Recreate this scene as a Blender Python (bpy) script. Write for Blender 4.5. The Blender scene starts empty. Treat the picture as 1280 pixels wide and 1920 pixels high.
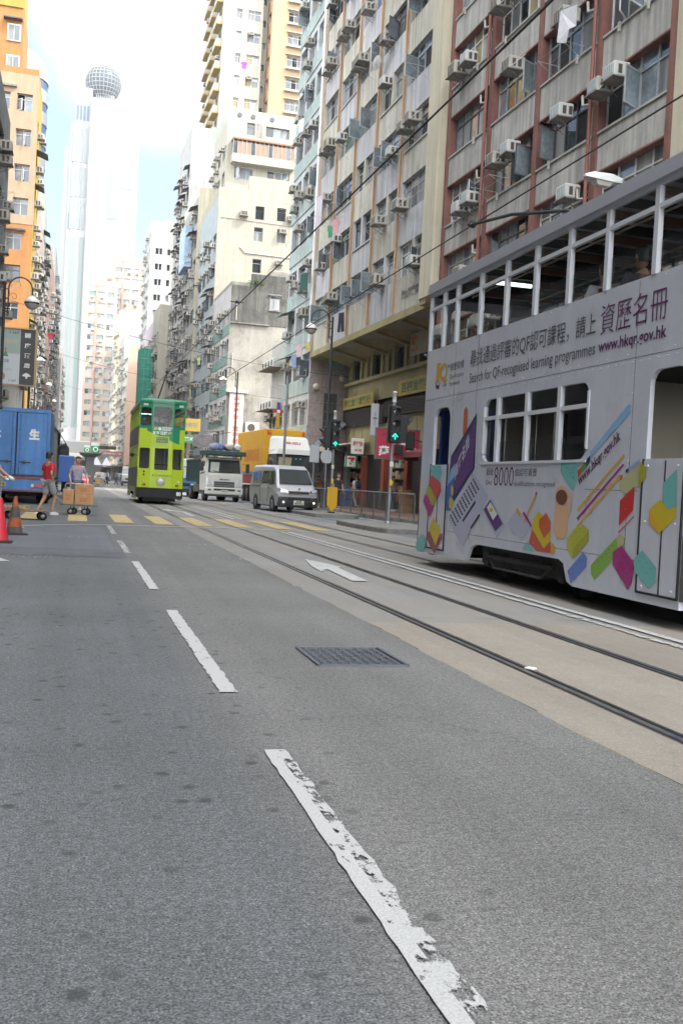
import bpy, math, random
from mathutils import Vector, Matrix
from mathutils.geometry import tessellate_polygon
random.seed(7)
SC=bpy.context.scene; COL=SC.collection
R=math.radians
# ---------------------------------------------------------------- camera
_ps,_pi,_ro=R(14.934791),R(1.441869),R(3.0)
_F0=Vector((math.sin(_ps),math.cos(_ps),0)); _R0=Vector((math.cos(_ps),-math.sin(_ps),0)); _Z=Vector((0,0,1))
_F=_F0*math.cos(_pi)-_Z*math.sin(_pi); _U0=_Z*math.cos(_pi)+_F0*math.sin(_pi)
_Rt=_R0*math.cos(_ro)+_U0*math.sin(_ro); _Up=_U0*math.cos(_ro)-_R0*math.sin(_ro)
cd=bpy.data.cameras.new('camera'); cam=bpy.data.objects.new('camera',cd); COL.objects.link(cam)
cam.matrix_world=Matrix(((_Rt.x,_Up.x,-_F.x,0),(_Rt.y,_Up.y,-_F.y,0),(_Rt.z,_Up.z,-_F.z,1.185),(0,0,0,1)))
cd.sensor_fit='VERTICAL'; cd.sensor_height=36; cd.lens=35.0; cd.clip_start=0.05; cd.clip_end=6000
SC.camera=cam
SC.render.resolution_x=682; SC.render.resolution_y=1024
# ---------------------------------------------------------------- world, sun, exposure
SUN_AZ=R(55); SUN_EL=R(50)           # azimuth measured from behind the camera towards the right
sd=Vector((math.sin(SUN_AZ)*math.cos(SUN_EL),-math.cos(SUN_AZ)*math.cos(SUN_EL),math.sin(SUN_EL)))
W=bpy.data.worlds.new('World'); SC.world=W; W.use_nodes=True
nt=W.node_tree; nt.nodes.clear()
def N(t,**k):
    n=nt.nodes.new(t)
    for a,b in k.items(): setattr(n,a,b)
    return n
sky=N('ShaderNodeTexSky',sky_type='NISHITA',sun_disc=False,sun_elevation=SUN_EL,sun_rotation=math.atan2(sd.x,sd.y),altitude=10,air_density=1.0,dust_density=1.5,ozone_density=1.0)
tc=N('ShaderNodeTexCoord'); mp=N('ShaderNodeMapping'); mp.inputs['Scale'].default_value=(1,1,1.5)
L_=nt.links.new; L_(tc.outputs['Generated'],mp.inputs['Vector'])
nz=N('ShaderNodeTexNoise'); nz.inputs['Scale'].default_value=5.5; nz.inputs['Detail'].default_value=7; nz.inputs['Roughness'].default_value=.6; L_(mp.outputs[0],nz.inputs['Vector'])
def mrange(v,a,b,c,d,smooth=True):
    n=N('ShaderNodeMapRange'); n.interpolation_type='SMOOTHSTEP' if smooth else 'LINEAR'
    for k,x in zip(('From Min','From Max','To Min','To Max'),(a,b,c,d)): n.inputs[k].default_value=x
    L_(v,n.inputs['Value']); return n.outputs[0]
def mth(op,a,b):
    n=N('ShaderNodeMath',operation=op)
    for k,x in enumerate((a,b)):
        if isinstance(x,(int,float)): n.inputs[k].default_value=x
        else: L_(x,n.inputs[k])
    return n.outputs[0]
def bank(d,r0,r1,amt):
    v=N('ShaderNodeVectorMath',operation='DOT_PRODUCT'); L_(tc.outputs['Generated'],v.inputs[0]); v.inputs[1].default_value=d
    return mrange(v.outputs['Value'],math.cos(R(r1)),math.cos(R(r0)),0,amt)
sep=N('ShaderNodeSeparateXYZ'); L_(tc.outputs['Generated'],sep.inputs[0])
cov=mth('MAXIMUM',bank((.056,.911,.409),0.5,8.6,1.0),mrange(sep.outputs['Y'],.80,.15,0,.8))
cov=mth('ADD',cov,mrange(nz.outputs['Fac'],.3,.7,-.14,.14,False))
fac=mrange(cov,.12,.95,.10,1)
ccol=N('ShaderNodeMixRGB'); ccol.inputs['Color1'].default_value=(3.9,4.1,4.25,1); ccol.inputs['Color2'].default_value=(20,20.4,20.8,1); L_(mrange(sep.outputs['Y'],.78,.25,0,1),ccol.inputs['Fac'])
mx=N('ShaderNodeMixRGB'); L_(ccol.outputs[0],mx.inputs['Color2'])
bg=N('ShaderNodeBackground'); bg.inputs['Strength'].default_value=0.06; ow=N('ShaderNodeOutputWorld')
L_(fac,mx.inputs['Fac']); L_(sky.outputs[0],mx.inputs['Color1']); L_(mx.outputs[0],bg.inputs['Color']); L_(bg.outputs[0],ow.inputs[0])
sl=bpy.data.lights.new('sun','SUN'); sl.energy=1.2; sl.angle=R(4); sl.color=(1,0.95,0.86)
so=bpy.data.objects.new('sun',sl); COL.objects.link(so); so.rotation_euler=sd.to_track_quat('Z','Y').to_euler()
vs=SC.view_settings; vs.view_transform='Standard'; vs.look='None'; vs.exposure=2.4; vs.gamma=1.0
SC.cycles.use_denoising=True
try: SC.cycles.denoiser='OPENIMAGEDENOISE'
except Exception: pass
SC.cycles.max_bounces=6; SC.cycles.diffuse_bounces=3; SC.cycles.glossy_bounces=3; SC.cycles.transmission_bounces=4; SC.cycles.transparent_max_bounces=8
SC.cycles.caustics_reflective=False; SC.cycles.caustics_refractive=False; SC.cycles.sample_clamp_indirect=6

# ---------------------------------------------------------------- materials
MATS={}
def M(name,col=(.5,.5,.5),rough=.6,metal=0,var=.0,vscale=1.5,streak=0,spec=.4,emit=None,estr=0,bump=0,bscale=60,alpha=1,coat=0,dirt=None,dscale=.6,dthr=.55,trans=0,coord='Object'):
    if name in MATS: return MATS[name]
    m=bpy.data.materials.new(name); m.use_nodes=True; t=m.node_tree; b=t.nodes['Principled BSDF']
    b.inputs['Base Color'].default_value=(*col,1); b.inputs['Roughness'].default_value=rough; b.inputs['Metallic'].default_value=metal
    b.inputs['Specular IOR Level'].default_value=spec; b.inputs['Coat Weight'].default_value=coat
    if alpha<1: b.inputs['Alpha'].default_value=alpha
    if trans: b.inputs['Transmission Weight'].default_value=trans
    if emit: b.inputs['Emission Color'].default_value=(*emit,1); b.inputs['Emission Strength'].default_value=estr
    L=t.links.new
    def nd(k): return t.nodes.new(k)
    if var or streak or dirt or bump:
        c=nd('ShaderNodeTexCoord')
        if coord=='World': g=nd('ShaderNodeNewGeometry'); src=g.outputs['Position']
        else: src=c.outputs['Object']
    cur=None
    def mul(amount,scale,vec,detail=5):
        nonlocal cur
        n=nd('ShaderNodeTexNoise'); n.inputs['Scale'].default_value=scale; n.inputs['Detail'].default_value=detail; n.inputs['Roughness'].default_value=.62
        L(vec,n.inputs['Vector'])
        mr=nd('ShaderNodeMapRange'); mr.inputs['From Min'].default_value=.3; mr.inputs['From Max'].default_value=.7; mr.inputs['To Min'].default_value=1-amount; mr.inputs['To Max'].default_value=1+amount*.6
        L(n.outputs['Fac'],mr.inputs['Value'])
        x=nd('ShaderNodeMixRGB'); x.blend_type='MULTIPLY'; x.inputs['Fac'].default_value=1
        if cur is None: x.inputs['Color1'].default_value=(*col,1)
        else: L(cur,x.inputs['Color1'])
        L(mr.outputs[0],x.inputs['Color2']); cur=x.outputs[0]
    if var: mul(var,vscale,src); mul(var*.5,vscale*9,src)
    if streak:
        mpn=nd('ShaderNodeMapping'); mpn.inputs['Scale'].default_value=(3.2,3.2,.18); L(src,mpn.inputs['Vector']); mul(streak,1.3,mpn.outputs[0],8)
    if dirt:
        n=nd('ShaderNodeTexNoise'); n.inputs['Scale'].default_value=dscale; n.inputs['Detail'].default_value=9; n.inputs['Roughness'].default_value=.7; L(src,n.inputs['Vector'])
        mr=nd('ShaderNodeMapRange'); mr.inputs['From Min'].default_value=dthr; mr.inputs['From Max'].default_value=dthr+.14; L(n.outputs['Fac'],mr.inputs['Value'])
        x=nd('ShaderNodeMixRGB'); L(mr.outputs[0],x.inputs['Fac'])
        if cur is None: x.inputs['Color1'].default_value=(*col,1)
        else: L(cur,x.inputs['Color1'])
        x.inputs['Color2'].default_value=(*dirt,1); cur=x.outputs[0]
    if cur is not None: L(cur,b.inputs['Base Color'])
    if bump:
        n=nd('ShaderNodeTexNoise'); n.inputs['Scale'].default_value=bscale; n.inputs['Detail'].default_value=3; L(src,n.inputs['Vector'])
        bp=nd('ShaderNodeBump'); bp.inputs['Strength'].default_value=bump; bp.inputs['Distance'].default_value=.02; L(n.outputs['Fac'],bp.inputs['Height']); L(bp.outputs[0],b.inputs['Normal'])
    MATS[name]=m; return m
def glass(name,tint=(.04,.05,.06),rough=.06,alpha=1): return M(name,tint,rough,spec=.9,alpha=alpha)

# ---------------------------------------------------------------- mesh builder
class MB:
    def __init__(s): s.v=[]; s.f=[]; s.m=[]; s.mats=[]; s.sm=[]
    def mi(s,m):
        if m not in s.mats: s.mats.append(m)
        return s.mats.index(m)
    def face(s,pts,m,smooth=False):
        i=len(s.v); s.v+= [tuple(p) for p in pts]; s.f.append(tuple(range(i,i+len(pts)))); s.m.append(s.mi(m)); s.sm.append(smooth)
    def raw(s,vs,fs,m,smooth=False):
        i=len(s.v); s.v+=[tuple(p) for p in vs]; k=s.mi(m)
        for f in fs: s.f.append(tuple(i+a for a in f)); s.m.append(k); s.sm.append(smooth)
    def box(s,x0,x1,y0,y1,z0,z1,m,T=None):
        vs=[(x0,y0,z0),(x1,y0,z0),(x1,y1,z0),(x0,y1,z0),(x0,y0,z1),(x1,y0,z1),(x1,y1,z1),(x0,y1,z1)]
        if T is not None: vs=[T@Vector(p) for p in vs]
        s.raw(vs,[(3,2,1,0),(4,5,6,7),(0,1,5,4),(1,2,6,5),(2,3,7,6),(3,0,4,7)],m)
    def rbox(s,x0,x1,y0,y1,z0,z1,m,b=.02,T=None):
        # box with chamfered edges: loft of three rings along z
        def ring(ix,z): return [(x0+ix,y0+ix+b,z),(x0+ix+b,y0+ix,z),(x1-ix-b,y0+ix,z),(x1-ix,y0+ix+b,z),(x1-ix,y1-ix-b,z),(x1-ix-b,y1-ix,z),(x0+ix+b,y1-ix,z),(x0+ix,y1-ix-b,z)]
        rs=[ring(b*.7,z0),ring(0,z0+b),ring(0,z1-b),ring(b*.7,z1)]
        s.loft(rs,m,T=T)
    def loft(s,rings,m,cap=True,smooth=False,T=None,closed=True):
        n=len(rings[0]); vs=[]; fs=[]
        for r in rings: vs+=[Vector(p) for p in r]
        if T is not None: vs=[T@p for p in vs]
        for k in range(len(rings)-1):
            for i in range(n if closed else n-1):
                j=(i+1)%n; fs.append((k*n+i,k*n+j,(k+1)*n+j,(k+1)*n+i))
        s.raw(vs,fs,m,smooth)
        if cap: s.face([vs[i] for i in reversed(range(n))],m); s.face([vs[(len(rings)-1)*n+i] for i in range(n)],m)
    def tube(s,pts,r,m,n=8,cap=True,smooth=True):
        pts=[Vector(p) for p in pts]; rs=r if isinstance(r,(list,tuple)) else [r]*len(pts); rings=[]
        d0=(pts[1]-pts[0]).normalized(); up=Vector((0,0,1)) if abs(d0.z)<.9 else Vector((1,0,0)); a=d0.cross(up).normalized()
        for i,p in enumerate(pts):
            d=(pts[min(i+1,len(pts)-1)]-pts[max(i-1,0)]).normalized(); a=(a-d*a.dot(d)).normalized(); b=d.cross(a)
            rings.append([p+(a*math.cos(k*2*math.pi/n)+b*math.sin(k*2*math.pi/n))*rs[i] for k in range(n)])
        s.loft(rings,m,cap,smooth)
    def lathe(s,prof,m,c=(0,0,0),n=16,axis='z',smooth=True):
        rings=[]
        for r,h in prof:
            ring=[]
            for k in range(n):
                a=k*2*math.pi/n; x,y=r*math.cos(a),r*math.sin(a)
                p={'z':(x,y,h),'y':(x,h,-y),'x':(h,x,y)}[axis]
                ring.append(Vector(p)+Vector(c))
            rings.append(ring)
        s.loft(rings,m,True,smooth)
    def sphere(s,c,r,m,n=16,sz=1):
        s.lathe([(max(r*math.sin(math.pi*k/n),1e-4),-r*math.cos(math.pi*k/n)*sz) for k in range(n+1)],m,c,n)
    def plate(s,outer,holes,fn,m,t=0,w=0):
        """flat panel with holes. outer/holes: (u,v) loops; fn(u,v,w)->xyz; thickness t behind w."""
        loops=[[Vector((u,v,0)) for u,v in lp] for lp in [outer]+list(holes)]
        tri=tessellate_polygon(loops); flat=[p for lp in loops for p in lp]
        a=flat[0]
        vs=[fn(p.x,p.y,w) for p in flat]; s.raw(vs,[tuple(x) for x in tri],m)
        if t:
            vb=[fn(p.x,p.y,w-t) for p in flat]; s.raw(vb,[tuple(reversed(x)) for x in tri],m)
            i=0
            for lp in loops:
                k=len(lp)
                for q in range(k):
                    a,b=i+q,i+(q+1)%k; s.face([vs[a],vs[b],vb[b],vb[a]],m)
                i+=k
    def text(s,txt,u0,v0,u1,v1,fn,m,bold=0,w=.004,fit='box'):
        me=textmesh(txt,bold)
        if not me: return
        xs=[v[0] for v in me[0]]; ys=[v[1] for v in me[0]]; a,b,c,d=min(xs),max(xs),min(ys),max(ys)
        su=(u1-u0)/(b-a); sv=(v1-v0)/(d-c)
        s.raw([fn(u0+(x-a)*su,v0+(y-c)*sv,w) for x,y in me[0]],me[1],m)
    def build(s,name,parent=None,loc=None,rot=None,label=None,cat=None,group=None,kind=None,smooth_angle=None):
        me=bpy.data.meshes.new(name); me.from_pydata(s.v,[],s.f)
        for x in s.mats: me.materials.append(x)
        me.polygons.foreach_set('material_index',s.m); me.polygons.foreach_set('use_smooth',s.sm); me.update()
        o=bpy.data.objects.new(name,me); COL.objects.link(o)
        if parent: o.parent=parent
        if loc: o.location=loc
        if rot: o.rotation_euler=rot
        tag(o,label,cat,group,kind); return o
_TX={}
def textmesh(txt,bold=0):
    k=(txt,bold)
    if k not in _TX:
        c=bpy.data.curves.new('lettering','FONT'); c.body=txt; c.size=1; c.resolution_u=3; c.offset=bold
        o=bpy.data.objects.new('lettering',c); COL.objects.link(o)
        me=bpy.data.meshes.new_from_object(o)
        _TX[k]=([(v.co.x,v.co.y) for v in me.vertices],[tuple(p.vertices) for p in me.polygons])
        bpy.data.objects.remove(o); bpy.data.meshes.remove(me); bpy.data.curves.remove(c)
    return _TX[k] if _TX[k][0] else None
def tag(o,label=None,cat=None,group=None,kind=None):
    if label: o['label']=label
    if cat: o['category']=cat
    if group: o['group']=group
    if kind: o['kind']=kind
    return o
def thing(name,label,cat,loc=(0,0,0),rz=0,group=None):
    o=bpy.data.objects.new(name,None); COL.objects.link(o); o.location=loc; o.rotation_euler=(0,0,rz); o.empty_display_size=.3
    return tag(o,label,cat,group)
def inst(src,parent,loc=None,rot=None,scale=None):
    c=src.copy(); COL.objects.link(c); c.parent=parent
    if loc is not None: c.location=loc
    if rot is not None: c.rotation_euler=rot
    if scale is not None: c.scale=scale
    return c
def copy_thing(root,loc,rz=None,label=None):
    c=root.copy(); COL.objects.link(c); c.location=loc
    if rz is not None: c.rotation_euler=(0,0,rz)
    if label: c['label']=label
    for ch in list(root.children):
        d=ch.copy(); COL.objects.link(d); d.parent=c
        for g in list(ch.children):
            e=g.copy(); COL.objects.link(e); e.parent=d
    return c
def rrect(u0,v0,u1,v1,r,n=4,corners=(1,1,1,1)):
    """rounded rect, corners (bl,br,tr,tl)"""
    out=[]
    for (cx,cy,a0,on) in ((u0,v0,180,corners[0]),(u1,v0,270,corners[1]),(u1,v1,0,corners[2]),(u0,v1,90,corners[3])):
        if not on or r==0: out.append((cx,cy)); continue
        ox=cx+r if cx==u0 else cx-r; oy=cy+r if cy==v0 else cy-r
        for k in range(n+1): a=R(a0+90*k/n); out.append((ox+r*math.cos(a),oy+r*math.sin(a)))
    return out
KR=1.56; AR=R(KR)
DV=Vector((-math.sin(AR),math.cos(AR),0)); NV=Vector((math.cos(AR),math.sin(AR),0)); P0=Vector((13.4,33,0))
def RP(s,off=0,z=0): p=P0+DV*s+NV*off; return (p.x,p.y,z)      # right-hand frontage: s along the street, off away from it
# ================================================================ SETTING
def ground_mat(name,base,spk,vs,patch,rough=.85,bump=.25,warm=None,spots=0,grain=130,lane=False):
    m=bpy.data.materials.new(name); m.use_nodes=True; t=m.node_tree; b=t.nodes['Principled BSDF']; L=t.links.new
    g=t.nodes.new('ShaderNodeNewGeometry'); pos=g.outputs['Position']
    def noise(sc,det,ro=.6,vec=pos):
        n=t.nodes.new('ShaderNodeTexNoise'); n.inputs['Scale'].default_value=sc; n.inputs['Detail'].default_value=det; n.inputs['Roughness'].default_value=ro; L(vec,n.inputs['Vector']); return n.outputs['Fac']
    def mr(v,a,bb,c,d):
        n=t.nodes.new('ShaderNodeMapRange'); n.inputs['From Min'].default_value=a; n.inputs['From Max'].default_value=bb; n.inputs['To Min'].default_value=c; n.inputs['To Max'].default_value=d; L(v,n.inputs['Value']); return n.outputs[0]
    def mixc(f,c1,c2,bt='MIX'):
        n=t.nodes.new('ShaderNodeMixRGB'); n.blend_type=bt
        for k,v in (('Fac',f),('Color1',c1),('Color2',c2)):
            if hasattr(v,'is_linked'): L(v,n.inputs[k])
            elif isinstance(v,(int,float)): n.inputs[k].default_value=v
            else: n.inputs[k].default_value=(*v,1)
        return n.outputs[0]
    c=mixc(mr(noise(grain,3,.75),.36,.66,0,1),[x*(1-spk) for x in base],[x*(1+spk) for x in base])
    v=t.nodes.new('ShaderNodeTexVoronoi'); v.inputs['Scale'].default_value=grain*.75; L(pos,v.inputs['Vector'])
    vv=mr(v.outputs['Distance'],0,.32,1,0)
    rr=t.nodes.new('ShaderNodeSeparateColor'); L(v.outputs['Color'],rr.inputs[0])
    fm=t.nodes.new('ShaderNodeMath'); fm.operation='MULTIPLY'; L(vv,fm.inputs[0]); L(mr(rr.outputs[0],.52,.85,0,1),fm.inputs[1])
    c=mixc(fm.outputs[0],c,[min(.5,x*2.6+.02) for x in base])
    c=mixc(1,c,mr(noise(grain*.3,4,.7),.32,.68,1-spk*.5,1+spk*.5),'MULTIPLY')
    c=mixc(1,c,mr(noise(vs,6,.6),.3,.7,1-patch,1+patch),'MULTIPLY')
    c=mixc(1,c,mr(noise(7,6,.7),.3,.7,.93,1.06),'MULTIPLY')
    # long tyre-worn bands along the street
    mp=t.nodes.new('ShaderNodeMapping'); mp.inputs['Scale'].default_value=(1.1,.035,1); L(pos,mp.inputs['Vector'])
    c=mixc(1,c,mr(noise(1.4,4,.6,mp.outputs[0]),.35,.65,.88,1.1),'MULTIPLY')
    if spots:
        v2=t.nodes.new('ShaderNodeTexVoronoi'); v2.inputs['Scale'].default_value=6.5; v2.inputs['Randomness'].default_value=1; L(pos,v2.inputs['Vector'])
        wob=t.nodes.new('ShaderNodeMath'); wob.operation='MULTIPLY_ADD'; L(noise(38,3,.7),wob.inputs[0]); wob.inputs[1].default_value=-.22; L(v2.outputs['Distance'],wob.inputs[2])
        sp=t.nodes.new('ShaderNodeSeparateColor'); L(v2.outputs['Color'],sp.inputs[0])
        k=t.nodes.new('ShaderNodeMath'); k.operation='MULTIPLY'; L(mr(wob.outputs[0],.0,.13,1,0),k.inputs[0]); L(mr(sp.outputs[1],.3,.7,0,spots),k.inputs[1])
        sx=t.nodes.new('ShaderNodeSeparateXYZ'); L(pos,sx.inputs[0])
        k2=t.nodes.new('ShaderNodeMath'); k2.operation='MULTIPLY'; L(k.outputs[0],k2.inputs[0]); L(mr(sx.outputs[0],.9,1.5,1,.25),k2.inputs[1])
        c=mixc(k2.outputs[0],c,[x*.30 for x in base])
    if lane:
        sx=t.nodes.new('ShaderNodeSeparateXYZ'); L(pos,sx.inputs[0])
        wx=t.nodes.new('ShaderNodeMath'); wx.operation='MULTIPLY_ADD'; L(noise(1.2,5,.7),wx.inputs[0]); wx.inputs[1].default_value=.5; L(sx.outputs[0],wx.inputs[2])
        c=mixc(mr(wx.outputs[0],.85,1.25,0,1),mixc(1,c,(.86,.885,.91),'MULTIPLY'),mixc(1,c,(1.13,1.10,1.07),'MULTIPLY'))
    if warm: c=mixc(mr(noise(.45,4,.6),.42,.62,0,1),c,warm)
    # fine cracks
    v3=t.nodes.new('ShaderNodeTexVoronoi'); v3.feature='DISTANCE_TO_EDGE'; v3.inputs['Scale'].default_value=.33
    mpc=t.nodes.new('ShaderNodeMixRGB'); mpc.inputs['Fac'].default_value=.12; L(pos,mpc.inputs['Color1'])
    nc=t.nodes.new('ShaderNodeTexNoise'); nc.inputs['Scale'].default_value=2.5; nc.inputs['Detail'].default_value=7; L(pos,nc.inputs['Vector'])
    ad=t.nodes.new('ShaderNodeVectorMath'); ad.operation='ADD'; L(pos,ad.inputs[0]); L(nc.outputs['Color'],ad.inputs[1]); L(ad.outputs[0],v3.inputs['Vector'])
    ck=t.nodes.new('ShaderNodeMath'); ck.operation='MULTIPLY'; L(mr(v3.outputs['Distance'],.0,.006,.55,0),ck.inputs[0]); L(mr(noise(.22,3),.5,.6,0,1),ck.inputs[1])
    c=mixc(ck.outputs[0],c,[x*.3 for x in base])
    L(c,b.inputs['Base Color']); b.inputs['Roughness'].default_value=rough; b.inputs['Specular IOR Level'].default_value=.3
    bp=t.nodes.new('ShaderNodeBump'); bp.inputs['Strength'].default_value=bump; bp.inputs['Distance'].default_value=.006; L(noise(grain*.8,2,.6),bp.inputs['Height']); L(bp.outputs[0],b.inputs['Normal'])
    MATS[name]=m; return m
def paint_mat(name,col,wear,scale=9,thr=.5,dirt=(.25,.25,.25)):
    m=bpy.data.materials.new(name); m.use_nodes=True; t=m.node_tree; b=t.nodes['Principled BSDF']; L=t.links.new
    g=t.nodes.new('ShaderNodeNewGeometry')
    mp=t.nodes.new('ShaderNodeMapping'); mp.inputs['Scale'].default_value=(1,.6,1); L(g.outputs['Position'],mp.inputs['Vector'])
    n=t.nodes.new('ShaderNodeTexNoise'); n.inputs['Scale'].default_value=scale; n.inputs['Detail'].default_value=8; n.inputs['Roughness'].default_value=.72; L(mp.outputs[0],n.inputs['Vector'])
    mr=t.nodes.new('ShaderNodeMapRange'); mr.inputs['From Min'].default_value=thr-.012; mr.inputs['From Max'].default_value=thr+.012; mr.inputs['To Min'].default_value=1; mr.inputs['To Max'].default_value=1-wear; L(n.outputs['Fac'],mr.inputs['Value'])
    L(mr.outputs[0],b.inputs['Alpha'])
    n2=t.nodes.new('ShaderNodeTexNoise'); n2.inputs['Scale'].default_value=120; n2.inputs['Detail'].default_value=6; L(g.outputs['Position'],n2.inputs['Vector'])
    x=t.nodes.new('ShaderNodeMixRGB'); x.inputs['Color1'].default_value=(*col,1); x.inputs['Color2'].default_value=(*[c*.62 for c in col],1)
    m2=t.nodes.new('ShaderNodeMapRange'); m2.inputs['From Min'].default_value=.4; m2.inputs['From Max'].default_value=.7; m2.inputs['To Max'].default_value=.8; L(n2.outputs['Fac'],m2.inputs['Value']); L(m2.outputs[0],x.inputs['Fac']); L(x.outputs[0],b.inputs['Base Color'])
    b.inputs['Roughness'].default_value=.7; MATS[name]=m; return m
asph=ground_mat('asphalt',(.136,.137,.137),.66,.5,.14,spots=.75,lane=True)
conc=ground_mat('road_concrete',(.215,.21,.20),.12,.6,.12,warm=(.235,.215,.19),grain=90,bump=.12)
concw=ground_mat('warm_concrete',(.255,.225,.19),.12,.5,.10,grain=90,bump=.12)
asph2=ground_mat('smooth_asphalt',(.135,.143,.155),.14,.5,.12,grain=110)
pave=M('paving_brick',(.17,.11,.085),.85,var=.3,vscale=3,coord='World')
kerbm=M('kerb_concrete',(.22,.215,.20),.85,var=.3,vscale=4,dirt=(.08,.075,.07),dscale=2,dthr=.52,coord='World')
wpaint=paint_mat('white_road_paint',(.47,.47,.46),1,11,.61)
wpaint2=paint_mat('worn_white_road_paint',(.46,.46,.45),1,16,.525)
ypaint=paint_mat('yellow_road_paint',(.46,.35,.16),.7,9,.60)
faint=paint_mat('faint_road_marking',(.32,.33,.35),1,14,.47)
mb=MB()
mb.face([(-900,-300,-.02),(900,-300,-.02),(900,2500,-.02),(-900,2500,-.02)],asph2); mb.build('ground',kind='structure')
# asphalt road, sliced so the concrete tram bed edge is irregular
def edge_x(y):
    r=random.Random(int(y*7)); base=2.52 if y<30 else 2.3
    return base+r.uniform(-.007,.007)+.012*math.sin(y*.9)*(1 if y<12 else 0)
mb=MB(); ys=[-6+.5*i for i in range(0,120)]+[60,120,400]
for a,b in zip(ys[:-1],ys[1:]): mb.face([(-3.6,a,0),(edge_x(a),a,0),(edge_x(b),b,0),(-3.6,b,0)],asph)
mb.build('road_asphalt',kind='structure')
mb=MB()
for a,b in zip(ys[:-1],ys[1:]): mb.face([(edge_x(a),a,-.004),(8.15,a,-.004),(8.15,b,-.004),(edge_x(b),b,-.004)],concw if b<8.8 else conc)
mb.build('tram_bed',kind='structure')
mb=MB(); rr_=random.Random(8)
for a,b in zip(ys[:-3],ys[1:-2]):
    if b>40: break
    w0=rr_.uniform(.0,.012) if rr_.random()<.75 else 0; xa,xb=edge_x(a),edge_x(b)
    if w0>.002: mb.face([(xa-.002,a,.003),(xa+w0,a,.003),((xb),b,.003),(xb-.002,b,.003)],M('joint_dirt',(.03,.028,.025),.95))
for yj in (8.78,14.2,19.6,27.3,35.1,44.0): 
    for q in range(14): xa=2.5+.4*q; mb.face([(xa,yj+rr_.uniform(-.004,.004),.0005),(xa+.4,yj,.0005),(xa+.4,yj+.012,.0005),(xa,yj+.010,.0005)],M('joint_dirt_pale',(.10,.09,.08),.95)) if rr_.random()<.8 else None
mb.build('bed_edge_crack',kind='structure')
def kx(y): return (12.6 if y<=5 else 11.35-.036*(y-40) if y<=49 else 13.1 if y<=67 else 10.5-.03*(y-68))
mb=MB(); yy=[-6,5,20,40,49,50.5,67,69,90,130,200,400]
for a,b in zip(yy[:-1],yy[1:]): mb.face([(8.15,a,0),(kx(a)-.3,a,0),(kx(b)-.3,b,0),(8.15,b,0)],asph2)
mb.build('kerb_lane',kind='structure')
# darker resurfaced strips across the left lanes
mb=MB(); dk=ground_mat('patched_asphalt',(.105,.109,.117),.40,.8,.16,grain=130)
mb.face([(-3.6,14.6,.004),(.75,14.6,.004),(.75,16.1,.004),(-3.6,16.1,.004)],dk)
mb.face([(-3.6,16.1,.004),(.62,16.1,.004),(.62,22.9,.004),(-3.6,22.9,.004)],ground_mat('bluish_asphalt',(.122,.130,.143),.18,.8,.10,grain=120))
mb.build('road_patch',kind='structure')
mb=MB()
for a,b in zip(yy[:-1],yy[1:]):
    mb.face([(kx(a),a,.13),(60,a,.13),(60,b,.13),(kx(b),b,.13)],pave)
mb.build('pavement_right',kind='structure')
mb=MB()
for a,b in zip(yy[:-1],yy[1:]):
    n=max(1,int((b-a)/1.0))
    for i in range(n):
        y0=a+(b-a)*i/n; y1=a+(b-a)*(i+1)/n-.015
        vs=[(kx(y0)-.15,y0),(kx(y0),y0),(kx(y1),y1),(kx(y1)-.15,y1)]
        mb.loft([[(x,y,-.01) for x,y in vs],[(x,y,.135) for x,y in vs]],kerbm)
mb.build('kerb_right',kind='structure')
mb=MB(); mb.face([(-40,-6,.13),(-3.75,-6,.13),(-3.75,400,.13),(-40,400,.13)],pave); mb.build('pavement_left',kind='structure')
mb=MB(); mb.box(-3.76,-3.6,-6,400,-.01,.135,kerbm); mb.build('kerb_left',kind='structure')
# rails: steel strip, dark groove and dirt joint
steel=M('rail_steel',(.42,.42,.43),.3,.9,var=.35,vscale=6,coord='World'); groove=M('rail_groove',(.018,.016,.014),.9); joint=M('rail_joint',(.05,.043,.036),.95,var=.4,vscale=9,coord='World')
def rail(x,side,y1=210):
    mb=MB(); s=side
    for a,b in zip(range(-6,y1,6),range(0,y1+6,6)):
        j=random.uniform(-.004,.004)
        for (u0,u1,z,m) in ((-.040,-.028+j,.0025,joint),(-.028,.012,.006,steel),(.012,.048,.001,groove),(.048,.062,.006,steel),(.062,.078+j,.002,joint)):
            p=sorted((x+s*u0,x+s*u1)); mb.face([(p[0],a,z),(p[1],a,z),(p[1],b,z),(p[0],b,z)],m)
    return mb
for x,s in ((3.0,1),(4.067,-1),(5.9,1),(6.967,-1)): rail(x,s).build('tram_rail',kind='structure')
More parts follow.
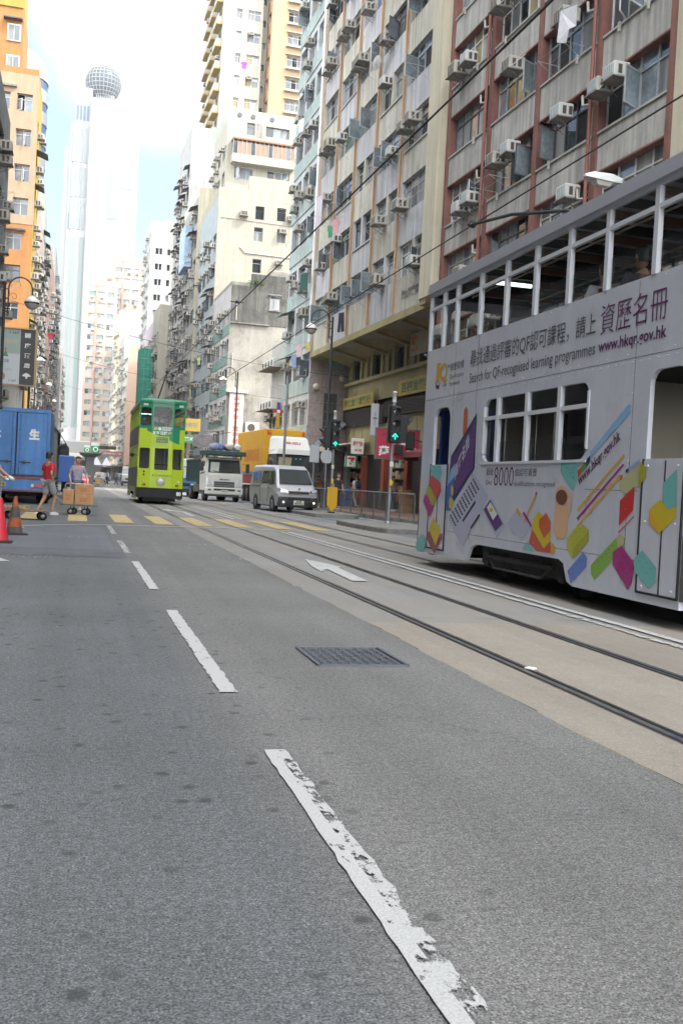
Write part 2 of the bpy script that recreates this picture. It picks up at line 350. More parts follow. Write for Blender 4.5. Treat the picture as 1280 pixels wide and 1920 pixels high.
# markings
def strip(mb,pts,m,z=.008,jag=0,n=1,seed=1,jl=1,jr=1):
    """quad pts (4) subdivided along its length with ragged sides"""
    a,b,c,d=[Vector((p[0],p[1],z)) for p in pts]; r=random.Random(seed); L=[];Q=[]
    for i in range(n+1):
        t=i/n; L.append(a.lerp(d,t)+Vector((r.uniform(-jag,jag)*jl,0,0))); Q.append(b.lerp(c,t)+Vector((r.uniform(-jag,jag)*jr,0,0)))
    for i in range(n): mb.face([L[i],Q[i],Q[i+1],L[i+1]],m)
mb=MB()
for k,(y0,y1) in enumerate([(1.6,4.3),(5.5,8.95),(10.6,14.0),(15.55,18.4),(20.4,23.6)]):
    cx=.91-.007*y0; w=.05; n=int((y1-y0)*14)
    if k==0:
        strip(mb,[(cx-.05,y0),(cx+.01,y0),(cx+.0,y1),(cx-.05,y1)],wpaint,jag=.005,n=n,seed=3,jr=0)
        strip(mb,[(cx+.01,y0),(cx+.065,y0),(cx+.05,y1),(cx,y1)],wpaint2,jag=.010,n=n,seed=4,jl=0)
    else: strip(mb,[(cx-w,y0),(cx+w,y0),(cx+w-.01,y1),(cx-w-.01,y1)],wpaint if k<3 else wpaint2,jag=.008,n=n,seed=k)
mb.build('lane_markings',kind='structure')
mb=MB()
strip(mb,[(-3.5,20.9),(-1.0,21.4),(-1.0,21.55),(-3.5,21.05)],wpaint); strip(mb,[(-1.0,22.1),(.7,23.7),(.7,23.85),(-1.0,22.25)],wpaint) if 0 else None
pl=[(-3.5,20.6),(-1.5,21.35),(-.6,22.9),(.7,23.9),(2.3,24.4),(3.7,24.75),(5.0,24.6),(6.4,24.4)]
for (a,b) in zip(pl[:-1],pl[1:]): strip(mb,[(a[0],a[1]),(b[0],b[1]),(b[0],b[1]+.16),(a[0],a[1]+.16)],wpaint,n=6,jag=.004)
for i in range(6):
    for (yy0) in (24.95,30.6):
        x=-1.6+1.45*i; strip(mb,[(x,yy0),(x+.32,yy0),(x+.32,yy0+.13),(x,yy0+.13)],faint)
mb.build('stop_line',kind='structure')
mb=MB()
for i,x in enumerate([-1.12,.06,1.2,2.2,3.2,4.25,5.3,6.3]): strip(mb,[(x-.24,25.4),(x+.24,25.4),(x+.24,30.3),(x-.24,30.3)],ypaint,jag=.006,n=20,seed=i)
mb.build('crossing_studs',kind='structure')
mb=MB()
for (x0,x1,y0,y1,jag,m) in ((5.03,5.13,-3,24.0,.006,wpaint),(4.84,4.92,9.2,24.0,.012,wpaint),(4.84,4.92,-3,9.2,.02,wpaint2)):
    strip(mb,[(x0,y0),(x1,y0),(x1,y1),(x0,y1)],m,jag=jag,n=int((y1-y0)*7),seed=int(x0*10))
strip(mb,[(5.0,31),(5.1,31),(5.1,75),(5.0,75)],wpaint,n=60,jag=.01); strip(mb,[(4.75,31),(4.85,31),(4.85,75),(4.75,75)],wpaint,n=60,jag=.01)
strip(mb,[(8.3,30),(8.4,30),(8.1,90),(8.0,90)],wpaint2,n=60,jag=.01); strip(mb,[(10.9,30),(11.0,30),(10.2,60),(10.1,60)],wpaint,n=40,jag=.01)
mb.build('double_white_line',kind='structure')
mb=MB()  # straight-ahead arrow between the near rails
def poly(mb,pts,m,z=.0085): mb.plate(pts,[],lambda u,v,w:(u,v,z),m)
poly(mb,[(3.41,12.1),(3.62,12.1),(3.72,13.95),(3.82,14.2),(3.56,15.45),(3.36,14.15),(3.30,13.3),(3.49,13.7)],wpaint)
# left-turn arrow past the crossing
poly(mb,[(3.55,31.8),(3.70,31.8),(3.74,35.4),(3.35,37.2),(3.35,37.9),(2.95,36.5),(3.35,35.6),(3.35,36.2),(3.58,35.0)],wpaint)
poly(mb,[(-1.75,11.5),(-1.55,11.5),(-1.5,13.2),(-.78,13.45),(-1.25,14.8),(-1.65,15.6),(-1.95,14.2),(-1.8,13.4)],wpaint)
for x in (6.6,7.2,7.8): strip(mb,[(x,34),(x+.22,34),(x-.1,44),(x-.32,44)],faint,n=24,jag=.02)
mb.build('road_arrows',kind='structure')
# faint chalk-like wheel scuffs near the stop line
mb=MB(); r=random.Random(5)
for (x0,y0,x1) in ((1.1,22.2,2.4),(2.0,17.9,3.1),(1.95,14.9,2.9),(-.9,14.2,-.3),(-.1,18.9,.2)):
    x=x0
    while x<x1: strip(mb,[(x,y0),(x+.03,y0),(x+.05,y0+r.uniform(.2,.7)),(x+.02,y0+.3)],faint); x+=r.uniform(.05,.1)
for i in range(14):
    x,y=r.uniform(-1,7),r.uniform(8,30); strip(mb,[(x,y),(x+r.uniform(.06,.14),y),(x+.12,y+.14),(x,y+.12)],faint)
mb.build('road_scuffs',kind='structure')
# manhole cover
iron=M('cast_iron',(.095,.102,.118),.55,.5,var=.3,vscale=8); ironl=M('cast_iron_rib',(.135,.145,.165),.5,.5)
mb=MB(); mb.rbox(-.29,.29,-.31,.31,-.03,.003,iron,.003); 
for i in range(-4,5):
    for j in range(-5,6):
        if (i+j)%2==0: mb.box(i*.064-.022,i*.064+.022,j*.058-.008,j*.058+.008,.006,.010,ironl)
        else: mb.box(i*.064-.008,i*.064+.008,j*.058-.022,j*.058+.022,.006,.010,ironl)
for i in (-1,1): mb.box(i*.305-.012,i*.305+.012,-.35,.35,-.02,.012,ironl); mb.box(-.31,.31,i*.345-.012,i*.345+.012,-.02,.012,ironl)
mb.build('manhole_cover',loc=(1.895,6.66,.002),rot=(0,0,R(0)),label='dark cast iron manhole cover with studded pattern set in the near asphalt',cat='manhole cover')
# small debris and litter scraps in the rail groove
mb=MB(); wh=M('paper_scrap',(.7,.68,.62),.8); mb.rbox(-.03,.03,-.03,.04,0,.012,wh,.004,T=Matrix.Rotation(.5,4,'Z')); mb.build('paper_scrap',loc=(3.05,6.2,.008),label='tiny crumpled scrap of pale paper beside the nearest tram rail',cat='litter')
# traffic islands
def island(x0,x1,y0,y1,z=.14):
    mb=MB(); n=16; c=[]
    for k in range(n):
        a=2*math.pi*k/n; c.append(((x0+x1)/2+(x1-x0)/2*math.copysign(abs(math.cos(a))**.5,math.cos(a)),(y0+y1)/2+(y1-y0)/2*math.copysign(abs(math.sin(a))**.35,math.sin(a))))
    mb.loft([[(x,y,-.01) for x,y in c],[(x,y,z-.02) for x,y in c],[(x+(-.02 if x>(x0+x1)/2 else .02),y,z) for x,y in c]],kerbm); return mb
island(7.9,10.4,25.2,31.2).build('traffic_island',kind='structure')
island(8.6,10.6,36.2,42.0).build('traffic_island',kind='structure')
island(.6,2.1,95,125).build('traffic_island',kind='structure')
# ================================================================ BUILDINGS
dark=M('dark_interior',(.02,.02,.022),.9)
gl=M('window_glass',(.06,.075,.085),.08,spec=1,var=.5,vscale=.9,coord='World')
glb=M('window_glass_sky',(.21,.25,.28),.08,spec=1,var=.5,vscale=.9,coord='World')
gld=M('window_glass_dark',(.022,.025,.028),.1,spec=.8)
cur1=M('curtain_pale',(.36,.37,.36),.9,streak=.4); cur2=M('curtain_grey',(.24,.25,.26),.9,streak=.5); cur3=M('curtain_ochre',(.30,.25,.15),.9,streak=.4); cur4=M('curtain_green',(.22,.32,.28),.9,streak=.4)
fral=M('frame_aluminium',(.42,.44,.45),.45,.3,var=.2); frdk=M('frame_dark',(.09,.085,.085),.5); frwh=M('frame_white',(.62,.63,.62),.5); frgr=M('frame_green',(.10,.20,.16),.5)
acb=M('ac_casing',(.42,.40,.35),.7,var=.25,vscale=4,dirt=(.22,.19,.15),dscale=3,dthr=.6); acd=M('ac_grille',(.07,.06,.05),.7); acg=M('ac_tray',(.22,.22,.21),.6,dirt=(.2,.12,.07),dscale=5,dthr=.5); acw=M('ac_white',(.50,.50,.48),.6); acn=M('ac_fins',(.30,.36,.37),.6)
rust=M('rusty_bracket',(.14,.11,.09),.8)
grey_c=M('facade_grey_render',(.40,.39,.365),.85,var=.14,vscale=.5,streak=.42,coord='World',dirt=(.27,.265,.25),dscale=.9,dthr=.56)
red_p=M('pier_oxide_red',(.22,.10,.082),.75,var=.2,vscale=2,streak=.25,coord='World')
cream=M('cream_render',(0.510,0.468,0.357),.85,var=.08,vscale=.5,streak=.2,coord='World',dirt=(.38,.34,.25),dscale=.5,dthr=.6)
lilac=M('facade_lilac_grey',(.45,.45,.465),.85,var=.12,vscale=.5,streak=.4,coord='World',dirt=(.30,.30,.29),dscale=.8,dthr=.56)
bandc=M('facade_warm_band',(.47,.45,.385),.85,var=.12,vscale=.5,streak=.4,coord='World',dirt=(.31,.29,.24),dscale=.8,dthr=.56)
orp=M('pilaster_orange',(.44,.33,.24),.8,var=.12,streak=.2,coord='World')
olivew=M('soffit_ochre',(.33,.28,.15),.85,var=.2,vscale=.6,coord='World',dirt=(.19,.16,.09),dscale=.5,dthr=.55)
soffg=M('soffit_grey',(.28,.27,.25),.85,var=.2,vscale=.6,coord='World')
mint=M('facade_pale_mint',(.44,.465,.475),.85,var=.1,streak=.25,coord='World'); mintb=M('balcony_mint',(.33,.40,.385),.8,var=.15,streak=.25,coord='World')
tealp=M('panel_teal',(.17,.27,.25),.7,var=.25,streak=.3,coord='World')
whitew=M('white_render',(0.359,0.359,0.335),.85,var=.1,streak=.22,coord='World',dirt=(.4,.39,.36),dscale=.5,dthr=.58)
creamw=M('cream_pale_render',(0.335,0.318,0.262),.85,var=.08,streak=.15,coord='World',dirt=(.42,.39,.30),dscale=.35,dthr=.6)
conct=M('weathered_concrete',(.27,.26,.235),.9,var=.35,vscale=.5,streak=.45,coord='World',dirt=(.10,.10,.09),dscale=.5,dthr=.53)
peel=M('peeling_whitewash',(0.323,0.311,0.271),.9,var=.2,vscale=.6,streak=.15,coord='World',dirt=(.17,.155,.125),dscale=.4,dthr=.50)
orangew=M('orange_render',(.37,.17,.055),.8,var=.08,streak=.14,coord='World'); peachw=M('peach_render',(.37,.265,.175),.8,var=.08,streak=.14,coord='World'); yellw=M('yellow_render',(0.330,0.240,0.048),.8,var=.1,streak=.15,coord='World')
pinkw=M('pink_grey_render',(0.376,0.264,0.232),.85,var=.12,streak=.25,coord='World'); pinkg=M('grey_pink_render',(.36,.30,.28),.85,var=.15,streak=.3,coord='World')
dgrey=M('dark_grey_render',(.17,.17,.165),.85,var=.25,streak=.4,coord='World')
yelb=M('balcony_yellow',(0.330,0.228,0.072),.8,var=.1,coord='World'); apri=M('apricot_render',(0.384,0.260,0.149),.85,var=.06,coord='World')
granite=M('pink_granite',(.33,.27,.26),.5,var=.2,vscale=5,coord='World',dirt=(.22,.18,.17),dscale=4,dthr=.5)
twhite=M('tower_white_panel',(0.266,0.274,0.270),.5,var=.05,coord='World'); tglass=M('tower_pale_glass',(.185,.21,.22),.4,spec=.3,var=.15,vscale=.05,coord='World'); tblue=M('tower_blue_glass',(.05,.09,.16),.35,spec=.4); tgreen=M('tower_green_glass',(.16,.20,.185),.4,spec=.3)
salmon=M('salmon_tile',(0.360,0.236,0.186),.8,var=.08,coord='World'); ltile=M('pale_pink_tile',(0.368,0.302,0.251),.8,var=.08,coord='World'); roofm=M('roof_felt',(.22,.21,.20),.9,var=.3,vscale=1,coord='World')
pipem=M('drain_pipe',(.42,.40,.36),.7); pipered=M('drain_pipe_red',(.25,.10,.08),.7); netg=M('scaffold_netting',(.02,.22,.15),.8,var=.3,vscale=2,coord='World'); awng=M('awning_green',(.05,.14,.11),.7); awnd=M('awning_dark',(.10,.10,.10),.7); awnw=M('awning_cream',(.5,.46,.38),.8,var=.2,streak=.3)
sash=M('sill_stone',(.40,.39,.36),.85,coord='World',var=.2)

_WM={}
def winmesh(w,h,style,seed,frame=None):
    """window unit, local x across, z up, outward -y, front plane y=0"""
    k=(round(w,2),round(h,2),style,seed)
    if k in _WM: return _WM[k]
    r=random.Random(int(w*100)*7919+int(h*100)*131+seed*17+sum(map(ord,style))); fr={'al':fral,'dk':frdk,'wh':frwh,'gr':frgr}[frame or 'al']
    mb=MB(); t=.045; n=max(1,round(w/.72))
    if style=='bare': n=max(1,round(w/.9))
    tz=h*.70 if h>1.1 and style!='bare' else h
    mb.box(0,w,0,.06,0,t,fr); mb.box(0,w,0,.06,h-t,h,fr); mb.box(0,t,0,.06,t,h-t,fr); mb.box(w-t,w,0,.06,t,h-t,fr)
    if tz<h: mb.box(t,w-t,.004,.05,tz-t/2,tz+t/2,fr)
    for i in range(1,n):
        x=w*i/n; mb.box(x-t*.45,x+t*.45,.002,.055,t,h-t,fr)
    base=r.choice([gl,gl,glb,gld,glb]) if style!='dark' else gld
    for i in range(n):
        xa,xb=w*i/n+t*.5,w*(i+1)/n-t*.5; d=.04+r.uniform(0,.006)
        g=base if r.random()<.7 else r.choice([gl,glb,gld]); q=r.random()
        if q<.45 and style!='dark': g=r.choice([cur1,cur1,cur2,cur2,cur2,cur2,cur2,cur3,cur4])
        if q>.93: g=dark
        g2=g if r.random()<.7 else r.choice([gl,glb])
        mb.face([(xa,d,t),(xb,d,t),(xb,d,tz),(xa,d,tz)],g)
        if tz<h: mb.face([(xa,d,tz),(xb,d,tz),(xb,d,h-t),(xa,d,h-t)],g2)
        if r.random()<.10 and w>1.0 and style!='dark':      # an open casement
            a=R(r.uniform(40,80)); T=Matrix.Translation((xa,0,t))@Matrix.Rotation(-a,4,'Z'); ww=xb-xa
            mb.box(0,ww,-.015,.015,0,.04,fr,T); mb.box(0,ww,-.015,.015,tz-.1,tz-.06,fr,T); mb.box(0,.04,-.015,.015,.04,tz-.1,fr,T); mb.box(ww-.04,ww,-.015,.015,.04,tz-.1,fr,T)
            mb.box(.04,ww-.04,-.004,.004,.04,tz-.1,glb,T)
    if style=='bars':
        for i in range(int(w/.14)): x=.07+i*.14; mb.box(x,x+.014,-.09,-.076,0,h*.75,fr)
        for z in (.02,h*.37,h*.73): mb.box(0,w,-.095,-.075,z,z+.02,fr); mb.box(0,.02,-.095,0,z,z+.02,fr); mb.box(w-.02,w,-.095,0,z,z+.02,fr)
    me=bpy.data.meshes.new('window'); me.from_pydata(mb.v,[],mb.f)
    for x in mb.mats: me.materials.append(x)
    me.polygons.foreach_set('material_index',mb.m); me.update()
    _WM[k]=(me,mb); return _WM[k]
def _mesh(mb,name):
    me=bpy.data.meshes.new(name); me.from_pydata(mb.v,[],mb.f)
    for x in mb.mats: me.materials.append(x)
    me.polygons.foreach_set('material_index',mb.m); me.polygons.foreach_set('use_smooth',mb.sm); me.update(); return me
def acmb(v):
    mb=MB(); w,h,d=((.62,.39,.56),(.58,.38,.46),(.70,.46,.55),(.55,.38,.50))[v%4]; body=(acb,acw,acb,acb)[v%4]
    mb.rbox(-w/2,w/2,-d,.02,0,h,body,.02)
    # outer condenser grille
    mb.box(-w/2+.05,w/2-.05,-d-.006,-d+.01,.05,h-.05,acn if v%2 else acd)
    for i in range(5): x=-w/2+.08+i*(w-.16)/4; mb.box(x-.008,x+.008,-d-.014,-d-.004,.05,h-.05,body)
    for sx in (-1,1):    # side louvres
        for q in ((.12,.24),(.32,.44)):
            x=sx*w/2; mb.box(min(x,x+sx*.006),max(x,x+sx*.006),-d+q[0],-d+q[1],.06,h-.08,acd)
        if v%3==0: 
            mb.tube([(sx*(w/2+.02),-d+.02,-.02),(sx*(w/2+.02),.0,h+.10)],.012,fral,4,smooth=False)
    mb.box(-w/2-.04,w/2+.04,-d-.05,.0,-.04,-.012,acg)
    for sx in (-.8,.8): mb.tube([(sx*w/2,-d,-.04),(sx*w/2,0,-.35)],.013,rust,4,smooth=False)
    if v==7: mb.tube([(w/2-.05,-.1,-.03),(w/2,-.12,-.5),(w/2+.15,-.05,-1.1),(w/2+.2,-.02,-1.5)],.015,acw,5)
    return mb
ACMB=[acmb(i) for i in range(4)]; ACM=[_mesh(m,'air_conditioner') for m in ACMB]
def rackmb(v):
    mb=MB(); L=.75+.2*v; w=1.5
    for z in (0,):
        mb.tube([(-w/2,0,z),(-w/2,-L,z+.05),(w/2,-L,z+.05),(w/2,0,z)],.010,fral,4,smooth=False)
        mb.tube([(-w/2,-L*.5,z+.02),(w/2,-L*.5,z+.02)],.008,fral,4,smooth=False)
    for x in (-w/2,w/2): mb.tube([(x,-L,.05),(x,0,-.45)],.008,fral,4,smooth=False)
    return mb
RKMB=[rackmb(i) for i in range(2)]; RKM=[_mesh(m,'drying_rack') for m in RKMB]
CAM=Vector((0,0,1.185))
class Bld:
    """a building; local x away from the street (right side) , y along it"""
    def __init__(s,name,label,loc,rz,cat='building',group=None):
        s.o=thing(name,label,cat,loc,rz,group); s.loc=Vector(loc); s.rz=rz; s.q={'window':[],'air_conditioner':[],'drying_rack':[]}; s.wall=MB(); s.extra={}
        s.Mw=Matrix.Translation(s.loc)@Matrix.Rotation(rz,4,'Z')
    def put(s,kind,me,mb,p,th): s.q[kind].append((me,mb,Vector(p),th))
    def face(s,O,th,Wd,z0,z1,holes,mat,rec=.22,matr=None,thick=0):
        """facade plane from O (xy) running Wd along local window-x at angle th, with recessed holes (u0,v0,u1,v1)"""
        ux=Vector((math.cos(th),math.sin(th),0)); nn=Vector((math.sin(th),-math.cos(th),0)); O=Vector((O[0],O[1],0)); mb=s.wall
        def P(u,z,d=0): return O+ux*u+Vector((0,0,z))-nn*d
        us=sorted({0,Wd,*[h[0] for h in holes],*[h[2] for h in holes]}); zs=sorted({z0,z1,*[h[1] for h in holes],*[h[3] for h in holes]})
        hs={}
        rows={}
        for z_a,z_b in zip(zs[:-1],zs[1:]):
            zc=(z_a+z_b)/2; act=sorted([(h[0],h[2]) for h in holes if h[1]<zc<h[3]]); u=0
            for a,b in act+[(Wd,Wd)]:
                if a>u+1e-5: mb.face([P(u,z_a),P(a,z_a),P(a,z_b),P(u,z_b)],mat)
                u=max(u,b)
        mr=matr or mat
        for (a,za,b,zb) in holes:
            mb.face([P(a,za),P(b,za),P(b,za,rec),P(a,za,rec)],mr); mb.face([P(a,zb,rec),P(b,zb,rec),P(b,zb),P(a,zb)],mr)
            mb.face([P(a,za),P(a,za,rec),P(a,zb,rec),P(a,zb)],mr); mb.face([P(b,za,rec),P(b,za),P(b,zb),P(b,zb,rec)],mr)
    def win(s,O,th,u,z,w,h,rec=.22,style='std',seed=0,frame='al'):
        me,mb=winmesh(w,h,style,seed,frame); ux=Vector((math.cos(th),math.sin(th),0)); nn=Vector((math.sin(th),-math.cos(th),0))
        s.put('window',me,mb,Vector((O[0],O[1],0))+ux*u+Vector((0,0,z))-nn*(rec-.01),th)
    def at(s,kind,v,O,th,u,z,out=0):
        ux=Vector((math.cos(th),math.sin(th),0)); nn=Vector((math.sin(th),-math.cos(th),0)); lst=(ACM,ACMB) if kind=='air_conditioner' else (RKM,RKMB)
        s.put(kind,lst[0][v],lst[1][v],Vector((O[0],O[1],0))+ux*u+nn*out+Vector((0,0,z)),th)
    def part(s,name,mb=None):
        if name not in s.extra: s.extra[name]=MB()
        return s.extra[name]
    def done(s,wallname='wall'):
        s.wall.build(wallname,s.o)
        for k,mb in s.extra.items():
            if mb.v: mb.build(k.split('#')[0],s.o)
        for kind,lst in s.q.items():
            def dist(e):
                w=s.Mw@e[2]; d=w-CAM; f=d.dot(_F)
                if f<1: return 1e6
                px=d.dot(_Rt)/f; py=d.dot(_Up)/f
                return d.length+(1e5 if abs(px)>.36 or abs(py)>.53 else 0)
            lst.sort(key=dist)
            for me,mb,p,th in lst[:100]:
                o=bpy.data.objects.new(kind,me); COL.objects.link(o); o.parent=s.o; o.location=p; o.rotation_euler=(0,0,th)
            if len(lst)>100:
                big=MB()
                for me,mb,p,th in lst[100:]:
                    T=Matrix.Translation(p)@Matrix.Rotation(th,4,'Z'); vs=[T@Vector(v) for v in mb.v]; i=len(big.v); big.v+=[tuple(v) for v in vs]
                    for f,mi in zip(mb.f,mb.m): big.f.append(tuple(i+a for a in f)); big.m.append(big.mi(mb.mats[mi])); big.sm.append(False)
                big.build({'window':'window_rows','air_conditioner':'air_conditioner_rows','drying_rack':'drying_rack_rows'}[kind],s.o,kind='stuff')
        return s.o
def rowb(name,label,loc,rz,side,depth,length,h,wall,storey=2.8,z0=4,bays=None,win=(1.6,1.4),sillh=.9,endwin=None,endwall=None,ac=.6,rack=.2,awn=None,seed=0,frame='al',style='std',top=None,band=None,bandm=None,fst=None,base=None,para=.9,pil=None,endac=(),shops=True):
    """generic street-row building. side=+1 right of street, -1 left. near end wall at local y=0."""
    b=Bld(name,label,loc,rz); r=random.Random(seed); endwall=endwall or wall
    if side>0: O=(0,length); th=-math.pi/2
    else: O=(0,0); th=math.pi/2
    bays=bays or max(1,round(length/3.3)); bw=length/bays; holes=[]; n=int((h-z0-.6)/storey)
    for i in range(n):
        z=z0+i*storey+sillh
        for j in range(bays):
            w=min(win[0],bw-.25); u=j*bw+(bw-w)/2
            holes.append((u,z,u+w,z+win[1])); b.win(O,th,u,z,w,win[1],seed=r.randrange(5),frame=frame,style=style if r.random()<.75 else 'std')
            if r.random()<ac: b.at('air_conditioner',r.randrange(4),O,th,u+w*r.uniform(.2,.8),z+win[1]*r.choice([.55,.65,.02])+.02,0)
            if r.random()<ac*.35: b.at('air_conditioner',r.randrange(4),O,th,u+w*r.uniform(.1,.9),z-.5,0)
            if r.random()<rack: b.at('drying_rack',r.randrange(2),O,th,u+w/2,z-.1,0)
            if awn and r.random()<awn[1]:
                mb=b.part('awning#%d'%(i*50+j)); ux=Vector((math.cos(th),math.sin(th),0)); nn=Vector((math.sin(th),-math.cos(th),0)); p=Vector((O[0],O[1],0))+ux*(u-.1)+Vector((0,0,z+win[1]+.25)); ww=w+.2; dd=r.uniform(.5,.9)
                mb.face([p,p+ux*ww,p+ux*ww+nn*dd-Vector((0,0,.3)),p+nn*dd-Vector((0,0,.3))],awn[0]); mb.face([p+nn*dd-Vector((0,0,.3)),p+ux*ww+nn*dd-Vector((0,0,.3)),p+ux*ww+nn*dd-Vector((0,0,.36)),p+nn*dd-Vector((0,0,.36))],awn[0])
        if band:
            mb=b.part('balcony_parapet#%d'%i); zz=z-sillh+.0
            if side>0: mb.box(-band,0-.003,0.02,length-.02,zz-.05,zz+sillh-.08,bandm)
            else: mb.box(.003,band,0.02,length-.02,zz-.05,zz+sillh-.08,bandm)
    b.face(O,th,length,0,h,holes,wall)
    if shops:
        for j in range(bays):
            y0,y1=j*bw+.25,(j+1)*bw-.25; sx=-1 if side>0 else 1
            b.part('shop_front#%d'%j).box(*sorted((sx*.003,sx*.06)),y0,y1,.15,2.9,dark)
            sm=r.choice([awnd,awnw,frdk,M('shop_fascia_red',(.30,.05,.04),.6),M('shop_fascia_green',(.05,.2,.1),.6),M('shop_fascia_ochre',(.4,.28,.06),.6),M('shop_fascia_white',(.5,.5,.48),.6)])
            b.part('shop_fascia#%d'%j).box(*sorted((sx*.003,sx*.12)),y0,y1,2.92,3.6,sm)
            if r.random()<.7: b.part('shop_canopy#%d'%j).box(*sorted((sx*.13,sx*r.uniform(1.2,2.2))),y0-.1,y1+.1,3.0,3.1,r.choice([awnd,awnw,acg]))
    x1=depth if side>0 else 0; x0=0 if side>0 else -depth
    eh=[]
    for (u,z,w,hh,*rest) in (endwin or []):
        eh.append((u,z,u+w,z+hh)); st=rest[0] if rest else style; fr=rest[1] if len(rest)>1 else frame
        b.win((x0,0),0,u,z,w,hh,seed=r.randrange(5),style=st,frame=fr)
    for (u,z,v) in endac: b.at('air_conditioner',v,(x0,0),0,u,z)
    b.face((x0,0),0,depth,0,h,eh,endwall)
    mb=b.wall; bx=x1 if side>0 else x0
    mb.face([(x0,length,0),(x0,length,h),(x1,length,h),(x1,length,0)],endwall)
    mb.face([(bx,0,0),(bx,length,0),(bx,length,h),(bx,0,h)] if side<0 else [(bx,length,0),(bx,0,0),(bx,0,h),(bx,length,h)],endwall)
    mb2=b.part('roof'); mb2.face([(x0,0,h-.01),(x1,0,h-.01),(x1,length,h-.01),(x0,length,h-.01)],roofm)
    mb3=b.part('parapet'); t=.2
    for q in ((x0,x1,0.0,t),(x0,x1,length-t,length),(x0,x0+t,t,length-t),(x1-t,x1,t,length-t)): mb3.box(q[0]+.0,q[1],q[2],q[3],h,h+para,top or endwall)
    if r.random()<.9:
        mb4=b.part('water_tank'); cx=(x0+x1)/2; mb4.rbox(cx-1.4,cx+1.4,length*.4,length*.4+2.6,h,h+2.4,endwall,.05)
    if pil:
        mbp=b.part('drain_pipe')
        for u in pil:
            y=length-u if side>0 else u; xx=-.10 if side>0 else .10
            mbp.tube([(xx,y,3),(xx,y,h-.3)],.06,pipem,6)
    return b

# ---- R1: grey spandrels between oxide red piers, right foreground
b=Bld('apartment_block','grey apartment block with oxide red piers directly behind the silver tram',RP(0),AR)
pier=[3.73,-.12,-3.75,-7.43,-11.0]; H1=46.0; st=2.64; sills=[8.83+st*i-.0 for i in range(-1,13)]
def S(u): return u
allp=pier+[-14.7,-18.4]
for k in range(len(allp)-1):
    s1,s0=allp[k],allp[k+1]; s0i,s1i=s0+.17,s1-.17; w=s1i-s0i; r=random.Random(k*11+3)
    if k==4:   # cream blank strip beyond the last pier
        b.part('cream_panel').box(-.05,.3,s0i,s1i+.0,5.5,H1,cream); continue
    for i,z in enumerate(sills):
        top=z+1.50
        nx=z+st
        b.wall.box(.0,.28,s0i,s1i,top,nx,grey_c)                         # spandrel
        lip=b.part('sill_ledge#%d'%(k*100+i)); lip.box(-.05,-.003,s0i,s1i,nx-.10,nx-.04,sash); lip.box(-.02,.26,s0i,s1i,top-.055,top-.003,red_p)
        for q in (.3,.72): b.part('vent_stub#%d_%d_%d'%(k,i,q*100)).box(-.11,-.052,s0i+w*q-.04,s0i+w*q+.04,nx-.28,nx-.02,sash) if r.random()<.5 else None
        b.win((.22,s1i),-math.pi/2,0,z,w,1.5,rec=0,seed=r.randrange(9),frame=r.choice(['al','al','dk','wh']),style='std')
        if r.random()<.75:
            u=r.uniform(.25,.85)*w; zz=z+r.choice([.9,1.0,.95,.1]); b.at('air_conditioner',r.choice([0,0,2,3,1]),(.0,s1i),-math.pi/2,u,zz,.02)
            if r.random()<.45: b.at('air_conditioner',r.randrange(4),(.0,s1i),-math.pi/2,max(.4,u-.9),zz-.12,.02)
        if r.random()<.35: b.at('drying_rack',r.randrange(2),(.0,s1i),-math.pi/2,w*r.uniform(.3,.7),z+.05,.05)
pm=b.part('pier')
for s in allp: b.part('pier#%d'%(s*10)).box(-.035,.30,s-.15,s+.15,5.5,H1,red_p)
pp=b.part('drain_pipe')
for s in (pier[1],pier[3]):
    pp.tube([(-.16,s+.1,5.6),(-.16,s+.1,H1)],.055,pipered,6)
    for i in range(14): pp.tube([(-.17,s+.12,7+st*i),(-.17,s+.5,7.1+st*i),(-.17,s+.55,7.4+st*i)],.045,sash,5)
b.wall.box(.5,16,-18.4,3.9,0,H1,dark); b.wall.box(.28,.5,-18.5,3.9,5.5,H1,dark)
b.wall.box(2.3,2.5,-18.4,3.9,0,5.5,dgrey); b.wall.box(0,.5,-18.4,3.9,5.0,5.5,grey_c); b.wall.box(.0,16,-18.5,-18.4,0,H1,grey_c)
b.part('roof').box(.0,16,-18.4,3.9,H1,H1+.8,grey_c)
for j in range(6):
    y0,y1=-18+3.65*j,-14.9+3.65*j; b.part('shop_fascia#%d'%j).box(1.9,2.298,y0,y1,3.3,4.5,[awnw,M('shop_fascia_red',(.30,.05,.04),.6),M('shop_fascia_green',(.05,.2,.1),.6)][j%3])
    for i in range(30): b.part('roller_shutter#%d'%j).box(2.25,2.298,y0,y1,.15+i*.1,.235+i*.1,acg)
for j in range(7): b.part('column#%d'%j).box(1.9,2.298,-18.4+3.65*j,-18.05+3.65*j,.13,5,grey_c)
b.done()
rowb('apartment_block','plain grey apartment block standing beyond the oxide red piers at the edge of view',RP(-48),AR,1,16,29,48,grey_c,seed=5,ac=.3,rack=0).done()

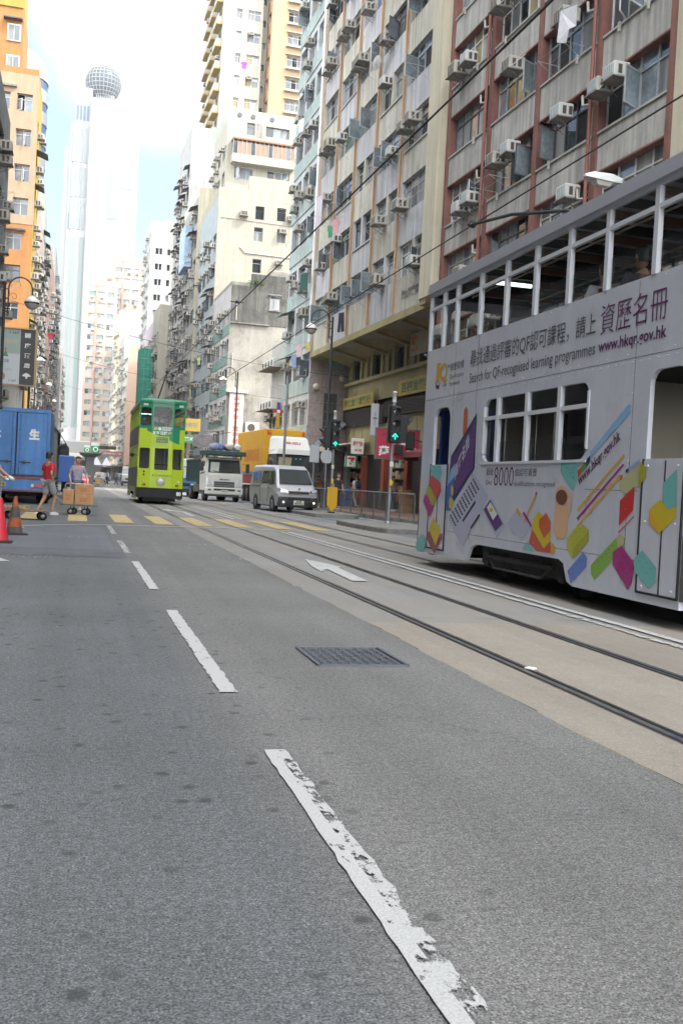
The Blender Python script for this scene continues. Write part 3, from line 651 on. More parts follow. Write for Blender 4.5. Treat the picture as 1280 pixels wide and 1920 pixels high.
# ---- R2: lilac grey block with orange pilasters and cream end pier, over an ochre arcade
b=Bld('apartment_block','lilac grey apartment block with orange pilasters and a cream corner pier overhanging the ochre arcade',RP(0),AR)
H2=52.; st=2.78; z0=10.38; cols=[5.35,9.16,12.83,16.35,19.85,23.35]
b.part('corner_pier').box(-.35,.6,3.95,5.2,8.87,H2,cream); b.part('corner_pier').box(-.30,.5,3.9,5.24,8.62,8.87,olivew)
for k in range(5):
    s0i,s1i=cols[k]+.17,cols[k+1]-.17; w=s1i-s0i; r=random.Random(k*7+1); holes=[]
    for i in range(15):
        z=z0+st*i
        if z>H2-2: break
        spl=r.random()<.5; m=lilac if (i+k)%2 else bandc
        ww=w-.1 if k else w-.25; u0=.05
        if spl and w>2.5: a=r.uniform(.38,.55)*w; hl=[(u0,a-.12),(a+.12,u0+ww)]
        else: hl=[(u0,u0+ww)]
        hs=[(a_,z,b_,z+1.42) for a_,b_ in hl]; O=(0,s1i)
        b.face(O,-math.pi/2,w,z-1.35 if i else 8.87,z+1.43,hs,m,rec=.18)
        for a_,_,b_,_ in hs: b.win(O,-math.pi/2,a_,z,b_-a_,1.42,rec=.16,seed=r.randrange(9),frame=r.choice(['al','al','dk','wh','gr'] if r.random()<.4 else ['al']),style='bars' if r.random()<.22 else 'std')
        if r.random()<.85:
            u=r.uniform(.2,.85)*w; zz=z+r.choice([.95,1.0,.7,.1]); b.at('air_conditioner',r.choice([0,0,3,2,1]),O,-math.pi/2,u,zz,0)
            if r.random()<.5: b.at('air_conditioner',r.randrange(4),O,-math.pi/2,max(.35,u-.95),zz-.08,0)
        if r.random()<.4: b.at('drying_rack',r.randrange(2),O,-math.pi/2,w*r.uniform(.3,.7),z-.1,0)
        if r.random()<.35:
            lip=b.part('sill_ledge#%d'%(k*100+i)); lip.box(-.06,-.003,s0i+.1,s1i-.1,z-.12,z-.04,sash)
pm=b.part('pilaster')
for s in cols: b.part('pilaster#%d'%(s*10)).box(-.06,.25,s-.17,s+.17,8.87,H2,orp)
dp=b.part('drain_pipe')
for s in cols[1:5]: dp.tube([(-.11,s-.05,9),(-.11,s-.05,H2)],.05,M('drain_pipe_orange',(.42,.28,.18),.7),6)
dp.tube([(-.14,23.48,8.9),(-.14,23.48,H2)],.10,M('drain_pipe_white',(.66,.66,.66),.6),8)
b.wall.box(.25,16,5.2,23.5,8.87,H2,lilac)
sf=b.part('soffit')
sf.box(.0,2.3,5.2,23.5,8.75,8.868,soffg); sf.box(-.06,.14,3.95,23.5,8.55,8.865,olivew)
for s in (5.3,8.9,12.6,16.2,19.8,23.4):   # haunched cantilever beams
    sf.loft([[(.14,s-.13,8.74),(.14,s+.13,8.74),(.14,s+.13,8.62),(.14,s-.13,8.62)],[(2.3,s-.13,8.74),(2.3,s+.13,8.74),(2.3,s+.13,8.05),(2.3,s-.13,8.05)]],olivew)
    sf.face([(.2,s-.14,8.735),(2.3,s-1.1,8.73),(2.3,s-.14,8.2)],olivew)
ar=b.part('arcade_wall')
# first floor wall at offset 2.3 with windows between piers
ws=[(21.2,22.6),(17.6,19.0),(14.0,15.4),(10.3,11.8),(6.6,8.1)]
O=(2.3,23.4); hs=[(23.4-b1,7.25,23.4-a1,8.45) for a1,b1 in ws]
wl=MB(); old=b.wall; b.wall=ar; b.face(O,-math.pi/2,19.5,5.9,8.75,hs,olivew,rec=.3); b.wall=old
for h in hs: b.win(O,-math.pi/2,h[0],h[1],h[2]-h[0],h[3]-h[1],rec=.25,style='bars',frame='dk',seed=3)
for s in (20.6,19.55,17.0,16.0,13.4,12.3,9.7): ar.box(2.16,2.298,s-.13,s+.13,7.2,8.75,olivew)
ar.box(2.05,2.298,3.95,23.4,7.0,7.18,olivew)
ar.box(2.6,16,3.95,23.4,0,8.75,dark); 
shc=M('shutter_dark',(.045,.042,.04),.6,.3); shg=M('shutter_grey',(.12,.12,.12),.5,.4)
# slatted dark fascia
for s0,s1,z0_,z1_ in ((16.2,23.4,4.6,5.6),(5.2,16.2,4.9,5.7)):
    n=int((z1_-z0_)/.075)
    for i in range(n): b.part('slatted_fascia').box(2.1,2.16,s0+.05,s1-.05,z0_+i*.075,z0_+i*.075+.05,shc)
    b.part('slatted_fascia').box(2.16,2.28,s0+.05,s1-.05,z0_,z1_,dark)
ar.box(2.3,2.55,16.0,23.4,3.0,4.6,olivew); ar.box(2.3,2.55,3.95,16.0,3.2,4.9,olivew)
# ground floor: shops with shutters and openings
r=random.Random(9); redshop=M('shop_column_red',(.33,.07,.04),.6,var=.2)
for s in (23.2,19.6,16.1,12.6,9.0,5.5): b.part('column#%d'%s).box(2.2,2.6,s-.22,s+.22,0.13,3.2,redshop if s in(16.1,19.6,12.6) else grey_c)
for (s0,s1,k) in ((19.9,22.9,'open'),(16.4,19.3,'shut'),(12.9,15.8,'open'),(9.3,12.3,'shutg'),(5.8,8.7,'open')):
    if k!='open':
        for i in range(30): b.part('roller_shutter#%d'%s0).box(2.42,2.45,s0,s1,.15+i*.1,.15+i*.1+.085,shg if k=='shutg' else shc)
        b.part('roller_shutter#%d'%s0).box(2.45,2.5,s0,s1,.13,3.2,dark)
    else:
        b.part('shop_floor#%d'%s0).box(2.4,2.58,s0,s1,.13,.2,grey_c)
        for i in range(4): b.part('shop_shelf#%d'%(s0*10+i)).box(2.42,2.58,s0+.2,s1-.2,.6+.55*i,.64+.55*i,M('shelf_wood',(.18,.10,.05),.7))
        gd=[M('goods_red',(.4,.05,.03),.6),M('goods_gold',(.45,.3,.08),.5),M('goods_pale',(.45,.42,.36),.7),M('goods_green',(.08,.2,.1),.7)]
        for i in range(4):
            y=s0+.3
            while y<s1-.4: w=r.uniform(.12,.3); b.part('shop_goods#%d'%(s0*10+i)).box(2.44,2.56,y,y+w*.8,.64+.55*i,.64+.55*i+r.uniform(.15,.4),r.choice(gd)); y+=w
b.done()

# ---- R3 mint building with green balconies
b=rowb('apartment_block','pale mint apartment block with green balcony bands and dark window awnings',RP(23.55),AR,1,14,6.6,44,mint,storey=2.78,z0=3.84,bays=3,win=(1.75,1.45),ac=.7,rack=.5,awn=(awng,.2),band=.06,bandm=mintb,seed=31,style='bars',endwall=granite,frame='al')
mb=b.part('granite_joints')
for z in [1.2+.95*i for i in range(9)]: mb.box(.02,2.28,-.006,-.001,z,z+.02,dgrey)
for x in (.75,1.5): mb.box(x,x+.02,-.006,-.001,.2,8.6,dgrey)
b.part('side_window').box(.9,1.7,-.03,-.002,3.9,6.6,frdk)
for i in range(3):
    for j in range(5): b.part('side_window').box(.94+.25*i,.94+.25*i+.21,-.04,-.031,3.95+.53*j,3.95+.53*j+.47,gl)
b.part('entrance_canopy').box(1.0,2.2,-.3,-.001,8.0,8.55,tealp)
for x in (.35,1.9): b.part('globe_light#%d'%(x*10)).sphere((x,-.25,6.9 if x<1 else 7.5),.2,M('globe_beige',(.45,.4,.33),.5),10)
for i in range(6): b.part('stair_canopy').face([(.1+.35*i,-.9,3.1+.3*i),(.4+.35*i,-.9,3.35+.3*i),(.4+.35*i,-.02,3.6+.3*i),(.1+.35*i,-.02,3.35+.3*i)],glb)
b.done()
b=rowb('low_building','low white shop building with green framed windows and rows of outdoor air conditioners',RP(30.2,0.05),AR,1,12,4.2,9.6,whitew,storey=2.9,z0=3.6,bays=4,win=(.85,1.5),ac=.9,rack=0,seed=8,frame='gr')
for z in (6.0,8.7):
    b.part('equipment_shelf#%d'%(z*10)).box(-1.0,-.02,.3,3.9,z-.05,z,rust)
    for i in range(4): b.part('outdoor_unit#%d'%(z*100+i)).rbox(-.75,-.35,.4+.9*i,1.15+.9*i,z,z+.6,acw,.03); b.part('outdoor_unit#%d'%(z*100+i)).lathe([(.22,-.765),(.22,-.752)],acd,(0,.78+.9*i,z+.3),10,'x')
b.part('shop_canopy').box(-1.6,0,-6.5,4.2,3.5,3.62,awnw)
b.done()
# ---- R4 weathered concrete
b=rowb('weathered_building','weathered low concrete building with peeling whitewashed end wall and teal balconies',RP(52),AR,1,11,9.4,17.9,lilac,storey=2.6,z0=3.4,bays=4,win=(1.9,1.25),ac=.9,rack=.4,band=.05,bandm=tealp,seed=14,endwall=peel,frame='al',endwin=[],para=.3,top=conct)
cdk=M('dark_weathered_render',(.135,.132,.12),.9,var=.35,vscale=.5,streak=.5,coord='World',dirt=(.06,.06,.055),dscale=.4,dthr=.5); b.part('upper_render').box(.0,11.,-.05,-.003,14.72,17.9,cdk); b.part('upper_render').box(1.7,11,-.05,.35,17.9,19.0,cdk)
b.part('window_hood').box(3.2,4.35,-.22,-.052,17.30,17.42,conct); b.part('window_hood').box(3.25,4.3,-.14,-.052,15.98,16.1,conct)
b.part('side_window').box(3.35,4.2,-.08,-.055,16.1,17.28,fral); b.part('side_window').box(3.4,3.74,-.09,-.081,16.15,17.0,cur2); b.part('side_window').box(3.81,4.15,-.09,-.081,16.15,17.0,cur1); b.part('side_window').box(3.4,4.15,-.09,-.081,17.04,17.24,gl)
b.part('wall_ledge').box(.0,3.4,-.2,-.052,14.66,14.76,conct)
for z_,x_ in ((16.5,.5),(12.1,.35),(9.2,.5)): b.part('drain_stub#%d'%z_).tube([(x_,-.1,z_),(x_,-.1,z_-1.6)],.05,pipem,5)
b.part('sign_panel').box(.05,1.85,-.2,-.003,3.4,8.3,conct)
o=b.done()
b=rowb('apartment_block','cream apartment block with blank windowed end wall rising behind the weathered building',RP(61.6),AR,1,14,11.5,27.9,M('facade_blue_grey',(.33,.38,.40),.85,var=.15,streak=.3,coord='World'),storey=2.7,z0=3.4,bays=4,win=(2.0,1.4),ac=.8,rack=.3,seed=15,endwall=creamw,endwin=[(3.5,27.15-.0-1.3+1.3-1.2,.85,1.2,'dark','dk')] and [(3.55,26.2-.0,.85,1.25,'dark','dk'),(5.65,26.3,.85,1.25,'dark','dk'),(3.5,24.15,.85,1.3,'std','al'),(5.75,24.25,.8,1.3,'std','al'),(3.5,21.15,.85,1.3,'std','al')],endac=[(2.4,26.3,2),(7.0,26.4,2),(6.25,25.1,0),(6.0,22.1,0)],awn=(awnd,.25))
mb=b.part('wall_conduit'); mb.tube([(2.2,-.06,23.4),(2.7,-.06,22.9),(12,-.06,22.9)],.05,pipem,5); mb.tube([(.3,-.05,26.0),(13,-.05,25.9)],.03,pipem,4)
b.part('raised_parapet').box(2.8,14,.003,.3,28.8,30.2,creamw)
b.done()
# ---- R5b, stepped cream house behind with closed balcony
b=rowb('apartment_block','cream stepped apartment block with enclosed rooftop balcony below the tall cream tower',RP(70.5,1.9),AR,1,9.5,9,38.5,creamw,storey=2.7,z0=4,bays=3,win=(1.8,1.4),ac=.8,rack=.2,seed=16,endwin=[(2.0,37.1,.85,1.25,'std','gr'),(4.0,37.2,2.5,1.05,'std','gr'),(.9,32.5,1.9,1.1,'std','al'),(4.4,32.9,2.3,.85,'std','wh')],para=1.1,top=M('parapet_pale_green',(.36,.39,.33),.85,var=.2,streak=.3,coord='World'))
mb=b.part('enclosed_balcony'); mb.box(.45,7.0,-1.0,-.003,33.9,34.75,creamw); mb.box(.45,7.0,-1.05,-.003,36.2,36.36,M('rusty_roof_edge',(.26,.13,.08),.8))
for i in range(15): mb.box(.5+i*.46,.55+i*.46,-.97,-.91,34.75,36.2,whitew); (mb.box(.56+i*.46,.95+i*.46,-.93,-.91,34.75,36.0,M('louvre_brown',(.25,.17,.12),.7) if i%4 else gl) if i<14 else None)
for i,x in enumerate((1.2,2.6,4.6)): b.part('porthole#%d'%i).lathe([(.24,-.10),(.24,-.004)],frdk,(x,0,39.0),10,'y')
b.part('wall_stain').box(3.0,3.7,-.02,-.003,37.0,38.4,conct)
b.done()
# ---- R6 tall cream tower with yellow balconies + apricot wing
b=rowb('apartment_tower','tall cream apartment tower with stacked yellow balconies on its street side',RP(95,4.5),AR,1,5.1,14,84,creamw,storey=2.8,z0=3.2,bays=3,win=(2.0,1.5),ac=.5,rack=.1,seed=17,endwin=[(x,3.2+2.8*i+.9,w,h,'std','wh') for i in range(12,27) for x,w,h in ((1.75,.7,1.2),(3.2,1.65,1.25))],endac=[(3.6,3.2+2.8*i+1.7,0) for i in range(12,27) if i%2])
for i in range(10,27):
    z=3.2+2.8*i
    for j,y in enumerate((.3,4.9,9.5)): p_=b.part('balcony#%d'%(i*10+j)); p_.box(-.75,-.01,y,y+3.0,z+.05,z+.85,creamw); p_.box(-.8,-.01,y-.05,y+3.05,z-.15,z+.05,yelb)
b.done()
b=rowb('stair_tower','narrow shaded service slot tower between the cream and apricot towers',RP(96.5,9.62),AR,1,.9,12,84,M('slot_beige',(.34,.30,.24),.85),storey=2.8,z0=3.2,bays=1,win=(.5,.5),ac=0,rack=0,seed=19,endwin=[(.2,3.2+2.8*i+1,.5,.8,'dark','dk') for i in range(12,27)]); b.done()
b=rowb('apartment_tower','apricot apartment tower with projecting framed windows beside the cream tower',RP(93.5,10.55),AR,1,10,14,86,apri,storey=2.8,z0=3.2,bays=4,win=(1.6,1.4),ac=.3,seed=18,endwin=[(2.1,3.2+2.8*i+.9,2.8,1.3,'std','wh') for i in range(12,28)],rack=0)
for i in range(12,28):
    z=3.2+2.8*i; q_=b.part('bay_frame#%d'%i); q_.box(1.9,5.1,-.5,-.003,z+.45,z+.72,creamw); q_.box(1.9,5.1,-.4,-.003,z+2.3,z+2.4,creamw)
b.done()
# ---- R7 onwards
b=rowb('apartment_block','narrow cream apartment block with cluttered grey balconies and a blue tarpaulin',RP(75.0,-.1),AR,1,9,11.5,31.5,M('facade_soot_grey',(.30,.30,.28),.85,var=.3,streak=.4,coord='World'),storey=2.7,z0=3.6,bays=4,win=(2.2,1.5),ac=.95,rack=.7,seed=21,endwall=cream,awn=(awnd,.5)); b.part('tarpaulin').box(-.9,-.1,3.2,7.8,24.5,29,M('tarpaulin_blue',(.35,.45,.6),.6,var=.2)); b.done()
b=rowb('apartment_block','grey apartment block with many ragged window awnings on the skyline',RP(87,.3),AR,1,7,12,42,M('facade_mid_grey',(.34,.34,.33),.85,var=.2,streak=.3,coord='World'),storey=2.7,z0=3.6,bays=4,win=(1.9,1.4),ac=.9,rack=.3,seed=22,awn=(awnd,.85)); b.done()
b=rowb('apartment_block','cream mid rise block with dark recessed light wells in its end wall',RP(112,0),AR,1,14,9,25.0,creamw,storey=2.7,z0=3.6,bays=3,win=(1.9,1.4),ac=.9,seed=23,endwin=[(3.2,6+3.9*i,.9,1.7,'dark','dk') for i in range(5)]+[(5.6,6.4+3.9*i,1.0,1.6,'dark','al') for i in range(5)]); b.part('wall_fin').box(1.0,1.3,-.35,-.003,2,25,creamw); b.done()
b=rowb('apartment_block','lilac pink apartment block with grey balconies beyond the cream mid rise',RP(121.4,.1),AR,1,12,14,24,M('facade_lilac_pink',(.52,.44,.47),.85,var=.1,streak=.2,coord='World'),storey=2.7,z0=3.6,bays=5,win=(1.9,1.4),ac=.9,seed=24); b.done()
# green scaffold netting
mb=MB(); 
for i in range(12):
    for j in range(3): mb.box(-1.9,-1.86+random.uniform(0,.05),1.6*j+.02,1.6*j+1.58,2+1.5*i+.02,2+1.5*i+1.48,netg); mb.box(-1.9+.6*j,-1.32+.6*j,-.06+random.uniform(0,.04),0,2+1.5*i+.02,2+1.5*i+1.48,netg)
for x,y in ((-1.8,.05),(-1.8,4.7),(-.1,.05)): mb.tube([(x,y,0),(x,y,20.5)],.06,M('bamboo',(.25,.2,.12),.8),5)
mb.build('scaffold',loc=RP(116.5,-.15),rot=(0,0,AR),label='green netted scaffold hanging on a facade far down the street',cat='scaffold')
rowb('apartment_block','peach painted block with a grey top band and blank end wall far down the street',RP(169,0),AR,1,14,14,27.0,M('facade_cream_grey',(.5,.48,.42),.85,var=.1,streak=.2,coord='World'),storey=2.7,z0=3.6,bays=4,ac=.8,seed=26,endwall=M('peach_blank_wall',(.58,.41,.31),.8,var=.06,coord='World'),top=M('band_grey',(.36,.38,.42),.8),para=2.2).done()
rowb('apartment_block','taller peach wall standing behind the peach block with the grey top band',RP(158,5.5),AR,1,9,6,32.5,M('peach_blank_wall',(.58,.41,.31),.8),seed=27,ac=.2).done()
b=rowb('apartment_tower','white apartment tower with a stained grey edge strip right of the sphere tower',RP(149,1.5),AR,1,8.5,12,46,whitew,storey=2.75,z0=4,bays=4,ac=.5,seed=28,endwall=M('bright_white_render',(0.367,0.367,0.347),.8,var=.06,streak=.1,coord='World'),endwin=[(x,8+2.75*i,w,1.1,'dark','al') for i in range(13) for x,w in ((.9,.6),(1.6,.5),(3.0,.6))],rack=0)
b.part('edge_strip').box(4.0,5.6,-.06,-.003,6,46,conct); b.done()
rows=[('cream apartment block with rows of shaded windows leading to the far junction',184,16,30,creamw,1),('pale apartment block with a tan gable near the far junction',201,15,38,M('facade_tan',(.58,.48,.33),.85,var=.1,coord='World'),2),('grey cream block at the far end of the right hand row',217,18,33,whitew,3)]
for lab,s,l,h,m,sd in rows: rowb('apartment_block',lab,RP(s,0),AR,1,12,l,h,m,bays=5,ac=.6,rack=.1,seed=sd+40,endwin=[(3+3*j,6+2.8*i,1,1.3,'std','al') for i in range(8) for j in range(3)]).done()
# far pale pink towers facing the street
def fartower(label,x,y,w,d,h,mat,cols,storey,seed,strip=None):
    b=Bld('apartment_tower',label,(x,y,0),R(-2)); hs=[]; r=random.Random(seed)
    n=int((h-5)/storey)
    for i in range(n):
        for c in cols:
            z=5+i*storey; hs.append((c,z,c+1.7,z+1.25)); b.win((0,0),0,c,z,1.7,1.25,seed=r.randrange(5),style='std')
            if r.random()<.4: b.at('air_conditioner',r.randrange(4),(0,0),0,c+.4+r.random(),z-.45)
    b.face((0,0),0,w,0,h,hs,mat,rec=.2)
    b.wall.face([(0,d,0),(0,0,0),(0,0,h),(0,d,h)],mat); b.wall.face([(w,0,0),(w,d,0),(w,d,h),(w,0,h)],mat); b.wall.face([(w,d,0),(0,d,0),(0,d,h),(w,d,h)],mat)
    b.part('roof').box(.1,w-.1,.1,d-.1,h-.2,h+.8,mat)
    b.part('string_course').box(0,w,-.08,-.003,h-.6,h-.2,mat)
    if strip:
        for a,c in strip: b.part('vertical_strip').box(a,c,-.25,-.003,3,h,salmon)
    b.done()
fartower('pale peach apartment tower with salmon strips left of the far junction',.3,262,7.6,12,49.5,ltile,[.6,2.9,5.2],2.75,51,[(2.35,2.8)])
fartower('taller salmon and cream apartment tower standing behind the pale peach tower',6.6,270,9.2,14,58,ltile,[.9,3.0,5.2,7.2],2.75,52,[(.0,.8),(2.6,2.9)])
fartower('small salmon slab rising between the two far peach towers',5.2,276,3,10,53,salmon,[.7],2.75,53)
# low podium, market hall and flyover at the far end
mb=MB(); mb.rbox(-16,3,250,262,0,9,twhite,.2); mb.rbox(-16,3.2,249.5,250,5,6,M('podium_band',(.5,.47,.4),.8),.05)
for i in range(6): mb.box(-15+3*i,-12.6+3*i,249.9,249.99,.5,4.4,dark)
mb.build('podium_building',label='low white podium building closing the far end of the street',cat='building')
mb=MB()
for i in range(7): mb.loft([[(3.2+2.2*i,236,3.3),(5.3+2.2*i,236,3.3),(5.3+2.2*i,243,3.3),(3.2+2.2*i,243,3.3)],[(4.2+2.2*i,239,5.2),(4.3+2.2*i,239,5.2),(4.3+2.2*i,240,5.2),(4.2+2.2*i,240,5.2)]],M('tent_canvas',(.34,.33,.38),.7)) if i<3 else None
for x in (3.4,7.6,9.8): mb.tube([(x,236.2,0),(x,236.2,3.4)],.08,fral,6)
mb.build('market_canopy',label='pale tented canopy on thin posts at the far junction',cat='canopy')

# ---- sphere tower
b=Bld('office_tower','tall white office tower crowned by a latticed glass sphere',(0,420,0),R(0),cat='office tower')
wl=b.wall; wl.box(-1.0,18.6,0,34,0,153,twhite); wl.box(-8.6,-1.02,3,34,0,143,twhite); wl.box(-7.0,-1.03,2.5,3,0,151,twhite); wl.box(-10.6,-8.6,5,30,0,134,twhite)
g=b.part('glazing')
for i in range(4): g.box(-6.6+1.35*i,-5.8+1.35*i,2.3,2.49,144,150,tblue)
for (z0_,z1_) in ((127,141),(113,125),(100,112)):
    for i in range(4): g.box(-7.6+1.6*i,-6.7+1.6*i,2.2,2.49,z0_,z1_,tglass)
for i in range(2): g.box(-6.4+3.1*i,-4.9+3.1*i,2.1,2.49,20,97,tgreen)
for i in range(9): g.box(-8.3,-7.8,2.9-.02,2.99,28+9*i,34+9*i,tglass)
g.box(6.5,11.5,-.2,-.002,105,150,tglass); g.box(.8,2.4,-.2,-.002,128,152,tglass); g.box(12,18,-.2,-.002,118,152,M('tower_glazing_faint',(.235,.25,.25),.4))
j=b.part('panel_joints'); jm=M('tower_joint',(.14,.15,.15),.6)
for i in range(50): j.box(-1,18.6,-.03,-.003,6*i+2,6*i+2.08,jm) if i<25 else None
for i in range(12): j.box(-.6+1.6*i,-.5+1.6*i,-.05,-.004,0,153,jm)
cr=b.part('crown'); cr.lathe([(3.0,153),(3.0,157)],twhite,(3.6,10,0),16)
for i in range(10): cr.box(.8+.75*i,1.2+.75*i,6.3,6.8,152,157,twhite)
cr.box(-3.2,-.6,3,9,151,157.5,twhite)
cr.box(14,14.2,4,4.2,153,160,fral)
sp=b.part('sphere_glass'); c=(3.4,10,162.6); rr=7.3; sp.sphere(c,rr-.15,M('sphere_glass',(.035,.05,.06),.35,spec=.3),28)
lt=b.part('sphere_lattice'); lm=M('sphere_lattice',(.24,.25,.25),.4)
for k in range(1,14):
    a=math.pi*k/14; q=rr*math.sin(a); z=rr*math.cos(a); n=32
    lt.tube([(c[0]+q*math.cos(t*2*math.pi/n),c[1]+q*math.sin(t*2*math.pi/n),c[2]+z) for t in range(n+1)],.17,lm,4,cap=False,smooth=False)
for k in range(28):
    t=2*math.pi*k/28; lt.tube([(c[0]+rr*math.sin(a)*math.cos(t),c[1]+rr*math.sin(a)*math.sin(t),c[2]+rr*math.cos(a)) for a in [math.pi*(q+.3)/16.6 for q in range(17)]],.13,lm,4,cap=False,smooth=False)
b.done()

# ---- LEFT side
LX=-4.2
rowb('apartment_block','dark grey apartment block with strip windows at the extreme edge of the near side',(LX,-12,0),0,-1,16,68,19.0,dgrey,storey=2.7,z0=4.5,bays=20,win=(2.8,1.4),ac=.6,rack=.2,seed=61,para=.4).done()
rowb('apartment_block','tall grey block set back behind the dark grey strip windowed one',(-12,-10,0),0,-1,14,60,44,grey_c,seed=62,ac=.3,rack=0).done()
b=Bld('low_building','low sooty concrete podium under the hotel billboard',(LX-.1,60,0),0)
b.wall.box(-14,0,0,20,0,7.2,conct); b.part('canopy').box(-10,.5,-.4,19,7.2,7.7,M('canopy_olive',(.2,.19,.13),.8,var=.3)); b.part('wall_panel').box(-6,-.2,-.06,-.003,.5,5.2,grey_c); b.done()
ew=[]; 
for i,z in enumerate([10.1,12.7,15.3,17.9,20.5,23.1,25.7,28.3]):
    ew.append((9.3,z+2.0,1.35,1.35,'std','wh' if z>14 else 'dk'))
    if z>15: ew.append((11.3-.1,z+2.0,1.5,1.35,'std','al')) if False else None
def endrow(x,zs,fr): return [(x,z,1.15,1.3,'std',fr) for z in zs]
ZP=[21.0,23.6,26.3,29.0]
b=rowb('apartment_block','orange and peach painted apartment block with white framed end windows',(LX,82,0),0,-1,12,7,31.8,yellw,storey=2.65,z0=8,bays=2,win=(1.6,1.4),ac=1,rack=.3,seed=63,frame='dk',endwall=orangew,endwin=endrow(10.45,ZP,'wh')+endrow(8.8,ZP,'al')+endrow(10.05,[18.3,15.8,12.9,10.2],'dk'),awn=(awnd,.3),para=.5,endac=[(9.6,16.4,0)])
b.part('peach_render').build if False else None
# peach middle band, cut round its windows
old=b.wall; b.wall=MB(); b.face((-12,-.03),0,12.02,20.3,31.8,[(x,z,x+1.15,z+1.3) for x in (10.45,8.8) for z in ZP],peachw,rec=.028); pb=b.wall; b.wall=old; pb.build('peach_render',b.o)
b.part('ledge').box(-3.6,-.5,-.35,-.032,19.75,19.85,frdk); b.part('ledge').box(-4.0,-1.6,-.25,-.05,30.7,30.85,conct)
b.part('rooftop_room').box(-12,-1.3,.3,6,31.5,36.9,orangew); b.part('rooftop_room').box(-12,-1.4,.2,5.5,36.9,40,yellw)
for z in (31.9,34.3):
    b.part('rooftop_window#%d'%z).box(-2.5,-1.5,.2,.299,z,z+1.3,frwh); b.part('rooftop_window#%d'%z).box(-2.42,-2.03,.18,.199,z+.08,z+1.2,cur2); b.part('rooftop_window#%d'%z).box(-1.97,-1.58,.18,.199,z+.08,z+1.2,gl)
b.part('ledge').box(-2.8,-1.4,-.2,.29,35.9,36.0,frdk)
b.done()
rowb('apartment_block','grey pink apartment block with dark cluttered balconies beside the orange one',(LX-.1,90,0),0,-1,12,18,24.0,pinkg,storey=2.65,z0=5,bays=6,win=(2.1,1.5),ac=.95,rack=.6,seed=64,awn=(awnd,.5),style='bars').done()
rowb('apartment_block','green grey narrow apartment block with barred balconies on the near side',(LX-.25,108.3,0),0,-1,12,9,29,M('facade_green_grey',(.33,.36,.33),.85,var=.2,streak=.3,coord='World'),storey=2.65,z0=5,bays=3,win=(2.3,1.5),ac=.95,rack=.5,seed=65,awn=(awng,.5)).done()
rowb('apartment_block','pink apartment block with pink spandrels and white framed windows on the near side',(LX+.25,117.5,0),0,-1,12,25,25.5,pinkw,storey=2.65,z0=5,bays=6,win=(2.0,1.4),ac=.8,rack=.3,seed=66,endwall=pinkw,endwin=[(10.3,7+2.65*i,1.3,1.4,'std','wh') for i in range(7)],frame='wh',awn=(awnd,.3)).done()
rowb('apartment_block','white apartment block crowded with window boxes beyond the pink one',(LX+.1,143,0),0,-1,12,22,31,whitew,storey=2.65,z0=5,bays=7,win=(1.8,1.3),ac=.95,rack=.5,seed=67).done()
rowb('apartment_block','blank dark grey walled block low on the far left skyline',(LX+.9,166,0),0,-1,12,14,18.5,M('facade_slate',(.24,.23,.24),.85,var=.1,coord='World'),storey=2.7,z0=5,bays=4,ac=.3,seed=68).done()
rowb('apartment_block','pale apartment block just before the tall white tower',(LX+.6,181,0),0,-1,12,34,22,ltile,storey=2.7,z0=5,bays=9,ac=.6,seed=69).done()
# curved blue-white tower
b=Bld('apartment_tower','slim white curved tower with blue glass bands behind the near side row',(-10.5,150,0),0)
for i in range(16):
    z=3*i+8; b.wall.lathe([(4.2,z),(4.2,z+1.7)],twhite,(0,0,0),20); b.part('glass_band').lathe([(4.05,z+1.7),(4.05,z+3)],tblue,(0,0,0),20)
b.wall.lathe([(4.2,56),(3.9,58.5),(2.5,60)],twhite,(0,0,0),20); b.wall.lathe([(4.2,0),(4.2,8)],twhite,(0,0,0),20); b.done()
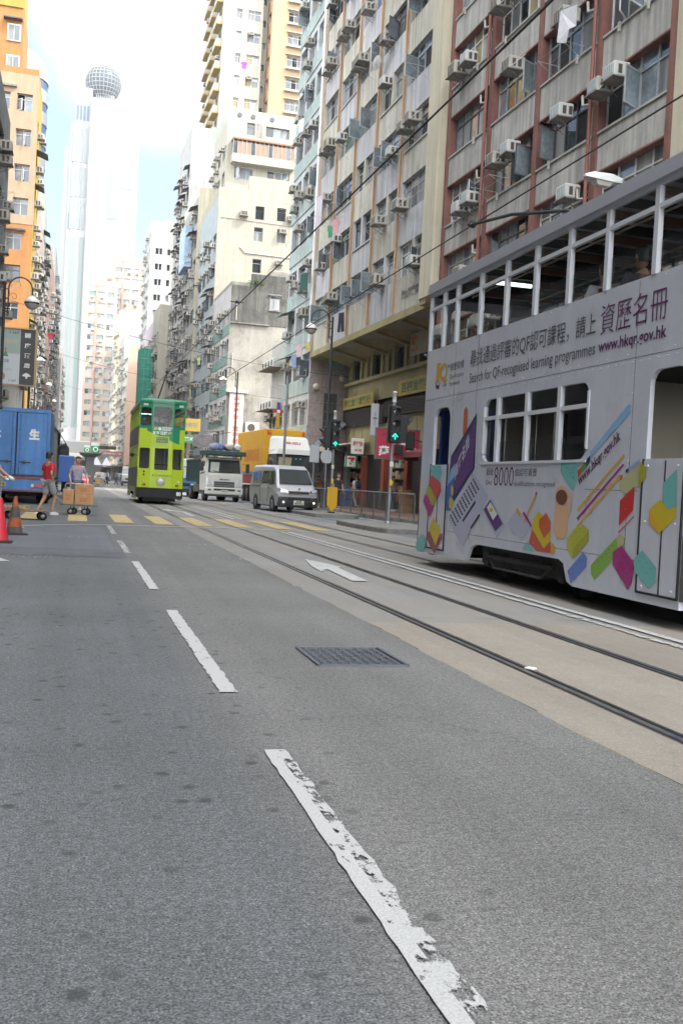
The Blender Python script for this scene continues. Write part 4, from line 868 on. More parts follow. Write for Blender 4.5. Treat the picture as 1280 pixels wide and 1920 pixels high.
# ================================================================ TRAMS
art_cols={'orange_red':(.50,.10,.03),'navy':(.03,.04,.09),'purple':(.10,.035,.17),'blue':(.06,.12,.38),'sky_blue':(.22,.40,.62),'yellow':(.55,.42,.02),'lavender':(.40,.42,.53),'ink':(.03,.03,.05),'white':(.62,.65,.66),'amber':(.60,.34,.03),'magenta':(.33,.02,.17),'brick_red':(.48,.08,.05),'teal':(.15,.42,.40),'olive':(.34,.32,.03),'maroon':(.25,.06,.08),'khaki':(.42,.42,.22),'red':(.48,.03,.025),'green':(.08,.28,.08),'peach':(.62,.38,.22),'coffee':(.14,.05,.03),'yellow_green':(.42,.42,.04),'cornflower':(.12,.20,.52),'leaf':(.20,.38,.06),'green_dark':(.12,.25,.04),'plum':(.22,.015,.12),'teal_dark':(.10,.32,.30)}
ART=[('orange_red',1,[13.715,2.407,13.646,2.453,13.571,2.398,13.552,2.098,13.715,2.033]),
('navy',1,[13.221,2.338,13.199,1.545,13.924,1.055,14.219,1.369,14.162,1.533,14.139,1.738]),
('purple',2,[13.252,2.217,13.23,1.569,13.904,1.129,14.123,1.484,14.085,1.68]),
('blue',3,[13.942,1.613,13.945,1.192,14.015,0.922,14.226,0.907,14.247,1.253]),
('sky_blue',4,[13.934,1.621,13.948,1.419,14.243,1.286,14.108,1.533]),
('yellow',4,[13.951,1.03,13.955,0.981,13.978,0.945,14.016,0.931,14.059,0.942,14.094,0.977,14.112,1.025,14.108,1.075,14.084,1.111,14.046,1.125,14.004,1.113,13.969,1.078]),
('yellow',4,[13.957,1.216,13.958,1.176,13.971,1.146,13.994,1.135,14.02,1.145,14.042,1.174,14.055,1.215,14.055,1.256,14.041,1.286,14.018,1.297,13.992,1.286,13.97,1.257]),
('lavender',1,[13.188,1.468,12.664,1.172,13.503,0.405,14.131,0.795]),
('ink',2,[13.21,1.404,13.167,1.379,13.196,1.36,13.24,1.385]),
('ink',2,[13.162,1.372,13.119,1.347,13.148,1.329,13.191,1.353]),
('ink',2,[13.113,1.34,13.071,1.316,13.099,1.297,13.142,1.321]),
('ink',2,[13.066,1.308,13.023,1.284,13.052,1.266,13.094,1.289]),
('ink',2,[13.018,1.277,12.976,1.253,13.004,1.234,13.047,1.258]),
('ink',2,[13.288,1.352,13.244,1.328,13.274,1.309,13.318,1.333]),
('ink',2,[13.239,1.32,13.195,1.296,13.225,1.277,13.269,1.301]),
('ink',2,[13.19,1.288,13.147,1.264,13.176,1.245,13.22,1.269]),
('ink',2,[13.142,1.257,13.099,1.233,13.128,1.214,13.171,1.238]),
('ink',2,[13.094,1.225,13.051,1.201,13.08,1.183,13.123,1.206]),
('ink',2,[13.367,1.3,13.322,1.276,13.352,1.256,13.397,1.281]),
('ink',2,[13.317,1.268,13.273,1.244,13.303,1.225,13.347,1.249]),
('ink',2,[13.268,1.236,13.224,1.212,13.254,1.193,13.298,1.217]),
('ink',2,[13.219,1.204,13.176,1.181,13.205,1.162,13.248,1.185]),
('ink',2,[13.17,1.173,13.127,1.149,13.156,1.13,13.2,1.154]),
('ink',2,[13.446,1.247,13.401,1.223,13.432,1.204,13.477,1.228]),
('ink',2,[13.396,1.215,13.352,1.191,13.382,1.172,13.426,1.196]),
('ink',2,[13.346,1.183,13.302,1.159,13.332,1.14,13.376,1.164]),
('ink',2,[13.297,1.152,13.253,1.128,13.283,1.109,13.327,1.132]),
('ink',2,[13.248,1.12,13.204,1.097,13.234,1.077,13.277,1.101]),
('ink',2,[13.527,1.194,13.481,1.17,13.512,1.15,13.557,1.174]),
('ink',2,[13.476,1.162,13.431,1.138,13.461,1.118,13.507,1.142]),
('ink',2,[13.426,1.13,13.381,1.106,13.411,1.087,13.456,1.111]),
('ink',2,[13.376,1.098,13.331,1.075,13.361,1.055,13.406,1.079]),
('ink',2,[13.326,1.067,13.282,1.044,13.312,1.024,13.356,1.048]),
('ink',2,[13.608,1.14,13.562,1.116,13.593,1.096,13.639,1.12]),
('ink',2,[13.557,1.108,13.511,1.084,13.542,1.064,13.588,1.088]),
('ink',2,[13.506,1.076,13.461,1.052,13.491,1.033,13.537,1.056]),
('ink',2,[13.455,1.045,13.411,1.021,13.441,1.001,13.486,1.025]),
('ink',2,[13.405,1.013,13.361,0.99,13.391,0.97,13.436,0.993]),
('ink',2,[13.69,1.086,13.644,1.061,13.675,1.041,13.722,1.066]),
('ink',2,[13.638,1.054,13.592,1.03,13.623,1.01,13.67,1.034]),
('ink',2,[13.587,1.022,13.541,0.998,13.572,0.978,13.618,1.002]),
('ink',2,[13.536,0.99,13.491,0.967,13.521,0.947,13.567,0.97]),
('ink',2,[13.485,0.959,13.44,0.935,13.471,0.915,13.516,0.939]),
('ink',2,[13.773,1.031,13.726,1.006,13.758,0.986,13.805,1.01]),
('ink',2,[13.721,0.999,13.674,0.975,13.706,0.954,13.752,0.978]),
('ink',2,[13.669,0.967,13.623,0.943,13.654,0.923,13.7,0.947]),
('ink',2,[13.617,0.935,13.572,0.912,13.602,0.891,13.649,0.915]),
('ink',2,[13.566,0.904,13.521,0.88,13.551,0.86,13.597,0.884]),
('ink',2,[13.857,0.975,13.81,0.951,13.842,0.93,13.889,0.954]),
('ink',2,[13.804,0.943,13.757,0.919,13.789,0.898,13.836,0.922]),
('ink',2,[13.752,0.911,13.705,0.887,13.737,0.867,13.784,0.891]),
('ink',2,[13.7,0.88,13.653,0.856,13.685,0.835,13.731,0.859]),
('ink',2,[13.648,0.848,13.602,0.825,13.633,0.804,13.679,0.828]),
('ink',2,[13.942,0.919,13.894,0.894,13.927,0.874,13.975,0.898]),
('ink',2,[13.889,0.887,13.841,0.863,13.873,0.842,13.921,0.866]),
('ink',2,[13.836,0.855,13.789,0.831,13.82,0.81,13.868,0.834]),
('ink',2,[13.783,0.823,13.736,0.8,13.768,0.779,13.815,0.803]),
('ink',2,[13.731,0.792,13.684,0.769,13.715,0.748,13.762,0.771]),
('ink',2,[14.028,0.862,13.98,0.838,14.013,0.817,14.061,0.841]),
('ink',2,[13.974,0.83,13.926,0.806,13.959,0.785,14.007,0.809]),
('ink',2,[13.921,0.798,13.873,0.774,13.905,0.753,13.953,0.777]),
('ink',2,[13.867,0.766,13.82,0.743,13.852,0.722,13.899,0.745]),
('ink',2,[13.814,0.735,13.767,0.712,13.799,0.691,13.846,0.714]),
('ink',2,[13.114,1.093,13.077,1.056,13.502,0.768,13.552,0.789]),
('ink',2,[12.931,0.916,12.896,0.887,13.194,0.682,13.233,0.703]),
('lavender',1,[12.551,1.152,12.059,0.794,12.303,0.615,12.831,0.965]),
('purple',2,[12.575,1.118,12.12,0.812,12.35,0.696,12.779,0.975]),
('white',3,[12.56,1.086,12.311,0.933,12.442,0.843,12.671,1.008]),
('amber',4,[12.461,0.981,12.467,0.967,12.487,0.955,12.515,0.95,12.545,0.953,12.568,0.963,12.578,0.977,12.572,0.992,12.552,1.004,12.523,1.009,12.494,1.006,12.471,0.996]),
('lavender',1,[11.752,0.997,11.278,0.813,11.512,0.637,11.649,0.711,11.724,0.668,11.985,0.826]),
('amber',2,[11.218,1.217,11.167,1.211,11.457,0.865,11.508,0.849]),
('magenta',2,[11.218,1.217,11.193,1.253,11.164,1.238,11.167,1.211]),
('amber',2,[11.744,1.011,11.692,1.03,11.582,0.955,11.624,0.93]),
('magenta',2,[11.541,0.977,11.496,0.996,11.26,0.841,11.271,0.807]),
('yellow',2,[11.239,0.909,11.089,1.021,10.98,0.966,11.06,0.904,11.056,0.825,10.903,0.696,10.747,0.803,10.744,0.674,10.902,0.572,11.238,0.789]),
('orange_red',3,[10.885,1.005,10.754,0.905,10.747,0.803,10.903,0.696,11.056,0.825,11.061,0.91]),
('brick_red',1,[11.253,0.788,10.902,0.572,10.744,0.674,10.713,0.535,11.085,0.526,11.308,0.623]),
('amber',1,[10.725,0.675,10.613,0.619,10.616,0.53,10.707,0.529]),
('teal',1,[11.369,0.619,11.497,0.522,11.143,0.515]),
('teal',1,[14.997,1.596,14.533,1.593,14.443,1.467,14.632,1.306,14.957,1.501]),
('brick_red',2,[14.899,1.45,14.491,1.325,14.448,1.2,14.643,1.069,15.032,1.337]),
('olive',3,[15.028,1.311,14.618,1.061,14.796,0.954,15.133,1.17]),
('magenta',2,[15.155,1.152,14.725,0.973,14.893,0.779,15.249,1.027]),
('yellow',2,[14.72,0.786,14.379,0.601,14.554,0.346,14.902,0.589]),
('maroon',1,[14.932,0.553,14.325,0.554,14.291,0.489,14.607,0.224,15.001,0.445]),
('teal',1,[15.232,0.5,14.98,0.377,15.158,0.207,15.449,0.202,15.488,0.342]),
('teal',1,[10.591,1.615,10.23,1.611,10.166,1.524,10.189,1.379,10.258,1.273,10.582,1.499]),
('sky_blue',1,[9.179,2.188,9.135,2.177,9.148,2.094,9.905,1.651,9.919,1.709]),
('navy',1,[9.915,1.676,9.901,1.609,9.985,1.535,9.995,1.619]),
('green',1,[9.995,1.619,9.985,1.535,10.08,1.477,10.083,1.558]),
('orange_red',1,[10.083,1.558,10.08,1.477,10.15,1.427,10.177,1.503]),
('amber',1,[9.218,1.679,9.198,1.656,10.112,1.048,10.129,1.081]),
('magenta',1,[9.218,1.578,9.193,1.563,10.113,0.946,10.131,0.979]),
('amber',1,[9.259,1.47,9.241,1.439,10.117,0.862,10.127,0.887]),
('khaki',1,[9.254,1.4,8.897,1.578,8.852,1.362,9.17,1.256,9.258,1.327]),
('sky_blue',2,[8.913,1.625,8.899,1.596,9.103,1.502,9.099,1.532]),
('navy',2,[9.099,1.532,9.103,1.502,9.153,1.473,9.153,1.515]),
('orange_red',2,[9.205,1.466,9.211,1.418,9.243,1.4,9.271,1.448]),
('olive',2,[8.866,1.589,8.754,1.531,8.754,1.427,8.863,1.362]),
('red',2,[8.969,1.349,8.97,1.101,9.225,0.934,9.231,1.194]),
('red',2,[8.947,1.048,8.941,1.037,9.22,0.855,9.229,0.869]),
('peach',1,[10.677,1.197,10.359,1.191,10.347,0.977,10.333,0.817,10.389,0.74,10.485,0.713,10.604,0.733,10.671,0.798]),
('peach',2,[10.363,1.224,10.377,1.167,10.429,1.123,10.505,1.106,10.586,1.119,10.65,1.159,10.679,1.217,10.665,1.276,10.611,1.319,10.533,1.336,10.453,1.321,10.391,1.28]),
('coffee',3,[10.375,1.204,10.388,1.159,10.436,1.125,10.506,1.111,10.579,1.121,10.637,1.152,10.662,1.197,10.648,1.243,10.598,1.276,10.528,1.29,10.455,1.279,10.399,1.247]),
('peach',1,[10.354,1.264,10.282,1.246,10.258,1.206,10.268,1.06,10.344,0.95,10.346,1.017,10.308,1.072,10.301,1.192,10.362,1.217]),
('yellow_green',1,[9.972,0.909,9.849,0.857,9.839,0.729,10.166,0.51,10.326,0.617,10.332,0.737,10.166,0.853]),
('olive',2,[9.847,0.844,9.839,0.729,10.166,0.51,10.172,0.628]),
('cornflower',1,[9.936,0.606,9.851,0.549,9.853,0.452,10.186,0.227,10.278,0.367]),
('leaf',1,[9.753,0.48,9.268,0.804,9.204,0.856,9.098,0.815,9.109,0.718,9.659,0.324,9.741,0.38]),
('khaki',2,[9.268,0.804,9.204,0.856,9.098,0.815,9.111,0.73,9.196,0.675]),
('magenta',3,[9.145,0.733,8.918,0.59,8.89,0.534,8.916,0.378,8.973,0.295,9.299,0.521,9.309,0.655]),
('teal',1,[8.739,0.716,8.477,0.566,8.471,0.42,8.595,0.349,8.865,0.501,8.868,0.63]),
('yellow',1,[8.662,1.118,8.488,1.225,8.312,1.13,8.203,1.178,8.201,1.068,8.472,0.894,8.656,1.003]),
('amber',2,[8.661,1.106,8.482,0.989,8.472,0.894,8.656,1.003]),
('teal',2,[8.229,1.517,8.203,1.178,8.312,1.13,8.425,1.193,8.445,1.383]),
('green_dark',3,[9.296,0.723,9.305,0.715,9.326,0.713,9.338,0.72,9.328,0.728,9.307,0.729]),
('green_dark',3,[9.366,0.676,9.375,0.668,9.397,0.666,9.408,0.673,9.398,0.681,9.377,0.683]),
('green_dark',3,[9.437,0.629,9.446,0.62,9.468,0.619,9.48,0.625,9.47,0.634,9.448,0.635]),
('green_dark',3,[9.508,0.581,9.518,0.572,9.54,0.571,9.552,0.577,9.542,0.586,9.52,0.587]),
('green_dark',3,[9.581,0.532,9.591,0.524,9.613,0.522,9.625,0.528,9.615,0.537,9.593,0.539]),
('plum',4,[9.118,0.675,9.127,0.667,9.148,0.666,9.159,0.672,9.149,0.68,9.129,0.682]),
('plum',4,[9.044,0.619,9.054,0.611,9.074,0.609,9.084,0.616,9.075,0.624,9.055,0.625]),
('plum',4,[8.972,0.563,8.981,0.555,9.0,0.553,9.011,0.56,9.002,0.568,8.982,0.569]),
('plum',4,[8.9,0.508,8.909,0.5,8.928,0.498,8.939,0.505,8.93,0.513,8.911,0.514]),
('plum',4,[9.192,0.621,9.201,0.613,9.222,0.611,9.233,0.618,9.223,0.626,9.203,0.628]),
('plum',4,[9.117,0.565,9.126,0.557,9.147,0.555,9.158,0.561,9.148,0.569,9.128,0.571]),
('plum',4,[9.043,0.509,9.052,0.501,9.072,0.499,9.083,0.505,9.074,0.514,9.054,0.515]),
('plum',4,[8.971,0.454,8.98,0.446,8.999,0.444,9.01,0.45,9.001,0.458,8.981,0.46]),
('blue',4,[9.966,0.507,9.977,0.498,10.001,0.496,10.014,0.503,10.003,0.512,9.979,0.514]),
('blue',4,[10.045,0.456,10.056,0.447,10.08,0.444,10.093,0.451,10.082,0.46,10.058,0.462]),
('blue',4,[10.126,0.404,10.137,0.395,10.161,0.392,10.174,0.399,10.163,0.408,10.139,0.41]),
('blue',4,[10.207,0.351,10.218,0.342,10.243,0.339,10.256,0.346,10.245,0.355,10.22,0.358]),
('olive',3,[9.926,0.827,9.936,0.819,9.96,0.817,9.973,0.824,9.962,0.833,9.938,0.834]),
('olive',3,[10.004,0.778,10.015,0.77,10.039,0.768,10.052,0.775,10.041,0.784,10.017,0.785]),
('olive',3,[10.084,0.729,10.095,0.72,10.119,0.719,10.132,0.726,10.121,0.734,10.097,0.736]),
('olive',3,[10.164,0.679,10.176,0.67,10.2,0.668,10.213,0.675,10.202,0.684,10.177,0.686]),
('olive',3,[10.022,0.861,10.033,0.852,10.057,0.851,10.07,0.858,10.059,0.866,10.035,0.868]),
('olive',3,[10.102,0.812,10.113,0.803,10.137,0.802,10.15,0.809,10.139,0.817,10.115,0.819]),
('olive',3,[10.183,0.762,10.194,0.753,10.218,0.752,10.232,0.759,10.22,0.768,10.196,0.769]),
('olive',3,[10.265,0.712,10.276,0.703,10.301,0.701,10.314,0.708,10.303,0.717,10.278,0.719]),
('teal_dark',3,[8.703,0.655,8.712,0.647,8.73,0.646,8.741,0.652,8.732,0.66,8.713,0.661]),
('teal_dark',3,[8.625,0.602,8.633,0.594,8.652,0.592,8.662,0.599,8.653,0.606,8.635,0.608]),
('teal_dark',3,[8.548,0.549,8.556,0.542,8.574,0.54,8.584,0.546,8.576,0.554,8.557,0.555]),
('teal_dark',3,[8.771,0.603,8.78,0.595,8.799,0.593,8.809,0.6,8.8,0.607,8.781,0.609]),
('teal_dark',3,[8.696,0.549,8.704,0.542,8.723,0.54,8.733,0.546,8.725,0.554,8.706,0.555]),
('teal_dark',3,[8.622,0.497,8.63,0.489,8.648,0.487,8.658,0.493,8.65,0.501,8.632,0.503]),
('teal_dark',3,[10.39,1.539,10.402,1.531,10.427,1.531,10.441,1.539,10.429,1.547,10.404,1.547]),
('teal_dark',3,[10.314,1.485,10.326,1.477,10.351,1.477,10.364,1.485,10.353,1.493,10.328,1.493]),
('teal_dark',3,[10.239,1.432,10.25,1.424,10.275,1.424,10.288,1.432,10.277,1.44,10.252,1.44]),
('teal_dark',3,[10.238,1.538,10.249,1.53,10.274,1.53,10.287,1.538,10.276,1.546,10.251,1.546]),
('teal_dark',3,[10.24,1.485,10.251,1.477,10.276,1.477,10.289,1.485,10.278,1.493,10.253,1.493]),
('teal_dark',3,[10.242,1.432,10.253,1.424,10.278,1.424,10.291,1.432,10.28,1.44,10.255,1.44])]
tsilver=M('tram_silver_paint',(.55,.57,.64),.30,.04,var=.06,vscale=1.1,streak=.07,coat=.35,dirt=(.40,.41,.45),dscale=1.2,dthr=.58); twhitef=M('tram_frame_white',(.58,.60,.64),.4); tlilac=M('tram_roof_grey',(.40,.41,.46),.5,.1)
tdark=M('tram_interior_dark',(.035,.032,.03),.8); tgl=M('tram_window_pane',(.04,.05,.055),.05,spec=1,alpha=.28); twood=M('tram_wood',(.14,.06,.03),.5); tblk=M('tram_underframe',(.035,.034,.033),.8,var=.4); tcream=M('tram_interior_cream',(.42,.38,.30),.7); tblue2=M('tram_end_blue',(.05,.12,.45),.35,coat=.3)
tgreen1=M('tram_lime_paint',(.42,.56,.02),.35,coat=.2,var=.05); tgreen2=M('tram_dark_green',(.015,.22,.10),.35,coat=.2); tgrime=M('tram_grey_panel',(.20,.20,.18),.6,var=.3,streak=.4); tframeg=M('tram_frame_lime',(.36,.50,.03),.4)
lampw=M('lamp_glass_clear',(.6,.6,.55),.1,spec=1); lampr=M('lamp_glass_red',(.35,.02,.01),.2,spec=1); lampa=M('lamp_glass_amber',(.5,.2,.02),.2,spec=1); rub=M('rubber_black',(.02,.02,.02),.8); chrome=M('bright_metal',(.5,.5,.5),.2,.9); mirr=M('mirror_glass',(.3,.32,.33),.08,.9)
tube_l=M('tube_light',(.8,.9,.85),.5,emit=(.75,1,.88),estr=.45)
textp=M('lettering_purple',(.10,.02,.10),.5); textk=M('lettering_charcoal',(.07,.07,.085),.5)
def tram(name,label,loc,rz,body,frame,roof,end,endside,L=8.2,H=4.52,flip=False,group=None,e=.42,c=.52):
    """local: y=0 front face, +y backwards, x=-1..1 half width, left (x<0) is the detailed side"""
    o=thing(name,label,'tram',loc,rz,group); hw=.99
    y0,y1=e,L-e
    def side(sx):
        fn=lambda u,v,w: (sx*(hw+w),u,v)
        a,b_=y0,y1
        outer=[(a,.2),(a+.95,.2),(a+2.15-.1,.2),(a+2.2,.24),(a+2.3,.44),(a+2.42,.48),(b_-2.47,.48),(b_-2.25,.42),(b_-2.12,.22),(b_,.2),(b_,4.40),(a,4.40)]
        # here u measured from the front (near) end
        holes=[]
        holes.append(rrect(a+.08,1.62,a+.72+.0,2.50,.18,corners=(0,0,1,1)) if flip else rrect(a+.08,1.62,a+.70,2.5,.15,corners=(0,0,1,1)))
        holes.append(rrect(a+1.92,1.63,a+4.86,2.5,.16))
        holes.append(rrect(b_-1.19,1.61,b_-.5,2.5,.2,corners=(0,0,1,1)))
        holes.append([(a+.06,3.46),(b_-.06,3.46),(b_-.06,4.33),(a+.06,4.33)])
        mb=MB(); mb.plate(outer,holes,fn,body,t=.05)
        p=mb.build('side_panel',o)
        fb=MB()
        def bar(u0,u1,v0,v1,w0=-.045,w1=.012,m=frame):
            x=sorted((sx*(hw+w0),sx*(hw+w1))); fb.box(x[0],x[1],u0,u1,v0,v1,m)
        for u in (.48,1.17,2.12,2.99,3.88,4.77,5.65,6.57,7.12,7.72): u=a+.06+(u-.48)*(b_-a-.12)/7.24; bar(u-.038,u+.038,3.46,4.33)
        bar(a+.06,b_-.06,4.10,4.15,-.04,.008)
        bar(a,b_,4.38,4.46,-.1,.05,roof); bar(a,b_,4.46,4.53,-.2,.035,roof)
        for u in (a+1.92,a+2.62,a+3.50,a+4.40,a+4.86): bar(u-.04,u+.04,1.63,2.5) if u not in (a+1.92,a+4.86) else bar(u-.02,u+.02,1.75,2.4,-.05,.012)
        bar(a+1.92,a+4.86,2.21,2.26,-.04,.008); bar(a+1.9,a+4.88,1.60,1.632,-.02,.014)
        fb.build('window_frame',o)
        gb=MB(); x=sx*(hw-.03)
        gb.face([(x,a+.06,3.46),(x,b_-.06,3.46),(x,b_-.06,3.8),(x,a+.06,3.8)],tgl); gb.face([(x,a+.06,4.12),(x,b_-.06,4.12),(x,b_-.06,4.33),(x,a+.06,4.33)],tgl)
        gb.face([(x,a+1.92,1.63),(x,a+4.86,1.63),(x,a+4.86,1.9),(x,a+1.92,1.9)],tgl); gb.face([(x,a+1.92,2.24),(x,a+4.86,2.24),(x,a+4.86,2.5),(x,a+1.92,2.5)],tgl)
        gb.build('window_pane',o)
        # door leaves (front door near a, rear door near b_)
        for (d0,d1,mid) in ((a+.02,a+.73,a+.33),(b_-1.21,b_-.46,b_-.86)):
            db=MB()
            db.plate([(d0+.02,.31),(d1-.02,.31),(d1-.02,1.60),(d0+.02,1.60)],[],lambda u,v,w:(sx*(hw+w),u,v),body,w=.012,t=.01)
            x=sorted((sx*(hw+.002),sx*(hw+.018)))
            db.box(x[0],x[1],d0-.005,d0+.015,.30,1.62,rub); db.box(x[0],x[1],d1-.015,d1+.005,.30,1.62,rub); db.box(x[0],x[1],mid-.008,mid+.008,.31,1.6,rub); db.box(x[0],x[1],d0,d1,.285,.305,rub)
            for uu in (d0+.1,d1-.1):
                for vv in (.36,1.0,1.55): db.sphere((sx*(hw+.014),uu,vv),.012,twhitef,6)
            db.build('door',o)
        rv=MB()
        for (v,st) in ((3.42,.22),(2.62,.16),(2.70,.21),(.62,.3),(1.6,.31)):
            u=a+.1
            while u<b_-.1:
                if v==3.42 or v>2.55 or (u>a+5 or u<a+1.8 or v<1.5): rv.sphere((sx*(hw+.003),u,v),.0065,body,5)
                u+=st
        for u in (a+1.02,a+5.2,b_-1.3):
            v=.6
            while v<3.4: rv.sphere((sx*(hw+.003),u,v),.0065,body,5); v+=.17
        rv.build('rivet',o,kind='stuff')
        sm=MB(); seam=M('panel_seam',(.16,.16,.18),.6)
        for u in (a+1.0,a+5.18,b_-1.28): x=sorted((sx*(hw+.0005),sx*(hw+.002))); sm.box(x[0],x[1],u-.004,u+.004,.52,3.44,seam)
        for v,(u0,u1) in ((2.66,(a+.02,b_-.02)),(.60,(a+.8,b_-1.25)),(1.3,(a+.8,a+1.9))): x=sorted((sx*(hw+.0005),sx*(hw+.0018))); sm.box(x[0],x[1],u0,u1,v-.003,v+.003,seam)
        sm.build('panel_seams',o,kind='stuff')
    side(-1); side(1)
    # ends: central panel and two raked corners
    for yy,sg,cb in ((0,1,end),(L,-1,end)):
        segs=[((-c,0),(c,0)),((-hw,e),(-c,0)),((c,0),(hw,e))]
        eb=MB(); ef=MB(); eg=MB()
        for q,((xa,ya),(xb,yb)) in enumerate(segs):
            A=Vector((xa,yy+sg*ya,0)); B=Vector((xb,yy+sg*yb,0)); d=(B-A); Ls=d.length; d.normalize(); nn=Vector((d.y,-d.x,0))*sg
            if sg<0: nn=Vector((d.y,-d.x,0)); nn=nn if nn.y>0 else -nn
            elif nn.y>0: nn=-nn
            fn=lambda u,v,w,A=A,d=d,nn=nn: tuple(A+d*u+nn*w+Vector((0,0,v)))
            hs=[rrect(.06,1.55,Ls-.06,2.5,.09),rrect(.05,3.42,Ls-.05,4.26,.10)] if q==0 else [rrect(.045,1.55,Ls-.06,2.45,.07),rrect(.045,3.42,Ls-.06,4.22,.09)]
            if q==0: hs[0]=rrect(.16,1.52,Ls-.16,2.46,.05)
            eb.plate([(0,.72 if body is tgreen1 else .9),(Ls,.72 if body is tgreen1 else .9),(Ls,3.30),(0,3.30)],[hs[0]],fn,cb,t=.04)
            eb.plate([(0,3.302),(Ls,3.302),(Ls,4.46),(0,4.46)],[hs[1]],fn,endside,t=.04)
            eb.plate([(0,.28),(Ls,.28),(Ls,.718 if body is tgreen1 else .898),(0,.718 if body is tgreen1 else .898)],[],fn,rub if body is tgreen1 else tblk,t=.04,w=.012)
            for h in hs:
                g1=MB(); g1.plate(h,[],fn,tgl,w=-.02); g1.build('end_window_pane',o)
            if q==0:
                z0=1.52
                for v0,v1 in ((z0,z0+.03),(2.43,2.46)): ef.plate([(.16,v0),(Ls-.16,v0),(Ls-.16,v1),(.16,v1)],[],fn,rub,w=.006)
                ef.plate([(.16,1.72),(Ls-.16,1.72),(Ls-.16,1.76),(.16,1.76)],[],fn,rub,w=.002)
        eb.build('end_panel',o)
        if ef.v: ef.build('end_window_frame',o)
    # floors, ceiling, roof
    mb=MB(); C=[(-c+.02,.03),(c-.02,.03),(hw-.06,e+.03),(hw-.06,L-e-.03),(c-.02,L-.03),(-c+.02,L-.03),(-hw+.06,L-e-.03),(-hw+.06,e+.03)]
    mb.loft([[(x,y,.50) for x,y in C],[(x,y,.56) for x,y in C]],tdark); mb.loft([[(x,y,2.56) for x,y in C],[(x,y,2.66) for x,y in C]],tdark); mb.build('deck',o)
    C2=[(-c-.04,-.06),(c+.04,-.06),(hw+.03,e-.03),(hw+.03,L-e+.03),(c+.04,L+.06),(-c-.04,L+.06),(-hw-.03,L-e+.03),(-hw-.03,e-.03)]
    mb=MB(); mb.loft([[(x,y,4.44) for x,y in C2],[(x,y,4.54) for x,y in C2],[(x*.9,y*.98+.09,4.60) for x,y in C2],[(x*.5,y*.96+.18,4.64) for x,y in C2]],roof)
    mb.build('roof',o)
    mb=MB()
    for i in range(17): mb.box(-.93,.93,.5+i*.48,.55+i*.48,4.34,4.438,tdark if i%2 else twood)
    mb.tube([(-.5,1,4.3),(-.5,L-1,4.3)],.015,tcream,5); mb.tube([(.5,1,4.3),(.5,L-1,4.3)],.015,tcream,5)
    mb.build('ceiling_rib',o)
    mb=MB()
    for i in range(8):
        for sx in (-1,1):
            y=1.2+i*.82; x0,x1=sorted((sx*.3,sx*.9)); mb.box(x0,x1,y,y+.4,3.05,3.10,twood); mb.box(x0,x1,y+.38,y+.42,3.05,3.55,twood); mb.box(x0,x1,y+.1,y+.3,2.66,3.05,tdark)
    for sx in (-1,1): x0,x1=sorted((sx*.55,sx*.92)); mb.box(x0,x1,2.2,6.8,.95,1.0,twood); mb.box(x0,x1,2.2,6.8,.56,.95,tdark)
    mb.build('seat',o)
    mb=MB()
    for x in (-.25,.25):
        for y in (1.4,3,4.6,6.2,7.6): mb.tube([(x,y,.56),(x,y,2.56)],.018,chrome,6)
    mb.tube([(-.7,5.9,4.28),(-.1,5.9,4.28)],.03,tube_l,6); mb.build('handrail',o)
    if 1:
        mb=MB(); mb.box(-.9,.9,1.9,1.94,.56,2.5,tcream); mb.build('partition',o); mb=MB(); mb.box(-.2,.9,L-1.75,L-1.71,.56,2.5,tcream); mb.build('partition',o)
    # truck and wheels
    mb=MB(); mb.box(-.7,.7,2.0,L-2.0,.30,.50,tblk); mb.box(-.85,.85,L/2-1.3,L/2+1.3,.22,.46,tblk)
    for y in (L/2-1.1,L/2+1.1): mb.tube([(-.6,y,.36),(.6,y,.36)],.05,tblk,8)
    for sx in (-1,1):
        mb.tube([(sx*.9,L/2-.95,.34),(sx*.9,L/2+.95,.34)],.035,tblk,6); mb.tube([(sx*.93,L/2-.7,.20),(sx*.93,L/2+.7,.20)],.02,tblk,6)
        for y in (-1.1,-.5,.5,1.1): mb.rbox(sx*.8-.07,sx*.8+.07,L/2+y-.09,L/2+y+.09,.18,.42,tblk,.02)
        mb.tube([(sx*.93,L/2-.7,.20),(sx*.9,L/2-.95,.34)],.02,tblk,6); mb.tube([(sx*.93,L/2+.7,.20),(sx*.9,L/2+.95,.34)],.02,tblk,6)
    for y in (.25,L-.25): mb.box(-.7,.7,y-.1,y+.1,.14,.30,tblk)
    mb.box(-.75,.75,1.0,1.35,.18,.32,tblk); mb.box(-.75,.75,L-1.35,L-1.0,.18,.32,tblk)
    mb.build('truck_frame',o)
    for y in (L/2-1.1,L/2+1.1):
        for sx in (-1,1):
            mb=MB(); mb.lathe([(.05,-.06),(.31,-.06),(.34,-.05),(.34,.05),(.12,.055),(.10,.09),(.04,.09)] if sx>0 else [(.04,-.09),(.10,-.09),(.12,-.055),(.34,-.05),(.34,.05),(.31,.06),(.05,.06)],tblk,(sx*.55,y,.345),18,'x'); mb.build('wheel',o)
    # trolley pole
    mb=MB(); mb.box(-.25,.25,L/2-.3,L/2+.3,4.62,4.72,tblk); mb.lathe([(.12,4.7),(.07,4.9)],tblk,(0,L/2,0),8); mb.build('trolley_base',o)
    return o
# --- the near tram (its far end is its front face at Y=15.85; near end out of frame)
T1=tram('tram','silver double decker tram with colourful course advert crossing the right foreground',(6.43,7.68,0),0,tsilver,twhitef,tlilac,tblue2,tsilver)
